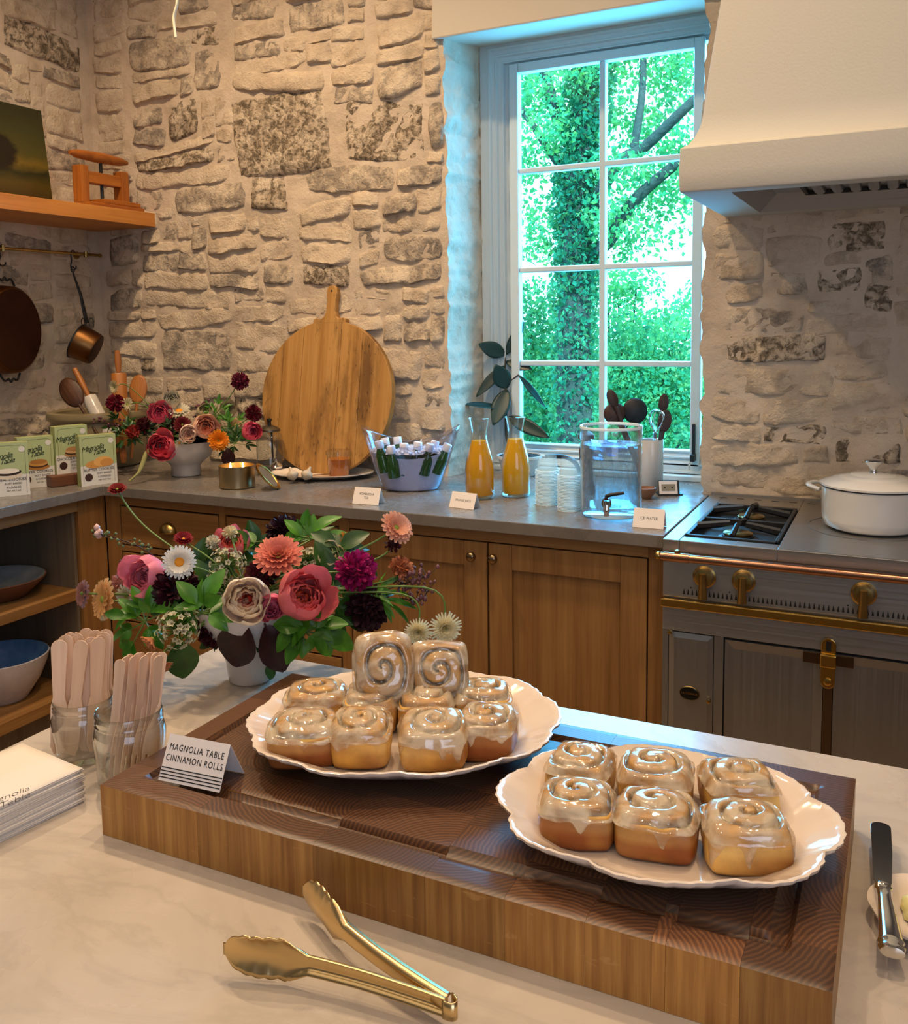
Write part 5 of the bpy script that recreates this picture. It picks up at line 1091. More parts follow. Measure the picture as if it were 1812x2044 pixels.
lm = m.build('ice_chips', M_ice, ice); stuff(lm)
M_bot = NT('green_bottle_glass'); _t = M_bot; M_bot = _t.done(_t.pbsdf(lin('2f5a28'), 0.05, 0, Transmission_Weight=0.55, IOR=1.45, Specular_IOR_Level=0.7)); M_cap = simple('white_bottle_cap', 'd6d4dc', 0.4)
BP = [(1.6211, -0.3663, 1.082), (1.6085, -0.305, 1.0842), (1.6677, -0.3675, 1.0675), (1.6319, -0.26, 1.0832), (1.6965, -0.3303, 1.0725), (1.7337, -0.3005, 1.0755), (1.7794, -0.301, 1.0709), (1.7621, -0.231, 1.0715), (1.8229, -0.2577, 1.0674)]
BPL = ['at the plate end', 'behind the plate end one', 'second from the plate', 'highest at the back', 'third from the plate', 'in the front middle', 'front, toward the carafes', 'back, toward the carafes', 'nearest the carafes']
inv = tub.matrix_basis.inverted()
for k, (p, wd) in enumerate(zip(BP, BPL)):
    p = Vector(p); u = (p - tb); d = Vector((u.x * 0.9, u.y * 0.6 + 0.03, 0.32)).normalized() if k not in (8,) else Vector((0.33, 0.12, 0.75)).normalized()
    o = thing('juice_bottle', 'green glass bottle with a white cap in the ice tub, ' + wd, 'bottle', (0, 0, 0), 0, 'bottles in the ice tub')
    Lb = 0.118; R = 0.0205
    m = MB(); m.add(lathe([(0, 0.0), (R, 0.002), (R, 0.055), (0.017, 0.068), (0.0125, 0.082), (0.0125, 0.090), (0, 0.090)], 24)); m.build('bottle_glass', M_bot, o, smooth=50)
    m = MB(); m.add(lathe([(0.0135, 0.084), (0.0145, 0.086), (0.0145, 0.108), (0.013, 0.110), (0, 0.1105)], 24)); m.build('cap', M_cap, o, smooth=40)
    o.matrix_world = frame_to(p - d * 0.103, d)
# carafes of orange juice
def ojm():
    t = NT('orange_juice'); d = t.pbsdf(lin('eba012'), 0.35); tl = t.n('BsdfTranslucent'); tl.inputs[0].default_value = lin('ffc400'); mx = t.n('MixShader'); mx.inputs[0].default_value = 0.45
    t.l(d, mx.inputs[1]); t.l(tl.outputs[0], mx.inputs[2]); return t.done(mx.outputs[0])
M_oj = ojm()
for lb, p in (('glass carafe of orange juice nearer the ice tub', (1.9758, -0.3462, 0.9153)), ('glass carafe of orange juice beside the stacked cups', (2.0702, -0.2719, 0.9153))):
    o = thing('juice_carafe', lb, 'carafe', (p[0], p[1] + 0.01, CZ), 0, 'carafes of orange juice'); R = 0.047
    pf = [(0, 0.010), (R - 0.006, 0.008), (R, 0.018), (R, 0.095), (R - 0.004, 0.125), (0.030, 0.170), (0.0245, 0.196)]
    m = MB(); m.add(lathe([(0, 0.012), (R - 0.006, 0.012), (R - 0.0018, 0.020), (R - 0.0018, 0.095), (R - 0.006, 0.124), (0.0285, 0.169), (0.024, 0.187), (0, 0.187)], 40)); m.build('juice', M_oj, o, smooth=50)
    m = MB(); m.add(lathe([(0, 0.0), (R - 0.005, 0.001), (R, 0.010), (R, 0.095), (R - 0.004, 0.125), (0.030, 0.170), (0.0245, 0.196), (0.024, 0.215), (0.030, 0.250), (0.034, 0.258), (0.032, 0.259), (0.0225, 0.215)], 40)); m.build('carafe_glass', M_glass, o, smooth=60)
# stacked plastic cups
cupm = None
for st, (p, n, gl) in enumerate((((2.2103, -0.3659, 0.9153), 25, 'cup stack nearer the carafes'), ((2.3039, -0.4258, 0.9153), 25, 'cup stack against the drink dispenser'))):
    for k in range(n):
        if cupm is None:
            cupm = MB(); cupm.add(lathe([(0, 0.052), (0.026, 0.052), (0.0275, 0.049), (0.0355, 0.0025)], 24)); cupm.add(lathe([(0.0355, 0.0022), (0.0378, 0.0018), (0.0378, 0.0), (0.0355, 0.0)], 24, close=True), None, 1); cup = cupm.build('plastic_cup', [M_cup, M_cuprim], smooth=50); q = cup
        else: q = cup.copy(); COL.objects.link(q)
        q.location = (p[0] + 0.0004 * math.sin(k * 2.2), p[1] + 0.02, CZ + 0.0001 + k * 0.0044); tag(q, 'clear upturned plastic cup in the ' + ('stack beside the second carafe' if st == 0 else 'stack touching the drink dispenser'), 'cup', gl)
# black strap behind the cups
m = MB(); m.add(tube(spline([(2.153, -0.2105, 1.0421), (2.1821, -0.1961, 1.0432), (2.2143, -0.1808, 1.0379), (2.2412, -0.1698, 1.0197), (2.2554, -0.1668, 0.9855), (2.2585, -0.1709, 0.937), (2.2597, -0.1745, 0.9015)], 6), 0.007, 8)); o = m.build('black_strap', M_black, smooth=True); o['label'] = 'thick black curved band behind the stacked cups'; o['category'] = 'handle'
# drink dispenser
dp = (2.4488, -0.4805, 0.9153); dc = (dp[0] - 0.012, dp[1] + 0.05, CZ); R = 0.088; H = 0.262
dsp = thing('drink_dispenser', 'clear glass drink dispenser of iced water with a metal tap', 'dispenser', dc)
M_dg = thin_glass('dispenser_glass', (0.93, 0.965, 0.975, 1), 1.5, 0.04, 2.0)
m = MB(); m.add(lathe([(0, 0.002), (R * 0.88, 0.001), (R * 0.96, 0.006), (R * 0.95, 0.016), (R, 0.022), (R, H * 0.80), (R * 0.985, H * 0.82), (R * 1.0, H * 0.84), (R * 1.02, H * 0.86), (R * 1.02, H * 0.985), (R * 1.0, H), (R * 0.965, H * 0.99), (R * 0.965, H * 0.83), (R * 0.955, 0.03), (0, 0.022)], 64)); m.build('glass_body', M_dg, dsp, smooth=60)
m = MB(); m.add(lathe([(R * 1.02, H * 0.97), (R * 1.03, H * 0.985), (R * 1.01, H * 1.002), (R * 0.965, H * 0.99), (R * 0.97, H * 0.97)], 64, close=True)); m.build('glass_rim', M_cuprim, dsp, smooth=60)
def waterm():
    t = NT('iced_water'); n = t.noise(t.coord((1, 1, 0.35)), 22, 5, 0.6, 1.0); tr = t.n('BsdfTransparent'); tr.inputs[0].default_value = (0.82, 0.91, 0.95, 1); b = t.bump(n, 0.8, 0.02)
    g = t.pbsdf(lin('c6d0d4'), 0.1, 0, b, Specular_IOR_Level=0.8); lw = t.n('LayerWeight'); lw.inputs[0].default_value = 0.5; t.l(b, lw.inputs['Normal'])
    mx = t.n('MixShader'); t.l(t.math('ADD', t.math('MULTIPLY', lw.outputs['Facing'], 0.35), t.ramp(n, [(0.40, 0.10), (0.62, 0.42)])), mx.inputs[0]); t.l(tr.outputs[0], mx.inputs[1]); t.l(g, mx.inputs[2]); return t.done(mx.outputs[0])
m = MB(); m.add(lathe([(0, 0.025), (R * 0.95, 0.025), (R * 0.95, H * 0.80), (R * 0.9, H * 0.795), (0, H * 0.795)], 48)); m.build('water', waterm(), dsp, smooth=50)
m = MB(); r = random.Random(4)
for k in range(14):
    t = r.uniform(0, 6.28); q = r.uniform(0, 0.055); s = r.uniform(0.010, 0.015); m.box(-s, -s, -s, s, s, s, Matrix.Translation((q * math.cos(t), q * math.sin(t), H * 0.795 - r.uniform(0.0, 0.03))) @ Matrix.Rotation(r.uniform(0, 3), 4, (r.random(), r.random(), 1)))
stuff(m.build('ice_cubes', M_acrylic, dsp))
fd = (Vector(dc) - Vector((3.19, -2.99, CZ))).normalized() * -1; fx = Vector((-fd.y, fd.x, 0)); fp = fd * R + Vector((0, 0, 0.052)) - fx * 0.012
m = MB(); m.add(tube([fp - fd * 0.012, fp + fd * 0.008], 0.014, 16)); m.add(tube([fp, fp + fd * 0.030], 0.0075, 12)); m.add(tube(spline([fp + fd * 0.028 + Vector((0, 0, 0.012)), fp + fd * 0.028, fp + fd * 0.031 + Vector((0, 0, -0.018)), fp + fd * 0.030 + Vector((0, 0, -0.030))], 4), [0.009] * 9 + [0.0075] * 4, 12)); tp_ = m.build('tap', M_chrome, dsp, smooth=50)
m = MB(); a0 = fp + fd * 0.028 + Vector((0, 0, 0.014)); m.add(tube([a0, a0 + Vector((0, 0, 0.010)), a0 + Vector((0, 0, 0.015)) + fx * 0.012, a0 + Vector((0, 0, 0.021)) + fx * 0.048], [0.005, 0.006, 0.0055, 0.0045], 8)); m.build('tap_lever', M_black, tp_, smooth=50)
# pepper mill behind the dispenser
pm_ = thing('pepper_mill', 'dark wooden pepper mill with a metal tip behind the drink dispenser', 'pepper mill', (2.2678, -0.1371, 0.9153))
m = MB(); m.add(lathe([(0, 0), (0.030, 0.0), (0.030, 0.02), (0.024, 0.04), (0.020, 0.09), (0.024, 0.14), (0.020, 0.165), (0, 0.168)], 28)); m.build('mill_body', W_dark, pm_, smooth=50)
m = MB(); m.add(lathe([(0, 0.168), (0.012, 0.170), (0.027, 0.182), (0.026, 0.195), (0.014, 0.203), (0, 0.205)], 28)); m.build('mill_head', W_dark, pm_, smooth=50)
m = MB(); m.add(lathe([(0, 0.205), (0.003, 0.205), (0.004, 0.212), (0.002, 0.22), (0, 0.221)], 12)); m.build('mill_tip', M_chrome, pm_, smooth=50)
# utensil holder
uc = (2.4449, 0.0008, 0.9153); uc = (uc[0], uc[1] + 0.0, CZ); uh = thing('utensil_holder', 'tall white ceramic utensil holder by the window', 'utensil holder', uc); R = 0.041
m = MB(); m.add(lathe([(0, 0), (R - 0.002, 0), (R, 0.002), (R, 0.168), (R - 0.001, 0.170), (R - 0.004, 0.168), (R - 0.004, 0.01), (0, 0.008)], 40)); m.build('ceramic_cylinder', M_ceramic, uh, smooth=50)
W_sil = wood('shaded_utensil_wood', '2c1a12', '3c261a', '4a3022', 'Z', 1.5, 0.5, 0.05)  # wood colour darkened to give the backlit look
U0 = Vector((uc[0], uc[1], CZ + 0.03)); fc = tuple(cr)
spoon('slim wooden spoon standing highest in the white utensil holder', U0 - cr * 0.015, (2.3168, -0.0498, 1.2502), 0.017, 0.062, W_sil, face=fc)
spoon('round wooden spoon lowest and furthest to the carafe side of the utensil holder', U0 - cr * 0.02 + cf * 0.01, (2.317, -0.0328, 1.2024), 0.036, 0.070, W_sil, face=fc)
spoon('big round black ladle in the middle of the utensil holder', U0 + cf * 0.01, (2.3821, 0.0012, 1.2195), 0.040, 0.085, M_black, name='ladle', cat='ladle', face=fc)
spoon('narrow wooden spoon beside the whisk in the utensil holder', U0 + cr * 0.02 + cf * 0.01, (2.4772, 0.0494, 1.2328), 0.016, 0.060, W_sil, face=fc)
spoon('short broad wooden spatula behind the whisk in the utensil holder', U0 + cr * 0.015, (2.4873, 0.0371, 1.1808), 0.022, 0.075, W_sil, name='wooden_spatula', cat='spatula', face=fc, depth=0.05)
wk_ = thing('wire_whisk', 'steel balloon whisk beside the black ladle in the utensil holder', 'whisk'); Lw = 0.155
m = MB(); m.add(lathe([(0, 0), (0.005, 0), (0.006, Lw * 0.5), (0, Lw * 0.5)], 10)); m.build('whisk_handle', M_chrome, wk_)
for k in range(5):
    t = PI * k / 5; m = MB(); w = 0.026
    m.add(tube(spline([(0.003 * math.cos(t), 0.003 * math.sin(t), Lw * 0.5), (w * 0.7 * math.cos(t), w * 0.7 * math.sin(t), Lw * 0.68), (w * math.cos(t), w * math.sin(t), Lw * 0.85), (w * 0.6 * math.cos(t), w * 0.6 * math.sin(t), Lw * 0.97), (0, 0, Lw), (-w * 0.6 * math.cos(t), -w * 0.6 * math.sin(t), Lw * 0.97), (-w * math.cos(t), -w * math.sin(t), Lw * 0.85), (-w * 0.7 * math.cos(t), -w * 0.7 * math.sin(t), Lw * 0.68), (-0.003 * math.cos(t), -0.003 * math.sin(t), Lw * 0.5)], 3), 0.0012, 5)); m.build('whisk_wire', M_chrome, wk_)
wt_ = Vector((2.4725, -0.0256, 1.1861)); d = (wt_ - U0).normalized(); wk_.matrix_world = frame_to(wt_ - d * Lw, d)
# small wooden bowl and the socket block
bw = thing('wooden_bowl', 'small turned wooden bowl between the dispenser and the socket block', 'bowl', (2.4697, -0.1492, 0.9153))
m = MB(); m.add(lathe([(0, 0), (0.014, 0), (0.016, 0.004), (0.027, 0.018), (0.029, 0.034), (0.026, 0.036), (0.023, 0.02), (0, 0.01)], 32)); m.build('bowl_body', simple('pale_turned_wood', '9c6e4c', 0.5, var='85583a', vs_=10), bw, smooth=60)
so = thing('socket_block', 'flip up block with a white two socket plate on the worktop', 'socket', (2.5269, -0.081, 0.9153), 0.42)
M = Matrix.Rotation(-0.35, 4, 'X'); m = MB(); m.box(-0.034, 0.003, 0.0, 0.034, 0.008, 0.052, M); m.build('flip_lid', M_black, so, bev=0.001)
m = MB(); m.box(-0.034, 0.008, 0, 0.045, 0.05, 0.004); m.build('socket_base', M_black, so, bev=0.001)
m = MB(); m.box(-0.031, -0.001, 0.006, 0.027, 0.0028, 0.048, M); m.build('face_plate', M_card, so, bev=0.001)
m = MB(); m.box(-0.024, -0.0018, 0.016, 0.020, -0.0011, 0.038, M); ii = m.build('socket_insert', simple('beige_socket', '8b8371', 0.5), so)
for dx in (-0.014, 0.010):
    m = MB(); m.add(lathe([(0, 0), (0.0028, 0), (0.0028, 0.0006), (0, 0.0006)], 10), M @ Matrix.Translation((dx, -0.0019, 0.027)) @ Matrix.Rotation(PI / 2, 4, 'X')); m.build('socket_hole', M_dark, ii)
# big round cutting board leaning on the stone wall
rb = thing('round_cutting_board', 'big old round wooden cutting board with a handle leaning on the stone wall', 'cutting board')
def rbm():
    t = NT('worn_round_board'); tc = t.coord((1, 1, 1), rand=False); a = t.noise(t.coord((40, 40, 1.5), rand=False), 1.0, 5, 0.6); b = t.noise(t.coord((9, 9, 2.2), rand=False), 1.0, 5, 0.65)
    c = t.ramp(a, [(0.3, '96692f'), (0.5, 'ad7f42'), (0.7, 'bd9052')]); c = t.mix(t.ramp(b, [(0.50, 0.0), (0.66, 0.8)]), c, lin('5a3a18'))
    sp = t.ramp(t.noise(t.coord((90, 90, 30), rand=False), 1.0, 3, 0.6), [(0.60, 0.0), (0.68, 0.85)]); c = t.mix(t.math('MULTIPLY', sp, t.ramp(b, [(0.45, 0.0), (0.6, 1.0)])), c, lin('2c1a0b'))
    return t.done(t.pbsdf(c, 0.55, 0, t.bump(a, 0.15, 0.001)))
MRB = rbm(); R = 0.292
Bc = Vector((1.2271, -0.075, 1.2316)); seams = [-R * 1.01, -0.205, -0.115, 0.055, 0.15, R * 1.01]
for s0, s1 in zip(seams, seams[1:]):
    ol = []; n = 24; x0 = max(s0 + 0.0005, -R * 0.9999); x1 = min(s1 - 0.0005, R * 0.9999)
    top = [(x0 + (x1 - x0) * k / n, math.sqrt(max(0, R * R - (x0 + (x1 - x0) * k / n) ** 2))) for k in range(n + 1)]
    ol = [(x, -z * 1.0) for x, z in top] + [(x, z) for x, z in reversed(top)]
    q = [ol[0]]; 
    for p in ol[1:]:
        if math.hypot(p[0] - q[-1][0], p[1] - q[-1][1]) > 1e-4: q.append(p)
    m = MB(); m.add(extrude(q, -0.014, 0.014), Matrix.Rotation(PI / 2, 4, 'X')); m.build('plank', MRB, rb, bev=0.002)
hb = [(-0.075, R - 0.012), (0.070, R - 0.012), (0.072, R + 0.006), (0.055, R + 0.010), (0.040, R + 0.006), (0.028, R + 0.014), (0.020, R + 0.035), (0.019, R + 0.075), (0.024, R + 0.10), (0.022, R + 0.122), (0.010, R + 0.133), (-0.010, R + 0.133), (-0.022, R + 0.122), (-0.024, R + 0.10), (-0.019, R + 0.075), (-0.020, R + 0.035), (-0.028, R + 0.014), (-0.045, R + 0.004), (-0.062, R + 0.010), (-0.076, R + 0.004)]
m = MB(); m.add(extrude(hb, -0.0145, 0.0145), Matrix.Rotation(PI / 2, 4, 'X')); hh = m.build('board_handle', MRB, rb, bev=0.003)
m = MB(); m.add(lathe([(0, 0.0148), (0.004, 0.0148), (0.004, 0.0153), (0, 0.0153)], 12), Matrix.Translation((0, 0, R + 0.112)) @ Matrix.Rotation(PI / 2, 4, 'X')); m.build('hanging_hole', M_dark, hh)
rb.matrix_world = Matrix.Translation((Bc.x, -0.083, CZ + R * math.cos(0.17) + 0.001)) @ Matrix.Rotation(-0.17, 4, 'X')
# brass rail with pans on the left wall
br = thing('brass_hanging_rail', 'slim brass rail on the left wall for hanging pans', 'rail', (0.06, -0.5, 1.788))
m = MB(); m.add(tube([(0, -1.5, 0), (0, 0.445, 0)], 0.006, 12)); m.build('rail_rod', M_brass, br, smooth=50)
m = MB(); m.add(lathe([(0, 0), (0.008, 0.002), (0.008, 0.008), (0, 0.010)], 12), Matrix.Translation((0, 0.443, 0)) @ Matrix.Rotation(-PI / 2, 4, 'X')); m.build('rail_end', M_brass, br, smooth=40)
for y in (0.37, -0.03, -0.9):
    m = MB(); m.add(tube([(-0.07, y, 0), (0.0, y, 0)], 0.005, 10)); m.add(lathe([(0, 0), (0.018, 0), (0.018, 0.004), (0, 0.005)], 16), Matrix.Translation((-0.058, y, 0)) @ Matrix.Rotation(PI / 2, 4, 'Y')); m.add(tube([(0, y, 0.012), (0, y, -0.012)], 0.0085, 10)); m.build('rail_bracket', M_brass, br, smooth=40)
def hook(label, y, drop):
    o = thing('pan_hook', label, 'hook', (0.062, y, 1.788)); m = MB()
    m.add(tube(spline([(0.0, 0.010, 0.0), (0.0, 0.006, 0.010), (0.0, -0.006, 0.010), (0.0, -0.012, -0.004), (0.0, -0.010, -0.03), (0.0, -0.016, -0.055), (0.0, -0.006, -0.068), (0.0, 0.010, -0.062), (0.0, 0.012, -0.052)], 4), 0.0028, 8)); m.build('iron_hook', M_black, o, smooth=60); return o
hook('black iron hook holding the small copper saucepan', -0.198, 0.07); hook('black iron hook holding the big copper pan', -0.535, 0.07)
sp_ = thing('copper_saucepan', 'small old copper saucepan hanging by its long iron handle', 'saucepan', (0.063, -0.205, 1.720))
ax = Vector((0.70, 0.42, -0.42)).normalized()   # the pan's opening turns to the wall, its base to the room
hz_ = Vector((0.02, 0.04, -0.222))
m = MB(); m.add(tube([(0, 0, -0.008), (0.003, 0.004, -0.03), (0.012, 0.022, -0.10), hz_], [0.003, 0.005, 0.0075, 0.011], 10, flat=0.5)); m.build('iron_handle', M_black, sp_, smooth=60)
m = MB(); m.add(tube([(0, 0.009 * math.cos(t), 0.002 + 0.011 * math.sin(t)) for t in [2 * PI * k / 12 for k in range(13)]], 0.0026, 8, False)); m.build('handle_ring', M_black, sp_, smooth='all')
pcn = Vector((0.055, 0.002, -0.315)); Mp = frame_to(pcn, ax)
m = MB(); m.add(lathe([(0.072, -0.045), (0.068, -0.046), (0.062, 0.035), (0, 0.036)], 40), Mp); m.add(lathe([(0.072, -0.045), (0.074, -0.044), (0.068, 0.030), (0.064, 0.040), (0, 0.040)], 40), Mp); m.build('copper_wall', [M_oldcopper], sp_, smooth=50)
m = MB(); m.add(lathe([(0, 0.0405), (0.0635, 0.0405), (0.062, 0.0412), (0, 0.0412)], 40), Mp); m.build('pan_base', M_copperbase, sp_, smooth=40)
m = MB(); m.add(lathe([(0.072, -0.050), (0.0775, -0.047), (0.0765, -0.042), (0.071, -0.044)], 40, close=True), Mp); m.build('pan_rim', M_black, sp_, smooth=40)
for s in (-1, 1):
    m = MB(); c = hz_ + Vector((0.004, 0.020 * s, 0.008)); m.add(tube(spline([c + Vector((0, -0.011, -0.022)), c + Vector((0, -0.011, 0.006)), c + Vector((0, 0, 0.014)), c + Vector((0, 0.011, 0.006)), c + Vector((0, 0.011, -0.022))], 4), 0.0018, 6)); m.build('wire_loop', M_black, sp_)
bpn = thing('copper_pan', 'big round copper pan hanging flat against the left wall', 'pan', (0.063, -0.565, 1.72)); R = 0.168
Mp = frame_to((0.035, 0.01, -0.245), (0.94, 0.25, 0.0))
m = MB(); m.add(lathe([(R, -0.040), (R + 0.004, -0.040), (R - 0.002, 0.02), (R - 0.012, 0.028), (0, 0.028)], 56), Mp); m.add(lathe([(R, -0.040), (R - 0.006, 0.015), (R - 0.016, 0.022), (0, 0.022)], 56), Mp); m.build('copper_wall', M_oldcopper, bpn, smooth=50)
m = MB(); m.add(lathe([(0, 0.0285), (R - 0.013, 0.0285), (R - 0.015, 0.0292), (0, 0.0292)], 56), Mp); m.build('pan_base', M_copperbase, bpn)
for s in (1, -1):
    m = MB(); c = Vector((0.03, 0.005, -0.245 + s * (R + 0.006)))
    m.add(tube(spline([c + Vector((0, -0.045, -0.006 * s)), c + Vector((0.004, -0.028, 0.020 * s)), c + Vector((0.004, -0.010, 0.014 * s)), c + Vector((0.004, 0, 0.026 * s)), c + Vector((0.004, 0.010, 0.014 * s)), c + Vector((0.004, 0.028, 0.020 * s)), c + Vector((0, 0.045, -0.006 * s))], 4), 0.0045, 8)); m.build('iron_handle', M_black, bpn, smooth='all')

# ---------------- flowers ----------------
def petal_mat():
    t = NT('flower_petal'); at = t.n('VertexColor', layer_name='tone'); n = t.noise(t.coord((1, 1, 1)), 90, 3); c = t.mix(0.25, at.outputs[0], t.mix(1.0, at.outputs[0], t.ramp(n, [(0.3, 0.6), (0.7, 1.3)]), 'MULTIPLY'))
    d = t.pbsdf(c, 0.6, Specular_IOR_Level=0.25); tl = t.n('BsdfTranslucent'); t.l(c, tl.inputs[0]); mx = t.n('MixShader'); mx.inputs[0].default_value = 0.22
    t.l(d, mx.inputs[1]); t.l(tl.outputs[0], mx.inputs[2]); return t.done(mx.outputs[0])
M_petal = petal_mat()
def leaf_mat(name, a, b, rough=0.4):
    t = NT(name); c = t.ramp(t.noise(t.coord(), 30, 3), [(0.35, a), (0.65, b)]); d = t.pbsdf(c, rough); tl = t.n('BsdfTranslucent'); t.l(c, tl.inputs[0]); mx = t.n('MixShader'); mx.inputs[0].default_value = 0.15
    t.l(d, mx.inputs[1]); t.l(tl.outputs[0], mx.inputs[2]); return t.done(mx.outputs[0])
M_leaf = leaf_mat('fresh_green_leaf', '2f6412', '4f8a22'); M_leafd = leaf_mat('deep_green_leaf', '1c4012', '2f5a1c'); M_leafb = leaf_mat('burgundy_leaf', '22080f', '3a1218'); M_stem = simple('green_stem', '5d7a35', 0.5); M_stemd = simple('brown_twig', '3a2418', 0.6)
M_eye = simple('yellow_flower_eye', 'd88a10', 0.7, bump=(400, 0.8, 0.001)); M_eyeg = simple('green_flower_eye', '8c9a3a', 0.7, bump=(400, 0.8, 0.001))
CAM = Vector((3.1901, -2.98857, 1.47708))
def hexc(h): return lin(h)[:3]
def petal(m, phi, L, W, a0, a1, c0, c1, r0=0.0, z0=0.0, nu=7, nv=6, curl=0.0, notch=0.0, jit=0, rr=None):
    """a petal starting at radius r0; it leans from a0 to a1 degrees away from the flower's axis"""
    v = []; rad = r0; z = z0; b = len(m.v); o = (rr or rnd).uniform(0, 30)
    for j in range(nv):
        q = j / (nv - 1); th = math.radians(a0 + (a1 - a0) * q)
        if j: rad += L / (nv - 1) * math.sin(th); z += L / (nv - 1) * math.cos(th)
        w = W * math.sin(PI * min(1, (0.12 + 0.74 * q))) ** 0.7
        for i in range(nu):
            u = i / (nu - 1) * 2 - 1; s = u * w; rd = max(abs(rad), W * 0.9); an = phi + s / rd
            tip = -notch * L * u * u * q; cu = curl * L * (q ** 3) - 0.08 * L * abs(u) ** 2 * q; wob = jit * L * noise.noise(Vector((u * 1.7 + o, q * 2, phi)))
            R = rad + cu * math.cos(th) + wob + tip * math.sin(th); Z = z - cu * math.sin(th) + tip * math.cos(th) + wob * 0.5
            v.append((R * math.cos(an), R * math.sin(an), Z)); m.cols.append(tuple(lerp(c0, c1, q ** 1.2 * (0.8 + 0.3 * abs(u)))) + (1,))
    f = [(j * nu + i, j * nu + i + 1, (j + 1) * nu + i + 1, (j + 1) * nu + i) for j in range(nv - 1) for i in range(nu - 1)]
    m.add((v, f))
def rose(R, outer, mid, inner, seed, rings=6, open_=1.0):
    r = random.Random(seed); m = MB(); co, cm, ci = hexc(outer), hexc(mid), hexc(inner)
    for k in range(rings):
        q = k / (rings - 1); n = (5, 6, 6, 5, 4, 3)[min(k, 5)]; rr = R * (1 - 0.80 * q); L = R * (1.85 - 0.85 * q); c1 = lerp(co, cm, min(1, q * 2)) if q < 0.5 else lerp(cm, ci, q * 2 - 1); c0 = lerp(c1, ci, 0.45)
        for i in range(n):
            ph = 2 * PI * (i + 0.5 * (k % 2)) / n + r.uniform(-0.15, 0.15)
            a0 = 100 - 20 * q; a1 = (-48 + 20 * (1 - q) * open_ + r.uniform(-6, 6)) if k else (-42 + r.uniform(-10, 18))
            petal(m, ph, L * r.uniform(0.95, 1.08) * (1.0 if k else 1.04), R * (0.78 - 0.40 * q), a0, a1, c0, c1, rr * 0.10, R * 0.03 * k, 9, 8, curl=0.06 if k else 0.2, jit=0.06, notch=0.03, rr=r)
    for i in range(16):   # crumpled heart
        petal(m, r.uniform(0, 2 * PI), R * 0.55, R * 0.20, 30, -25, ci, lerp(ci, cm, 0.5), R * r.uniform(0.02, 0.20), R * 0.42, 5, 4, jit=0.15, rr=r)
    return m
def daisy(R, outer, base, seed, n=22, layers=2, eye=0.3, droop=0.0, W=None, eyez=0.12, ring_step=0.16):
    r = random.Random(seed); m = MB(); co, cb = hexc(outer), hexc(base)
    for k in range(layers):
        for i in range(n):
            ph = 2 * PI * (i + 0.5 * k) / n + r.uniform(-0.05, 0.05); L = R * (1 - eye * 0.8) * (1 - ring_step * k) * r.uniform(0.93, 1.04)
            petal(m, ph, L, (W or 0.09) * R, 72 - 12 * k + droop, 92 - 16 * k + droop, cb, co, R * eye * 0.75, R * 0.05 * k, 3, 5, jit=0.05, rr=r)
    e = MB(); e.add(lathe([(0, R * eyez), (R * eye * 0.5, R * eyez * 0.9), (R * eye, R * eyez * 0.3), (R * eye, -R * 0.05), (0, -R * 0.1)], 18)); return m, e
def pompon(R, outer, inner, seed, n=110, cover=0.62, L=0.45, W=0.12):
    """small petals all over a dome"""
    r = random.Random(seed); m = MB(); co, ci = hexc(outer), hexc(inner)
    for k in range(n):
        z = 1 - (k + 0.5) / n * 2 * cover; t = k * 2.399963; s = math.sqrt(max(0, 1 - z * z)); d = Vector((s * math.cos(t), s * math.sin(t), z)); p = d * R * 0.62
        F = frame_to(p, d, (r.uniform(-1, 1), r.uniform(-1, 1), r.uniform(-1, 1)), 1); q = MB(); l = R * L * r.uniform(0.8, 1.2); w = R * W * 1.3
        q.add(([(-w * 0.5, 0, 0), (w * 0.5, 0, 0), (w, 0.1 * l, l * 0.7), (0.3 * w, 0.3 * l, l), (-w * 0.4, 0.3 * l, l * 0.95), (-w, 0.1 * l, l * 0.7)], [(0, 1, 2, 5), (5, 2, 3, 4)]), F)
        b = lerp(ci, co, r.uniform(0.1, 1.0)); m.add((q.v, q.f)); m.cols += [tuple(lerp(b, ci, 0.5)) + (1,)] * 2 + [tuple(b) + (1,)] * 4
    q = lathe([(0, R * 0.62), (R * 0.5, R * 0.4), (R * 0.62, 0), (R * 0.4, -R * 0.3), (0, -R * 0.35)], 12); m.add(q); m.cols += [tuple(ci) + (1,)] * len(q[0])
    return m
def floret_cluster(R, seed, n=26, col='d9d6b8', eye='6a5a2c'):
    r = random.Random(seed); m = MB(); st = MB(); c, e = hexc(col), hexc(eye)
    for k in range(n):
        z = 1 - (k + 0.5) / n * 1.5; t = k * 2.4; s = math.sqrt(max(0, 1 - z * z)); d = Vector((s * math.cos(t), s * math.sin(t), z)) + Vector((r.uniform(-.3, .3), r.uniform(-.3, .3), 0)); d.normalize(); p = d * R * r.uniform(0.75, 1.05); F = frame_to(p, d); q = 0.19 * R
        v = [(0, 0, -0.3 * q)]; cc = [tuple(e) + (1,)]; f = []
        for i in range(10): a = 2 * PI * i / 10; rr = q * (1.0 if i % 2 else 0.62); v.append((rr * math.cos(a), rr * math.sin(a), 0.25 * q)); cc.append(tuple(c) + (1,)); f.append((0, 1 + i, 1 + (i + 1) % 10))
        m.add((v, f), F); m.cols += cc; st.add(tube([(0, 0, -R * 0.5), p * 0.6, p * 0.97], 0.0007, 4, False))
    return m, st
def leafm(L, W, bend=0.2, fold=0.25, nu=5, nv=8, tipx=0.0):
    def fn(a, b):
        u = a * 2 - 1; w = W * math.sin(PI * min(1, b * 0.96 + 0.02)) ** 0.8 * (1.05 - 0.25 * b); return (u * w, L * b, -bend * L * b * b + fold * abs(u) * w + 0.0)
    return grid(fn, nu, nv)
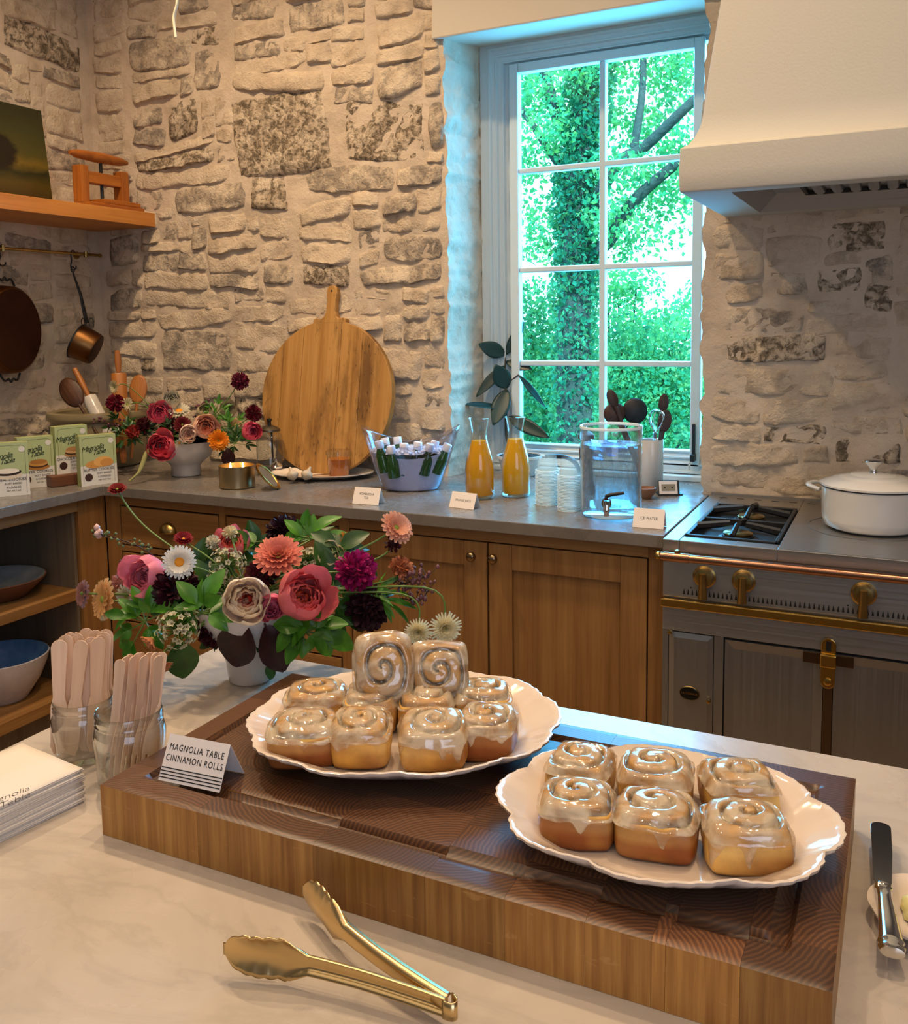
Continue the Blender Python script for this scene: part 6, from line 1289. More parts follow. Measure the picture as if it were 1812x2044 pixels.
def toc(p, dx=0, dz=0):
    d = (CAM - Vector(p)).normalized(); return (d + cr * dx + Vector((0, 0, 1)) * dz).normalized()
BOWL = Vector((2.268, -1.862, 1.02))
def stem_to(o, p, src, r=0.0016, mid=None, mat=None):
    p = Vector(p); s = Vector(src); m = MB(); md = mid if mid is not None else (p + s) / 2 + Vector((0, 0, 0.25 * (p - s).length * 0.3))
    m.add(tube(spline([s, md, p], 7), r, 6)); return m.build('stem', mat or M_stem, o, smooth=60)
def flower(name, label, p, nrm, blossom, eye=None, eye_mat=None, src=BOWL, group=None, stem=True, r=0.0016, mid=None, extra=None, back=0.0):
    o = thing(name, label, 'flower', p, 0, group); F = frame_to((0, 0, 0), nrm)
    blossom.build('blossom', M_petal, o, smooth='all').data.transform(F)
    if eye: q = eye.build('flower_eye', eye_mat or M_eye, o, smooth='all'); q.data.transform(F)
    if extra: q = extra.build('flower_stalks', M_stem, o); q.data.transform(F)
    if stem:
        a = Vector(p) - Vector(nrm) * back; stem_to(o, Vector((0, 0, 0)) - Vector(nrm) * 0.004, Vector(src) - Vector(p), r, (Vector(mid) - Vector(p)) if mid is not None else None)
    return o
def px2r(px, dep): return px / 1834.0 * dep
def sprig(name, label, base, tips, mat, L, W, group=None, stemr=0.0013, src=None, smat=None, bend=0.25, droop=0):
    """a stalk with leaves: tips = [(point, leaf direction)]"""
    o = thing(name, label, 'foliage', base, 0, group); 
    m = MB(); b = Vector(base)
    for k, (p, d, sc) in enumerate(tips):
        p = Vector(p) - b; d = Vector(d).normalized(); m.add(tube([(0, 0, 0), p * 0.6, p], [stemr, stemr, stemr * 0.6], 5, False))
        for j, (tw, s2, off) in enumerate(((0.0, 0.86, 0.0), (0.75, 0.66, -0.25), (-0.75, 0.66, -0.25))):
            if len(tips) == 1 and j: break
            n = (toc(base) * 0.6 + Vector((0.3 * math.sin(k * 2.3 + j), 0, 0.6 + 0.4 * math.sin(k * 1.7 + j * 2)))); n = (n - d * n.dot(d)).normalized(); dd = (d * math.cos(tw) + n.cross(d) * math.sin(tw)).normalized()
            if len(tips) == 1: s2 = 1.0
            n = (n + dd.cross(n) * 0.5 * math.sin(k * 3.1 + j * 1.9)).normalized()
            q = MB(); q.add(leafm(L * sc * s2, W * sc * s2, bend * (1 + 0.8 * math.sin(k + j * 2.0)), 0.35), frame_to(p + d * off * L * sc * 0.6, n, n.cross(dd) * -1)); q.build('leaf', mat, o, smooth='all')
    m.build('stalk', smat or M_stem, o, smooth='all'); return o

# the bowl of the near bouquet
fb = thing('flower_bowl', 'white footed ceramic bowl of flowers standing on the island', 'bowl', (BOWL.x, BOWL.y, 0.9153))
m = MB(); m.add(lathe([(0, 0.0), (0.031, 0.0), (0.034, 0.004), (0.038, 0.040), (0.037, 0.050), (0.046, 0.062), (0.066, 0.085), (0.080, 0.115), (0.084, 0.128), (0.082, 0.128), (0.064, 0.088), (0.040, 0.064), (0, 0.06)], 56)); m.build('bowl_body', M_ceramic, fb, smooth=60)
m = MB(); m.add(lathe([(0, 0.115), (0.045, 0.112), (0.072, 0.100)], 24)); m.build('flower_foam', M_leafd, fb)
def fl(kind, label, px, py, dep, rpx, cols, seed, dx=0.0, dz=0.0, **kw):
    return (kind, label, px, py, dep, rpx, cols, seed, dx, dz, kw)
NEAR = [
 ('rose', 'big open coral pink rose in the middle of the island bouquet', (2.3929, -1.8928, 1.0715), px2r(56, 1.37), ('e07680', 'e67a80', 'd0583a'), 1, 0.25, 0.25, {}),
 ('rose', 'creamy white rose with a red and orange heart in the island bouquet', (2.3256, -1.937, 1.0719), px2r(47, 1.36), ('ece5d0', 'e8d8b8', 'c43a26'), 2, 0.05, 0.15, {}),
 ('rose', 'rosy petalled bloom pressed between the cream rose and the coral rose', (2.3513, -1.9091, 1.058), px2r(30, 1.37), ('e07088', 'e4809a', 'c04858'), 3, 0.0, -0.2, {}),
 ('rose', 'pink peony beside the white daisy in the island bouquet', (2.1198, -1.9139, 1.0796), px2r(46, 1.47), ('ea8aa0', 'ee98a4', 'd87080'), 4, -0.7, 0.1, {}),
 ('rose', 'half hidden pink rose at the top of the island bouquet', (2.1936, -1.8068, 1.1112), px2r(33, 1.53), ('e47c86', 'e8806a', 'd05848'), 5, 0.0, 0.8, {}),
 ('rose', 'cream rosebud with a red tip behind the coral rose', (2.3533, -1.7636, 1.0966), px2r(29, 1.50), ('f0e6c4', 'eadfb4', 'd05050'), 6, 0.2, 0.7, {}),
 ('daisy', 'white daisy with a yellow eye in the island bouquet', (2.2077, -1.9444, 1.1207), px2r(35, 1.40), ('f0ece4', 'dcd6c8'), 7, 0.0, 0.05, dict(n=26, layers=3, eye=0.36, W=0.10)),
 ('daisy', 'salmon pink zinnia at the heart of the island bouquet', (2.3129, -1.8375, 1.1136), px2r(52, 1.45), ('e68c78', 'd26850'), 8, -0.15, 1.0, dict(n=20, layers=5, eye=0.16, W=0.14, ring_step=0.17)),
 ('pompon', 'magenta pincushion flower beside the cream rosebud', (2.4349, -1.802, 1.0966), px2r(40, 1.43), ('b81a6c', '7a0e44'), 9, 0.4, 0.2, dict(n=150)),
 ('pompon', 'dark maroon ruffled flower under the white daisy', (2.191, -1.936, 1.071), px2r(47, 1.42), ('3c0c1e', '22060f'), 10, -0.3, 0.0, dict(n=150)),
 ('daisy', 'peach zinnia on a stalk over the worktop edge, side on', (2.4677, -1.7346, 1.152), px2r(37, 1.47), ('ecb49a', 'd68c6c'), 11, 0.9, 0.7, dict(n=20, layers=3, eye=0.2, W=0.15)),
 ('pompon', 'small peach zinnia bud beside the magenta pincushion flower', (2.4867, -1.7544, 1.0942), px2r(25, 1.45), ('c07850', '9c5434'), 12, 0.6, 0.8, dict(n=80, cover=0.5)),
 ('daisy', 'cream spidery flower hanging lowest over the rolls', (2.5381, -1.7949, 1.0106), px2r(29, 1.40), ('f2e9c8', 'e2d6a0'), 13, -0.1, -0.3, dict(n=26, layers=5, eye=0.10, W=0.07, ring_step=0.14)),
 ('daisy', 'cream spidery flower hanging furthest out over the rolls', (2.5699, -1.7679, 1.0128), px2r(34, 1.41), ('f2e9c8', 'e2d6a0'), 14, 0.2, -0.3, dict(n=28, layers=5, eye=0.10, W=0.07, ring_step=0.14)),
 ('daisy', 'peach yellow zinnia seen from its side at the jar end of the bouquet', (2.0511, -1.9516, 1.0457), px2r(44, 1.47), ('ecbc80', 'd8a058'), 15, -1.35, 0.0, dict(n=18, droop=14, layers=2, eye=0.2, W=0.17)),
 ('daisy', 'mauve pink flower seen side on, furthest out at the jar end', (2.0054, -1.9513, 1.0492), px2r(29, 1.49), ('b08078', '94605c'), 16, -1.35, 0.0, dict(n=14, droop=14, layers=2, eye=0.2, W=0.18)),
 ('daisy', 'small cream flower beside the pink peony', (2.0765, -1.9276, 1.0486), px2r(24, 1.48), ('d8cfb4', 'b8a880'), 17, -0.6, -0.2, dict(n=14, layers=2, eye=0.25, W=0.12)),
 ('pompon', 'small blush flower between the side on zinnia and the pink peony', (2.052, -1.9155, 1.0633), px2r(20, 1.50), ('c98a80', 'a86a5c'), 18, -0.5, 0.2, dict(n=60)),
 ('daisy', 'dark red zinnia on the longest stalk before the worktop corner', (2.0043, -1.8663, 1.2059), px2r(19, 1.55), ('8a1c1e', '641014'), 19, -0.2, 1.9, dict(n=18, layers=3, eye=0.2, W=0.16)),
 ('daisy', 'crimson zinnia just over the white daisy', (2.1561, -1.8782, 1.1372), px2r(20, 1.48), ('8c1424', '640c18'), 20, 0.2, 1.6, dict(n=18, layers=3, eye=0.2, W=0.16)),
 ('pompon', 'small cream bud highest over the bouquet', (2.2101, -1.8286, 1.1428), px2r(15, 1.50), ('ddd0a8', 'c8b888'), 21, 0.0, 0.5, dict(n=50)),
 ('pompon', 'small white bud beside the half hidden pink rose', (2.1857, -1.8424, 1.127), px2r(15, 1.50), ('ddd8c4', 'c0b89c'), 22, -0.2, 0.3, dict(n=50)),
 ('pompon', 'small orange yellow flower beside the cream rosebud', (2.3694, -1.7305, 1.1208), px2r(19, 1.52), ('c98a30', 'a86a20'), 23, 0.4, 0.8, dict(n=60)),
 ('daisy', 'drooping peach flower with folded petals over the cutlery jars', (2.2042, -2.0028, 1.0187), px2r(25, 1.36), ('c88a62', 'b0704c'), 24, -1.2, -1.2, dict(n=12, layers=2, eye=0.2, W=0.16, droop=-30)),
 ('daisy', 'small drooping peach flower touching the wooden forks', (2.2301, -2.0106, 0.987), px2r(20, 1.345), ('c88a66', 'b0704c'), 25, 0.6, -1.4, dict(n=10, layers=2, eye=0.2, W=0.16, droop=-25)),
 ('pompon', 'dark red flower head under the stalked peach zinnia', (2.4699, -1.7474, 1.129), px2r(17, 1.46), ('4c0c18', '2c060e'), 26, 0.5, 0.0, dict(n=50)),
 ('pompon', 'dark plum feathery head at the top of the island bouquet', (2.2482, -1.7335, 1.1259), px2r(36, 1.57), ('38182a', '1e0c14'), 27, 0.0, 0.6, dict(n=130)),
 ('pompon', 'plum brown seed head hanging before the cabinet doors', (2.4427, -1.7835, 1.0305), px2r(44, 1.45), ('42222c', '2c141c'), 28, 0.3, -0.3, dict(n=170)),
 ('pompon', 'maroon filler flower between the two big roses and the zinnia', (2.2821, -1.8452, 1.0814), px2r(32, 1.46), ('5c1a26', '3c0e18'), 29, 0.0, 0.3, dict(n=90)),
 ('pompon', 'wine red flower low under the cream rose', (2.2438, -1.9175, 1.0071), px2r(32, 1.42), ('4c0e18', '2c0810'), 30, -0.3, -0.4, dict(n=90)),
]
def make_flower(kind, label, p, R, cols, seed, dx, dz, kw, src, group, mid=None, sr=0.0016):
    n = toc(p, dx, dz)
    if kind == 'rose': b = rose(R * 0.93, *cols, seed); return flower('rose', label, Vector(p) - n * R * 0.5, n, b, src=src, group=group, mid=mid, r=sr * 1.3)
    if kind == 'daisy': b, e = daisy(R, cols[0], cols[1], seed, **kw); return flower('zinnia' if 'zinnia' in label else ('daisy' if 'daisy' in label else 'blossom_flower'), label, p, n, b, e, M_eye if 'daisy' in label else M_eyeg, src=src, group=group, mid=mid, r=sr)
    b = pompon(R, cols[0], cols[1], seed, **kw); return flower('pincushion_flower', label, Vector(p) - n * R * 0.2, n, b, src=src, group=group, mid=mid, r=sr)
GN = 'flowers of the island bouquet'
MID = {13: (2.5026, -1.784, 1.0621), 14: (2.5335, -1.7676, 1.0716), 19: (2.0713, -1.8635, 1.1398), 11: (2.4132, -1.7542, 1.1177), 24: (2.206, -1.9782, 1.0303), 25: (2.2279, -1.9925, 1.0072), 15: (2.0901, -1.9329, 1.0419), 16: (2.0315, -1.9494, 1.0518), 12: (2.452, -1.7743, 1.0697), 26: (2.4386, -1.7658, 1.1026)}
for (k, lb, p, R, cols, sd, dx, dz, kw) in NEAR: make_flower(k, lb, p, R, cols, sd, dx, dz, kw, BOWL + Vector((0, 0, 0.03)), GN, MID.get(sd))
for lb, p, R, sd in (('cluster of tiny white waxflowers over the cream rose', (2.2351, -1.8662, 1.0996), px2r(36, 1.46), 51), ('cluster of tiny white waxflowers beside the salmon zinnia', (2.3299, -1.7866, 1.0948), px2r(30, 1.49), 52), ('cluster of tiny white waxflowers hanging low beside the cream rose', (2.23, -1.9777, 1.0296), px2r(42, 1.37), 53), ('few tiny white waxflowers tucked just over the cream rose', (2.2394, -1.8994, 1.0843), px2r(20, 1.43), 54)):
    b, st = floret_cluster(R, sd, 60); flower('waxflower', lb, p, toc(p, 0, 0.2), b, extra=st, src=BOWL + Vector((0, 0, 0.03)), group=GN)
def D3(dx, dz, df=0.0): return tuple(cr * dx + Vector((0, 0, 1)) * dz - cf * df)
SP = [
 ('fresh green basil sprig beside the white daisy, over the worktop corner side', (2.1494, -1.9617, 1.0255), [((2.1277, -1.9602, 1.0342), D3(-0.5, 0.6), 1), ((2.118, -1.968, 1.0073), D3(-1, -0.3), 1), ((2.1312, -1.9751, 0.9874), D3(-0.5, -1), 1.3), ((2.163, -1.9636, 1.0477), D3(0.1, 1), 1), ((2.1341, -1.9552, 1.0496), D3(-0.4, 1), 0.9), ((2.1641, -1.9671, 1.0133), D3(0.4, -0.6), 1), ((2.1063, -1.9603, 1.0274), D3(-1, 0.2), 1)], M_leaf, 0.040, 0.012),
 ('fresh green leafy sprig under the maroon ruffled flower', (2.2459, -1.9456, 1.0452), [((2.2454, -1.9549, 1.0633), D3(-0.5, 0.8), 1.1), ((2.2587, -1.9476, 1.0706), D3(0.5, 1), 1.2), ((2.2184, -1.9582, 1.0531), D3(-1, 0.2), 1.1), ((2.2796, -1.9508, 1.0511), D3(1, 0.0), 1.2), ((2.2794, -1.9392, 1.0553), D3(1, 0.5), 1.1), ((2.2394, -1.9605, 1.041), D3(-0.8, -0.5), 1)], M_leaf, 0.046, 0.015),
 ('single big green leaf hanging over the wooden forks', (2.2377, -1.9823, 1.0053), [((2.2396, -1.9859, 1.0144), D3(0.1, -1), 1.0)], M_leafd, 0.062, 0.026),
 ('fresh green basil sprig before the coral rose, nearest the upright rolls', (2.4012, -1.8945, 1.0216), [((2.3903, -1.9106, 1.0252), D3(-0.8, -0.7), 1.1), ((2.4007, -1.9071, 1.0118), D3(-0.5, -0.5, 0.3), 1), ((2.4142, -1.8866, 1.034), D3(-0.1, 0.7), 1.0), ((2.4226, -1.8735, 1.0156), D3(1, -0.5), 1.3), ((2.4173, -1.8985, 1.0152), D3(0.5, -0.6), 0.9), ((2.4154, -1.8757, 1.0269), D3(1, 0.1), 1.1), ((2.4034, -1.9032, 1.0338), D3(-0.9, 0.1), 1.2)], M_leaf, 0.044, 0.0155),
 ('bright green leaf spray along the top of the bouquet', (2.3152, -1.7456, 1.1234), [((2.2964, -1.7544, 1.1278), D3(-0.6, 0.8), 1), ((2.3322, -1.7487, 1.1214), D3(1, 0.3), 1.5), ((2.3149, -1.7445, 1.1341), D3(0.6, 0.6), 1.3), ((2.3531, -1.7509, 1.1112), D3(1, -0.4), 1.4), ((2.2914, -1.7691, 1.1179), D3(-1, -0.1), 1.3), ((2.2978, -1.7418, 1.1337), D3(0.1, 1), 1), ((2.2218, -1.792, 1.1191), D3(-1, 0.5), 1.1)], M_leaf, 0.044, 0.013),
 ('dark green leaves behind the coral rose and the magenta flower', (2.3904, -1.7959, 1.048), [((2.3805, -1.7871, 1.069), D3(-0.2, 1), 1.3), ((2.4044, -1.7881, 1.0557), D3(0.8, 0.6), 1.1), ((2.4091, -1.8107, 1.0342), D3(0.8, -0.6), 1.3), ((2.3673, -1.7808, 1.0824), D3(-0.3, 1), 1.3), ((2.4135, -1.832, 1.0251), D3(0.1, -1), 1.1), ((2.4174, -1.7944, 1.0427), D3(1, 0.1), 1)], M_leafd, 0.046, 0.015),
 ('dark green leaves filling the gap beside the cream rose', (2.2186, -1.879, 1.0587), [((2.2076, -1.8835, 1.0668), D3(-0.3, 1), 1.2), ((2.2253, -1.8744, 1.0704), D3(0.4, 1), 1.1), ((2.2222, -1.89, 1.0459), D3(-0.2, -1), 1.3), ((2.2077, -1.8961, 1.054), D3(-1, -0.1), 1.1), ((2.2464, -1.9011, 1.04), D3(0.2, -1), 1.2)], M_leafd, 0.044, 0.014),
 ('dark green leaves in the middle of the bouquet over the bowl rim', (2.262, -1.8863, 1.0054), [((2.2478, -1.8928, 1.0095), D3(-0.8, 0.3), 1.2), ((2.2687, -1.8948, 1.0009), D3(-0.2, -0.8), 1.1), ((2.3036, -1.8774, 1.0027), D3(0.5, -0.5), 1.2), ((2.3376, -1.8713, 1.0086), D3(0.9, 0.1), 1.2), ((2.2478, -1.9054, 0.9974), D3(-1, -0.5), 1.0), ((2.3428, -1.8459, 1.0119), D3(0.5, 0.5), 1.2)], M_leafd, 0.046, 0.016),
 ('deep green leaves between the pink peony and the waxflowers', (2.1618, -1.8606, 1.0721), [((2.1649, -1.8571, 1.0883), D3(0.2, 1), 1.2), ((2.1832, -1.861, 1.0746), D3(0.7, 0.5), 1.1), ((2.1834, -1.8741, 1.0573), D3(0.4, -0.6), 1.2), ((2.1261, -1.8932, 1.0392), D3(-0.6, -0.6), 1.1), ((2.1619, -1.8349, 1.0994), D3(0.3, 1), 1.0), ((2.1723, -1.8786, 1.0655), D3(-0.8, 0.2), 1.1)], M_leafd, 0.044, 0.014),
 ('deep green leaves behind the salmon zinnia and the cream rosebud', (2.2927, -1.753, 1.0587), [((2.2849, -1.7559, 1.0672), D3(-0.5, 0.6), 1.2), ((2.3074, -1.7444, 1.071), D3(0.5, 0.8), 1.2), ((2.3288, -1.7472, 1.0527), D3(0.9, 0.1), 1.2), ((2.2036, -1.7709, 1.0884), D3(-0.8, 0.6), 1.2), ((2.2106, -1.7655, 1.1052), D3(-0.2, 1), 1.1), ((2.3791, -1.7335, 1.0547), D3(1, 0.4), 1.1)], M_leafd, 0.048, 0.016),
 ('green leaf sprig arching over the cream rosebud', (2.381, -1.7495, 1.101), [((2.3733, -1.7519, 1.1134), D3(0.7, 0.5), 1.3), ((2.3936, -1.7538, 1.1075), D3(1, -0.5), 1.4), ((2.3644, -1.7558, 1.1176), D3(-0.6, 0.5), 1.1)], M_leafd, 0.046, 0.016),
 ('small green leaf pointing down at the bowl foot', (2.3287, -1.8811, 0.9611), [((2.3318, -1.8852, 0.9614), D3(-0.3, -1), 1.0)], M_leafd, 0.032, 0.010),
 ('tuft of slim green leaves among the hanging cream flower stalks', (2.472, -1.7781, 1.0488), [((2.472, -1.7781, 1.0488), D3(1, -0.2), 1.2), ((2.4758, -1.7772, 1.0409), D3(1, -0.6), 1.1), ((2.4647, -1.7808, 1.0567), D3(1, 0.2), 1.1), ((2.4593, -1.7712, 1.0656), D3(0.9, 0.5), 0.9)], M_leaf, 0.05, 0.006)]
for lb, b, tips, mt, L_, W_ in SP:
    o = sprig('leaf_sprig', lb, b, tips, mt, L_, W_, 'leafy sprigs of the island bouquet'); stem_to(o, (0, 0, 0), BOWL + Vector((0, 0, 0.04)) - Vector(b), 0.0014)
for lb, p, d, L_, W_ in (('big dark burgundy leaf hanging over the bowl rim toward the jars', (2.3108, -1.921, 1.0307), D3(-0.35, -1), 0.074, 0.036), ('big dark burgundy leaf hanging over the bowl rim toward the rolls', (2.338, -1.9081, 1.0265), D3(0.42, -1), 0.078, 0.034)):
    o = sprig('burgundy_leaf', lb, p, [(p, d, 1)], M_leafb, L_, W_, 'burgundy leaves of the island bouquet', smat=M_stemd, bend=0.15); stem_to(o, (0, 0, 0), BOWL + Vector((0, 0, 0.05)) - Vector(p), 0.0018, mat=M_stemd)
# thin twigs with buds
def twig(label, pts, mat, bud, nb, seed, br=0.0035, spread=0.012, src=None):
    r = random.Random(seed); P = spline(pts, 8); o = thing('budded_twig', label, 'foliage', pts[0], 0, 'twigs of the bouquets'); b = Vector(pts[0])
    m = MB(); m.add(tube([p - b for p in P], 0.0011, 5, False)); k = MB()
    for i in range(nb):
        q = P[int(len(P) * (0.35 + 0.65 * i / nb))] - b; e = q + Vector((r.uniform(-1, 1), r.uniform(-1, 1), r.uniform(-0.6, 1))) * spread; m.add(tube([q, e], 0.0006, 4, False)); s = br * r.uniform(0.7, 1.2); k.add(lathe([(0, -s), (s * 0.8, -s * 0.3), (s * 0.8, s * 0.4), (0, s * 1.2)], 7), Matrix.Translation(e))
    m.build('twig_stem', mat, o, smooth='all'); stuff(k.build('buds', bud, o, smooth='all')); return o
M_bud = simple('plum_bud', '3c1826', 0.6, var='7a4a50', vs_=60); M_budg = simple('green_bud', '5c6a3c', 0.6); M_budw = simple('pale_pink_bud', 'c8a8a4', 0.6)
twig('budded green twig reaching toward the corner shelves', [(2.1317, -1.8961, 1.0862), (2.0945, -1.8892, 1.1098), (2.0495, -1.8979, 1.1284), (1.9852, -1.9058, 1.1395)], M_stemd, M_budg, 20, 61)
twig('pale tipped end twig beside the open shelves', [(2.0119, -1.8993, 1.1311), (1.9951, -1.9016, 1.1344), (1.9845, -1.9063, 1.1387)], M_stemd, M_budw, 5, 65, 0.006, 0.010)
twig('dark budded twig before the cabinet door, upper one', [(2.4456, -1.7797, 1.0501), (2.4806, -1.7608, 1.0653), (2.5052, -1.7478, 1.0727), (2.5241, -1.7377, 1.0803)], M_stemd, M_bud, 34, 62, 0.004, 0.016)
twig('dark budded twig before the cabinet door, lower one', [(2.4458, -1.7805, 1.0423), (2.4883, -1.7593, 1.0455), (2.518, -1.7561, 1.0442), (2.5335, -1.7462, 1.0634)], M_stemd, M_bud, 30, 63, 0.004, 0.014)
twig('dark budded twig beside the pink peony', [(2.1113, -1.9108, 1.0465), (2.0811, -1.9109, 1.0762), (2.0509, -1.9124, 1.0942)], M_stemd, M_bud, 14, 64, 0.004, 0.012)

# ---------------- the far bouquet on the worktop ----------------
FB = Vector((0.745, -0.33, 0.9153)); fb2 = thing('flower_bowl', 'white footed ceramic bowl of flowers standing on the grey worktop', 'bowl', FB)
m = MB(); m.add(lathe([(0, 0.0), (0.046, 0.0), (0.050, 0.004), (0.048, 0.034), (0.056, 0.046), (0.085, 0.070), (0.099, 0.105), (0.101, 0.122), (0.098, 0.122), (0.080, 0.072), (0, 0.05)], 48)); m.build('bowl_body', M_ceramic, fb2, smooth=60)
m = MB(); m.add(lathe([(0, 0.135), (0.06, 0.128), (0.092, 0.108)], 24)); m.build('flower_foam', M_leafd, fb2); fb2.scale = (1.12, 1.12, 1.08)
FAR = [
 ('rose', 'deep pink open rose at the bowl rim of the worktop bouquet', (0.7353, -0.4368, 1.0383), px2r(24, 3.4), ('e46878', 'dc5468', 'b83848'), 71, -0.2, 0.1, {}),
 ('rose', 'pink rose over the open rose in the worktop bouquet', (0.6617, -0.3706, 1.147), px2r(18, 3.48), ('e06a80', 'd8607a', 'b84058'), 72, 0.0, 0.4, {}),
 ('rose', 'peach cream rose in the middle of the worktop bouquet', (0.8576, -0.3467, 1.1039), px2r(20, 3.42), ('ecc0a8', 'e09a7c', 'c87050'), 73, 0.2, 0.2, {}),
 ('daisy', 'bright orange marigold in the worktop bouquet', (0.9327, -0.3597, 1.0599), px2r(20, 3.38), ('f09420', 'e07a10'), 74, 0.2, 0.0, dict(n=20, layers=4, eye=0.16, W=0.15)),
 ('rose', 'pink bloom at the bottle end of the worktop bouquet', (1.0105, -0.2738, 1.0848), px2r(16, 3.42), ('e0607a', 'e87890', 'b84058'), 75, 0.6, 0.1, {}),
 ('pompon', 'maroon ball flower before the round board', (1.0009, -0.2373, 1.1503), px2r(15, 3.45), ('6c1024', '480a18'), 76, 0.3, 0.2, dict(n=90)),
 ('pompon', 'maroon ball flower standing highest of the worktop bouquet', (0.9448, -0.2394, 1.2721), px2r(16, 3.46), ('7a1c3c', '501028'), 77, 0.2, 0.3, dict(n=90)),
 ('pompon', 'crimson ball flower before the wooden rolling pin', (0.5257, -0.4541, 1.1964), px2r(16, 3.46), ('80102a', '540a1c'), 78, -0.2, 0.2, dict(n=90)),
 ('daisy', 'small cream flower nodding before the rolling pin barrel', (0.4912, -0.4196, 1.2539), px2r(13, 3.5), ('d8cfa8', 'c0b488'), 79, -1.0, -0.1, dict(n=14, layers=2, eye=0.2, W=0.12)),
 ('daisy', 'small cream flower over the crock rim', (0.5362, -0.4053, 1.1868), px2r(13, 3.5), ('d8cfa8', 'c0b488'), 80, -0.5, 0.1, dict(n=14, layers=2, eye=0.2, W=0.12)),
 ('daisy', 'white daisy flat on top of the worktop bouquet', (0.7135, -0.3214, 1.1592), px2r(21, 3.5), ('d8d2c0', 'c0b89c'), 81, 0.0, 1.6, dict(n=20, layers=2, eye=0.35, W=0.11)),
 ('rose', 'small white bloom behind the pink rose of the worktop bouquet', (0.6723, -0.3151, 1.1941), px2r(14, 3.52), ('d4cfbe', 'c8c2ac', 'b0a888'), 82, 0.0, 0.6, {}),
 ('rose', 'small white bloom before the peach cream rose', (0.8257, -0.3983, 1.0842), px2r(15, 3.39), ('f0dccc', 'ecccb8', 'd8a088'), 83, 0.0, 0.0, {}),
 ('daisy', 'dark red zinnia beside the small white bloom', (0.7836, -0.3818, 1.1144), px2r(17, 3.42), ('6a1820', '4a0e14'), 84, 0.0, 0.4, dict(n=18, layers=4, eye=0.16, W=0.15)),
 ('pompon', 'dark wine flower under the pink rose', (0.6268, -0.4147, 1.1085), px2r(16, 3.46), ('5a1420', '3a0c14'), 85, -0.2, 0.2, dict(n=80)),
 ('pompon', 'coral red flower at the carton side of the worktop bouquet', (0.6036, -0.4508, 1.0889), px2r(13, 3.44), ('a83830', '7c201c'), 86, -0.4, 0.1, dict(n=70)),
 ('rose', 'pale cream bloom beside the marigold', (0.8013, -0.2797, 1.1464), px2r(14, 3.5), ('d8cba8', 'cfc098', 'b8a47c'), 87, 0.1, 0.7, {}),
 ('rose', 'pale green cream bloom toward the round board', (0.8701, -0.223, 1.1508), px2r(13, 3.52), ('c0b494', 'a89c78', '8c8460'), 88, 0.1, 0.7, {}),
 ('daisy', 'pale peach flower over the pink bloom', (0.922, -0.2477, 1.1051), px2r(14, 3.48), ('cfae84', 'b89068'), 89, 0.4, 0.6, dict(n=16, layers=3, eye=0.2, W=0.15)),
 ('pompon', 'dark purple filler flower hiding behind the marigold', (0.8234, -0.3461, 1.0611), px2r(18, 3.44), ('34101c', '1e0810'), 90, 0.0, 0.0, dict(n=80)),
 ('pompon', 'dark filler flower in the middle of the worktop bouquet', (0.708, -0.365, 1.0966), px2r(20, 3.47), ('4a1420', '280a10'), 91, 0.0, 0.3, dict(n=80)),
 ('daisy', 'tiny white daisy hanging at the bowl rim beside the open rose', (0.811, -0.4314, 1.0541), px2r(9, 3.37), ('dcd8c4', 'c0b89c'), 92, 0.3, -0.4, dict(n=12, layers=1, eye=0.25, W=0.14))]
GF = 'flowers of the worktop bouquet'; MIDF = {77: (0.8755, -0.2743, 1.1691), 79: (0.5328, -0.3776, 1.246), 80: (0.5981, -0.3756, 1.1801), 78: (0.5671, -0.4196, 1.1259), 76: (0.9417, -0.2717, 1.1046)}
for (k, lb, p, R, cols, sd, dx, dz, kw) in FAR: make_flower(k, lb, p, R * (1.28 if k == 'rose' else 1.1), cols, sd, dx, dz, kw, FB + Vector((0, 0, 0.13)), GF, MIDF.get(sd), 0.002)
r = random.Random(12)
for lb, b, mt in (('green foliage spray at the carton side of the worktop bouquet', (0.5841, -0.4404, 1.0679), M_leafd), ('green foliage spray over the crock side of the worktop bouquet', (0.532, -0.4168, 1.1053), M_leafd), ('green foliage in the middle of the worktop bouquet', (0.7317, -0.3788, 1.0706), M_leafd), ('light green foliage at the bottle side of the worktop bouquet', (0.91, -0.2772, 1.0945), M_leaf), ('light green foliage under the pale cream bloom', (0.8393, -0.2621, 1.1382), M_leaf), ('dark foliage low at the bottle side of the worktop bouquet', (0.9568, -0.294, 1.0416), M_leafd)):
    tips = []
    for k in range(13):
        a = r.uniform(0, 2 * PI); q = r.uniform(0.01, 0.055); tips.append((Vector(b) + cr * q * math.cos(a) * 1.3 + Vector((0, 0, q * math.sin(a))), D3(math.cos(a), math.sin(a)), r.uniform(0.7, 1.2)))
    o = sprig('leaf_sprig', lb, b, tips, mt, 0.042, 0.009, 'leafy sprigs of the worktop bouquet'); stem_to(o, (0, 0, 0), FB + Vector((0, 0, 0.13)) - Vector(b), 0.0018)
twig('dark budded twig pointing at the cartons', [(0.656, -0.4169, 1.0625), (0.5718, -0.4305, 1.1082), (0.5045, -0.452, 1.1119), (0.4372, -0.4612, 1.1239)], M_stemd, M_bud, 26, 66, 0.006, 0.018)
twig('dark budded twig over the worktop bouquet', [(0.7933, -0.3244, 1.0858), (0.779, -0.2905, 1.1487), (0.7963, -0.2654, 1.1949)], M_stemd, M_bud, 14, 67, 0.006, 0.014)
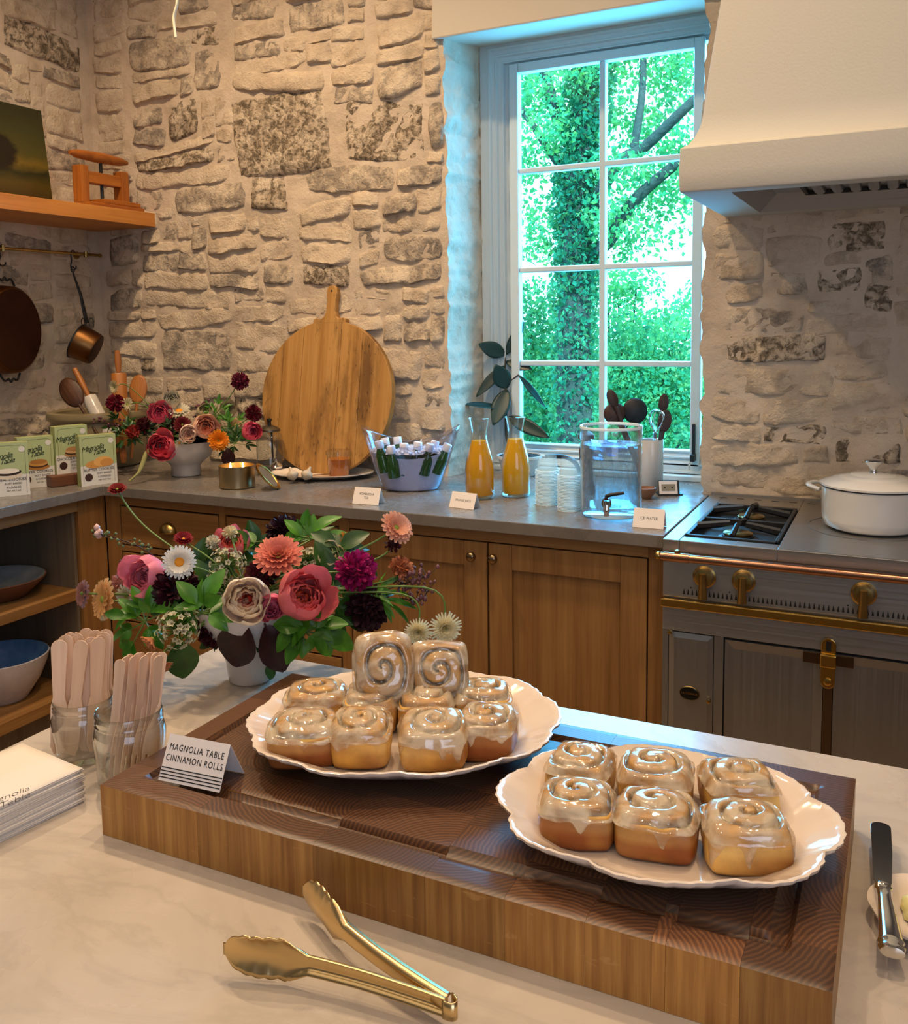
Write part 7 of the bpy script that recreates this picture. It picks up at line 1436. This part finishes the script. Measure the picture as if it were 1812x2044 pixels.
p = (0.9652, -0.3473, 1.0301); o = sprig('burgundy_leaf', 'dark burgundy leaf hanging over the brass candle', p, [(p, D3(0.0, -1), 1)], M_leafb, 0.075, 0.027, None, smat=M_stemd); stem_to(o, (0, 0, 0), FB + Vector((0, 0, 0.13)) - Vector(p), 0.0018, mat=M_stemd)
m = MB(); am = [(0.7022, -0.4534, 1.0352), (0.7108, -0.4959, 1.0188), (0.7138, -0.5214, 0.9801), (0.715, -0.5464, 0.9528), (0.7033, -0.5772, 0.9295)]
m.add(tube(spline(am, 6), [0.004 + 0.005 * math.sin(PI * min(1, k / 20)) for k in range(25)], 8)); o = m.build('seed_tassel', simple('pale_green_tassel', '8c8a55', 0.7, bump=(200, 0.8, 0.003)), smooth=60); tag(o, 'pale green drooping seed tassel trailing from the worktop bouquet', 'foliage')

# ---------------- rubber plant in the window ----------------
PP = Vector((1.925, 0.13, 0.9155)); rp = thing('rubber_plant', 'dark leaved rubber plant in a low white pot before the window', 'plant', PP)
m = MB(); m.add(lathe([(0, 0), (0.060, 0.0), (0.064, 0.004), (0.078, 0.062), (0.084, 0.064), (0.084, 0.074), (0.080, 0.074), (0.076, 0.05), (0, 0.05)], 40)); m.build('pot', M_ceramic, rp, smooth=40)
m = MB()
for k in range(1): m.add(grid(lambda a, b: (0.076 * b * math.cos(2 * PI * a), 0.076 * b * math.sin(2 * PI * a), 0.070 + 0.012 * noise.noise(Vector((b * 5 * math.cos(2 * PI * a), b * 5 * math.sin(2 * PI * a), 2)))), 28, 8, True))
m.build('soil', M_soil, rp, smooth=True)
st = [PP + Vector((0, 0, 0.06)), (1.8398, 0.2164, 1.0271), (1.8314, 0.23, 1.179), (1.8239, 0.2407, 1.3024), (1.8251, 0.2491, 1.3688)]
m = MB(); m.add(tube([p - PP for p in spline(st, 6)], [0.007 - 0.0002 * k for k in range(25)], 8)); m.build('plant_stem', simple('plant_bark', '3a3a2c', 0.7), rp, smooth=60)
M_rub = simple('rubber_leaf_top', '122c26', 0.38, var='1a3a32', vs_=10)
RL = [((1.8256, 0.2475, 1.3536), (1.8928, 0.2612, 1.4759), 0.022, 1.0), ((1.8222, 0.2459, 1.3536), (1.7501, 0.1706, 1.3958), 0.033, 1.0), ((1.8265, 0.2449, 1.327), (1.9276, 0.2469, 1.303), 0.024, 0.85), ((1.8202, 0.24, 1.3119), (1.7405, 0.1544, 1.202), 0.022, 0.8), ((1.8332, 0.2364, 1.2264), (1.8167, 0.1715, 1.3152), 0.038, 1.0), ((1.8823, 0.233, 1.2787), (1.9692, 0.2948, 1.154), 0.014, 0.8), ((1.8334, 0.2359, 1.2207), (1.8154, 0.1456, 1.099), 0.037, 1.0), ((1.8289, 0.2255, 1.1506), (1.7218, 0.0874, 1.1862), 0.018, 0.5), ((1.8402, 0.2273, 1.1182), (2.0075, 0.2119, 1.05), 0.030, 1.0)]
for a, b, w, tw in RL:
    a, b = Vector(a), Vector(b); d = b - a; L_ = d.length; n = toc(a) * tw + Vector((0, 0, 1)) * (1.1 - abs(tw)); n = n - d.normalized() * n.dot(d.normalized())
    m = MB(); m.add(leafm(L_, w, 0.08, 0.12, 7, 12), frame_to(a - PP, n, d.cross(n))); q = m.build('leaf', M_rub, rp, smooth='all'); solid(q, 0.0012)
    m = MB(); m.add(tube([tuple(frame_to(a - PP, n, d.cross(n)) @ Vector((0, L_ * t, -0.08 * L_ * t * t - 0.0006))) for t in (0, 0.3, 0.6, 0.95)], 0.0012, 4, False)); m.build('leaf_rib', simple('leaf_rib_green', '5c7a50', 0.4), q)
m = MB(); m.add(tube([Vector((1.8326, 0.2384, 1.2454)) - PP, Vector((1.8823, 0.233, 1.2787)) - PP], 0.0025, 6)); m.build('leaf_stalk', simple('reddish_leaf_stalk', '3c2420', 0.6), rp)

# ---------------- outside the window ----------------
def foliage_mat(name, a, b, c):
    t = NT(name); oi = t.n('NewGeometry'); n = t.noise(t.coord((1, 1, 1), True), 7, 3, 0.6); col = t.ramp(n, [(0.3, a), (0.5, b), (0.7, c)])
    d = t.n('BsdfDiffuse'); t.l(col, d.inputs[0]); tl = t.n('BsdfTranslucent'); t.l(t.mix(0.4, col, lin('a8e060')), tl.inputs[0]); mx = t.n('MixShader'); mx.inputs[0].default_value = 0.5
    t.l(d.outputs[0], mx.inputs[1]); t.l(tl.outputs[0], mx.inputs[2]); return t.done(mx.outputs[0])
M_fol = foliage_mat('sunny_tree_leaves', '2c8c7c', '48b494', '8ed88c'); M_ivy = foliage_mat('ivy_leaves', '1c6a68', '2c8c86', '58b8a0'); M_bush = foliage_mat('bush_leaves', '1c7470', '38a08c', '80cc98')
M_bark = simple('bluish_bark', '2c3c44', 0.9, var='3e5056', vs_=20, bump=(25, 0.8, 0.02))  # dark bluish bark with random mottling
import numpy as np
rg_ = np.random.RandomState(5)
def leaves(name, mat, parent, centres, radii, counts, size):
    """many small folded leaves round the given centres"""
    P = []; 
    for c, rd, n in zip(centres, radii, counts):
        d = rg_.normal(size=(n, 3)); d /= np.linalg.norm(d, axis=1)[:, None]; q = rg_.rand(n, 1) ** 0.45; P.append(np.array(c) + d * q * np.array(rd))
    P = np.vstack(P); n = len(P); a = rg_.normal(size=(n, 3)); a[:, 2] -= 0.5; a /= np.linalg.norm(a, axis=1)[:, None]; b = np.cross(a, rg_.normal(size=(n, 3))); b /= np.linalg.norm(b, axis=1)[:, None]; s = size * (0.6 + 0.8 * rg_.rand(n, 1))
    nrm = np.cross(a, b); V = np.stack([P, P + a * s * 0.5 + b * s * 0.32, P + a * s, P + a * s * 0.5 - b * s * 0.32 + nrm * s * 0.15], axis=1).reshape(-1, 3)
    me = bpy.data.meshes.new(name); me.vertices.add(4 * n); me.vertices.foreach_set('co', V.ravel()); me.loops.add(4 * n); me.loops.foreach_set('vertex_index', np.arange(4 * n)); me.polygons.add(n); me.polygons.foreach_set('loop_start', np.arange(0, 4 * n, 4)); me.polygons.foreach_set('loop_total', np.full(n, 4)); me.update(); me.validate()
    me.materials.append(mat); o = bpy.data.objects.new(name, me); COL.objects.link(o); o.parent = parent; return stuff(o)
GZ = -0.6
m = MB(); m.box(-30, 0.62, GZ - 0.1, 30, 60, GZ); g = struct(m.build('lawn_ground', simple('lawn_green', '3c6a34', 0.9, var='547f40', vs_=3)))  # lawn mottled in two greens
tr_ = thing('tree', 'ivy covered tree with a forked crown outside the window', 'tree', ((0.7789, 4.2, 0.4114)[0], 4.2, GZ)); T_ = Vector(tr_.location)
tk = [(T_.x, 4.2, GZ), (0.7703, 4.2, 0.411), (0.7582, 4.2, 1.2366), (0.7801, 4.2, 1.9635), (0.7805, 4.2, 2.4399), (0.8433, 4.2, 3.0201), (0.9089, 4.25, 3.7505), (0.9125, 4.3, 4.5554)]
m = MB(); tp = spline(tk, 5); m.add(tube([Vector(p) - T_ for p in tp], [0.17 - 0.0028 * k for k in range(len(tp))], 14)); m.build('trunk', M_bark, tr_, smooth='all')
BR = [([(0.8434, 4.2, 1.9608), (1.0652, 4.15, 2.1046), (1.2659, 4.1, 2.3759), (1.5754, 4.05, 2.6065), (1.8759, 4, 2.7697)], 0.062), ([(0.885, 4.2, 2.3148), (1.1381, 4.1, 2.6697), (1.3719, 4.1, 2.7985), (1.7463, 4, 3.0674), (1.9751, 4, 3.2152)], 0.055), ([(0.8225, 4.2, 2.7113), (0.577, 4.3, 3.1453), (0.4307, 4.35, 3.6895), (0.3281, 4.4, 4.4305)], 0.06), ([(1.2638, 4.1, 2.7339), (1.318, 4.15, 3.1476), (1.3215, 4.2, 3.5658), (1.3445, 4.2, 4.1109)], 0.035), ([(0.7806, 4.2, 2.5187), (0.5846, 4.1, 2.8347), (0.3909, 4, 3.1473), (0.1326, 4, 3.3326)], 0.035)]
for pts, rr in BR:
    q = spline(pts, 5); m = MB(); m.add(tube([Vector(p) - T_ for p in q], [rr * (1 - 0.5 * k / len(q)) for k in range(len(q))], 10)); m.build('branch', M_bark, tr_, smooth='all')
ce = []; ra = []; ct = []
for k in range(26):   # ivy wraps the trunk
    p = Vector(tp[4 + int(k / 26 * (len(tp) - 8))]) - T_; ce.append(tuple(p)); ra.append((0.22, 0.22, 0.17)); ct.append(650)
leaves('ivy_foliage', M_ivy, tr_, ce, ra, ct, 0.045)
ce = []; ra = []; ct = []
CL = [(0.3599, 4.3, 3.2892), (0.3672, 4.4, 3.5906), (0.7672, 4, 3.3313), (0.6792, 3.9, 2.9454), (0.3911, 4.1, 2.7342), (1.0324, 4.6, 3.5107), (1.4718, 4.3, 3.4217), (1.5444, 4.5, 3.3072), (1.0762, 4.6, 3.1079), (1.349, 4.5, 3.0214), (1.2345, 3.9, 2.6328), (1.2861, 4.6, 2.7286), (1.5499, 4.5, 2.8076), (1.2312, 4.5, 2.4812), (1.4518, 4.6, 2.4369), (1.1586, 3.9, 2.2686), (1.1518, 4.2, 2.1427), (0.3543, 4.3, 2.399), (0.4796, 4.2, 2.1386), (1.0185, 4.5, 3.7235), (1.303, 4.5, 3.7594), (0.9999, 3.9, 3.4985), (0.2756, 4.3, 3.8571), (0.6569, 4.2, 3.7742), (1.5799, 4.5, 3.6057), (1.6559, 4.2, 2.5278), (1.1375, 4.4, 1.959), (1.4606, 4.4, 2.1415)]
for k, p in enumerate(CL): q = Vector(p) - T_; ce.append(tuple(q)); ra.append((0.24 + 0.05 * (k % 3), 0.3, 0.20)); ct.append((400, 280, 330, 360)[k % 4] if k < 26 else 90)
for k in range(10): ce.append((rg_.uniform(-3.5, 3.5), rg_.uniform(0, 2), rg_.uniform(3.6, 4.6))); ra.append((0.9, 0.8, 0.5)); ct.append(450)
leaves('foliage', M_fol, tr_, ce, ra, ct, 0.045)
BU = [('tall bush behind the tree trunk, toward the stone jamb', [(-0.1576, 5.6, 1.5868), (-0.1358, 5.4, 1.0007), (0.0935, 5.2, 0.4393), (-0.4858, 5.6, 1.1897), (0.1041, 5.6, 1.2881), (0.3454, 5.2, 0.7335), (-0.2575, 5.3, 0.5135), (-0.6683, 5.5, 0.7865)], 0.42),
      ('broad bush beyond the window behind the utensil holder', [(0.9206, 5.2, 0.9303), (1.2863, 5.2, 0.846), (0.8403, 5, 0.5359), (1.2036, 5, 0.5046), (1.5113, 5.2, 0.5388), (0.816, 5.4, 1.2431), (1.2819, 5.4, 1.1966), (1.7328, 5.4, 0.7504)], 0.42),
      ('lighter shrub growing up beside the trunk toward the hood', [(0.5615, 6.2, 1.6775), (0.7414, 6.2, 1.8232), (0.6453, 6, 1.4252), (1.1668, 6, 1.4674), (0.4299, 6.2, 1.8834), (0.8973, 6.2, 1.3704), (1.3488, 6.4, 1.6619)], 0.30)]
for k, (lb, cs, rr) in enumerate(BU):
    b = Vector(cs[0]); b.z = GZ; o = thing('bush', lb, 'bush', b); m = MB()
    for c in cs: m.add(tube([(0, 0, 0), (Vector(c) - b) * 0.5 + Vector((0, 0, 0.1)), Vector(c) - b], [0.03, 0.02, 0.008], 6, False))
    m.build('bush_stems', M_bark, o); leaves('foliage', M_bush if k < 2 else M_fol, o, [tuple(Vector(c) - b) for c in cs], [(rr, rr, rr * 0.8)] * len(cs), [1300 if k < 2 else 380] * len(cs), 0.048)
hd = thing('hedge', 'long dense green hedge at the end of the garden', 'hedge', (1.0, 9.0, GZ)); m = MB()
for k in range(12): m.add(tube([(-5.5 + k, 0, 0), (-5.5 + k, 0, 1.3)], 0.04, 6, False))
m.build('hedge_stems', M_bark, hd); leaves('foliage', M_bush, hd, [(-7 + 0.55 * k, 0.3 * math.sin(k), 0.55 + 0.35 * (k % 3)) for k in range(26)], [(0.6, 0.6, 0.7)] * 26, [450] * 26, 0.085)
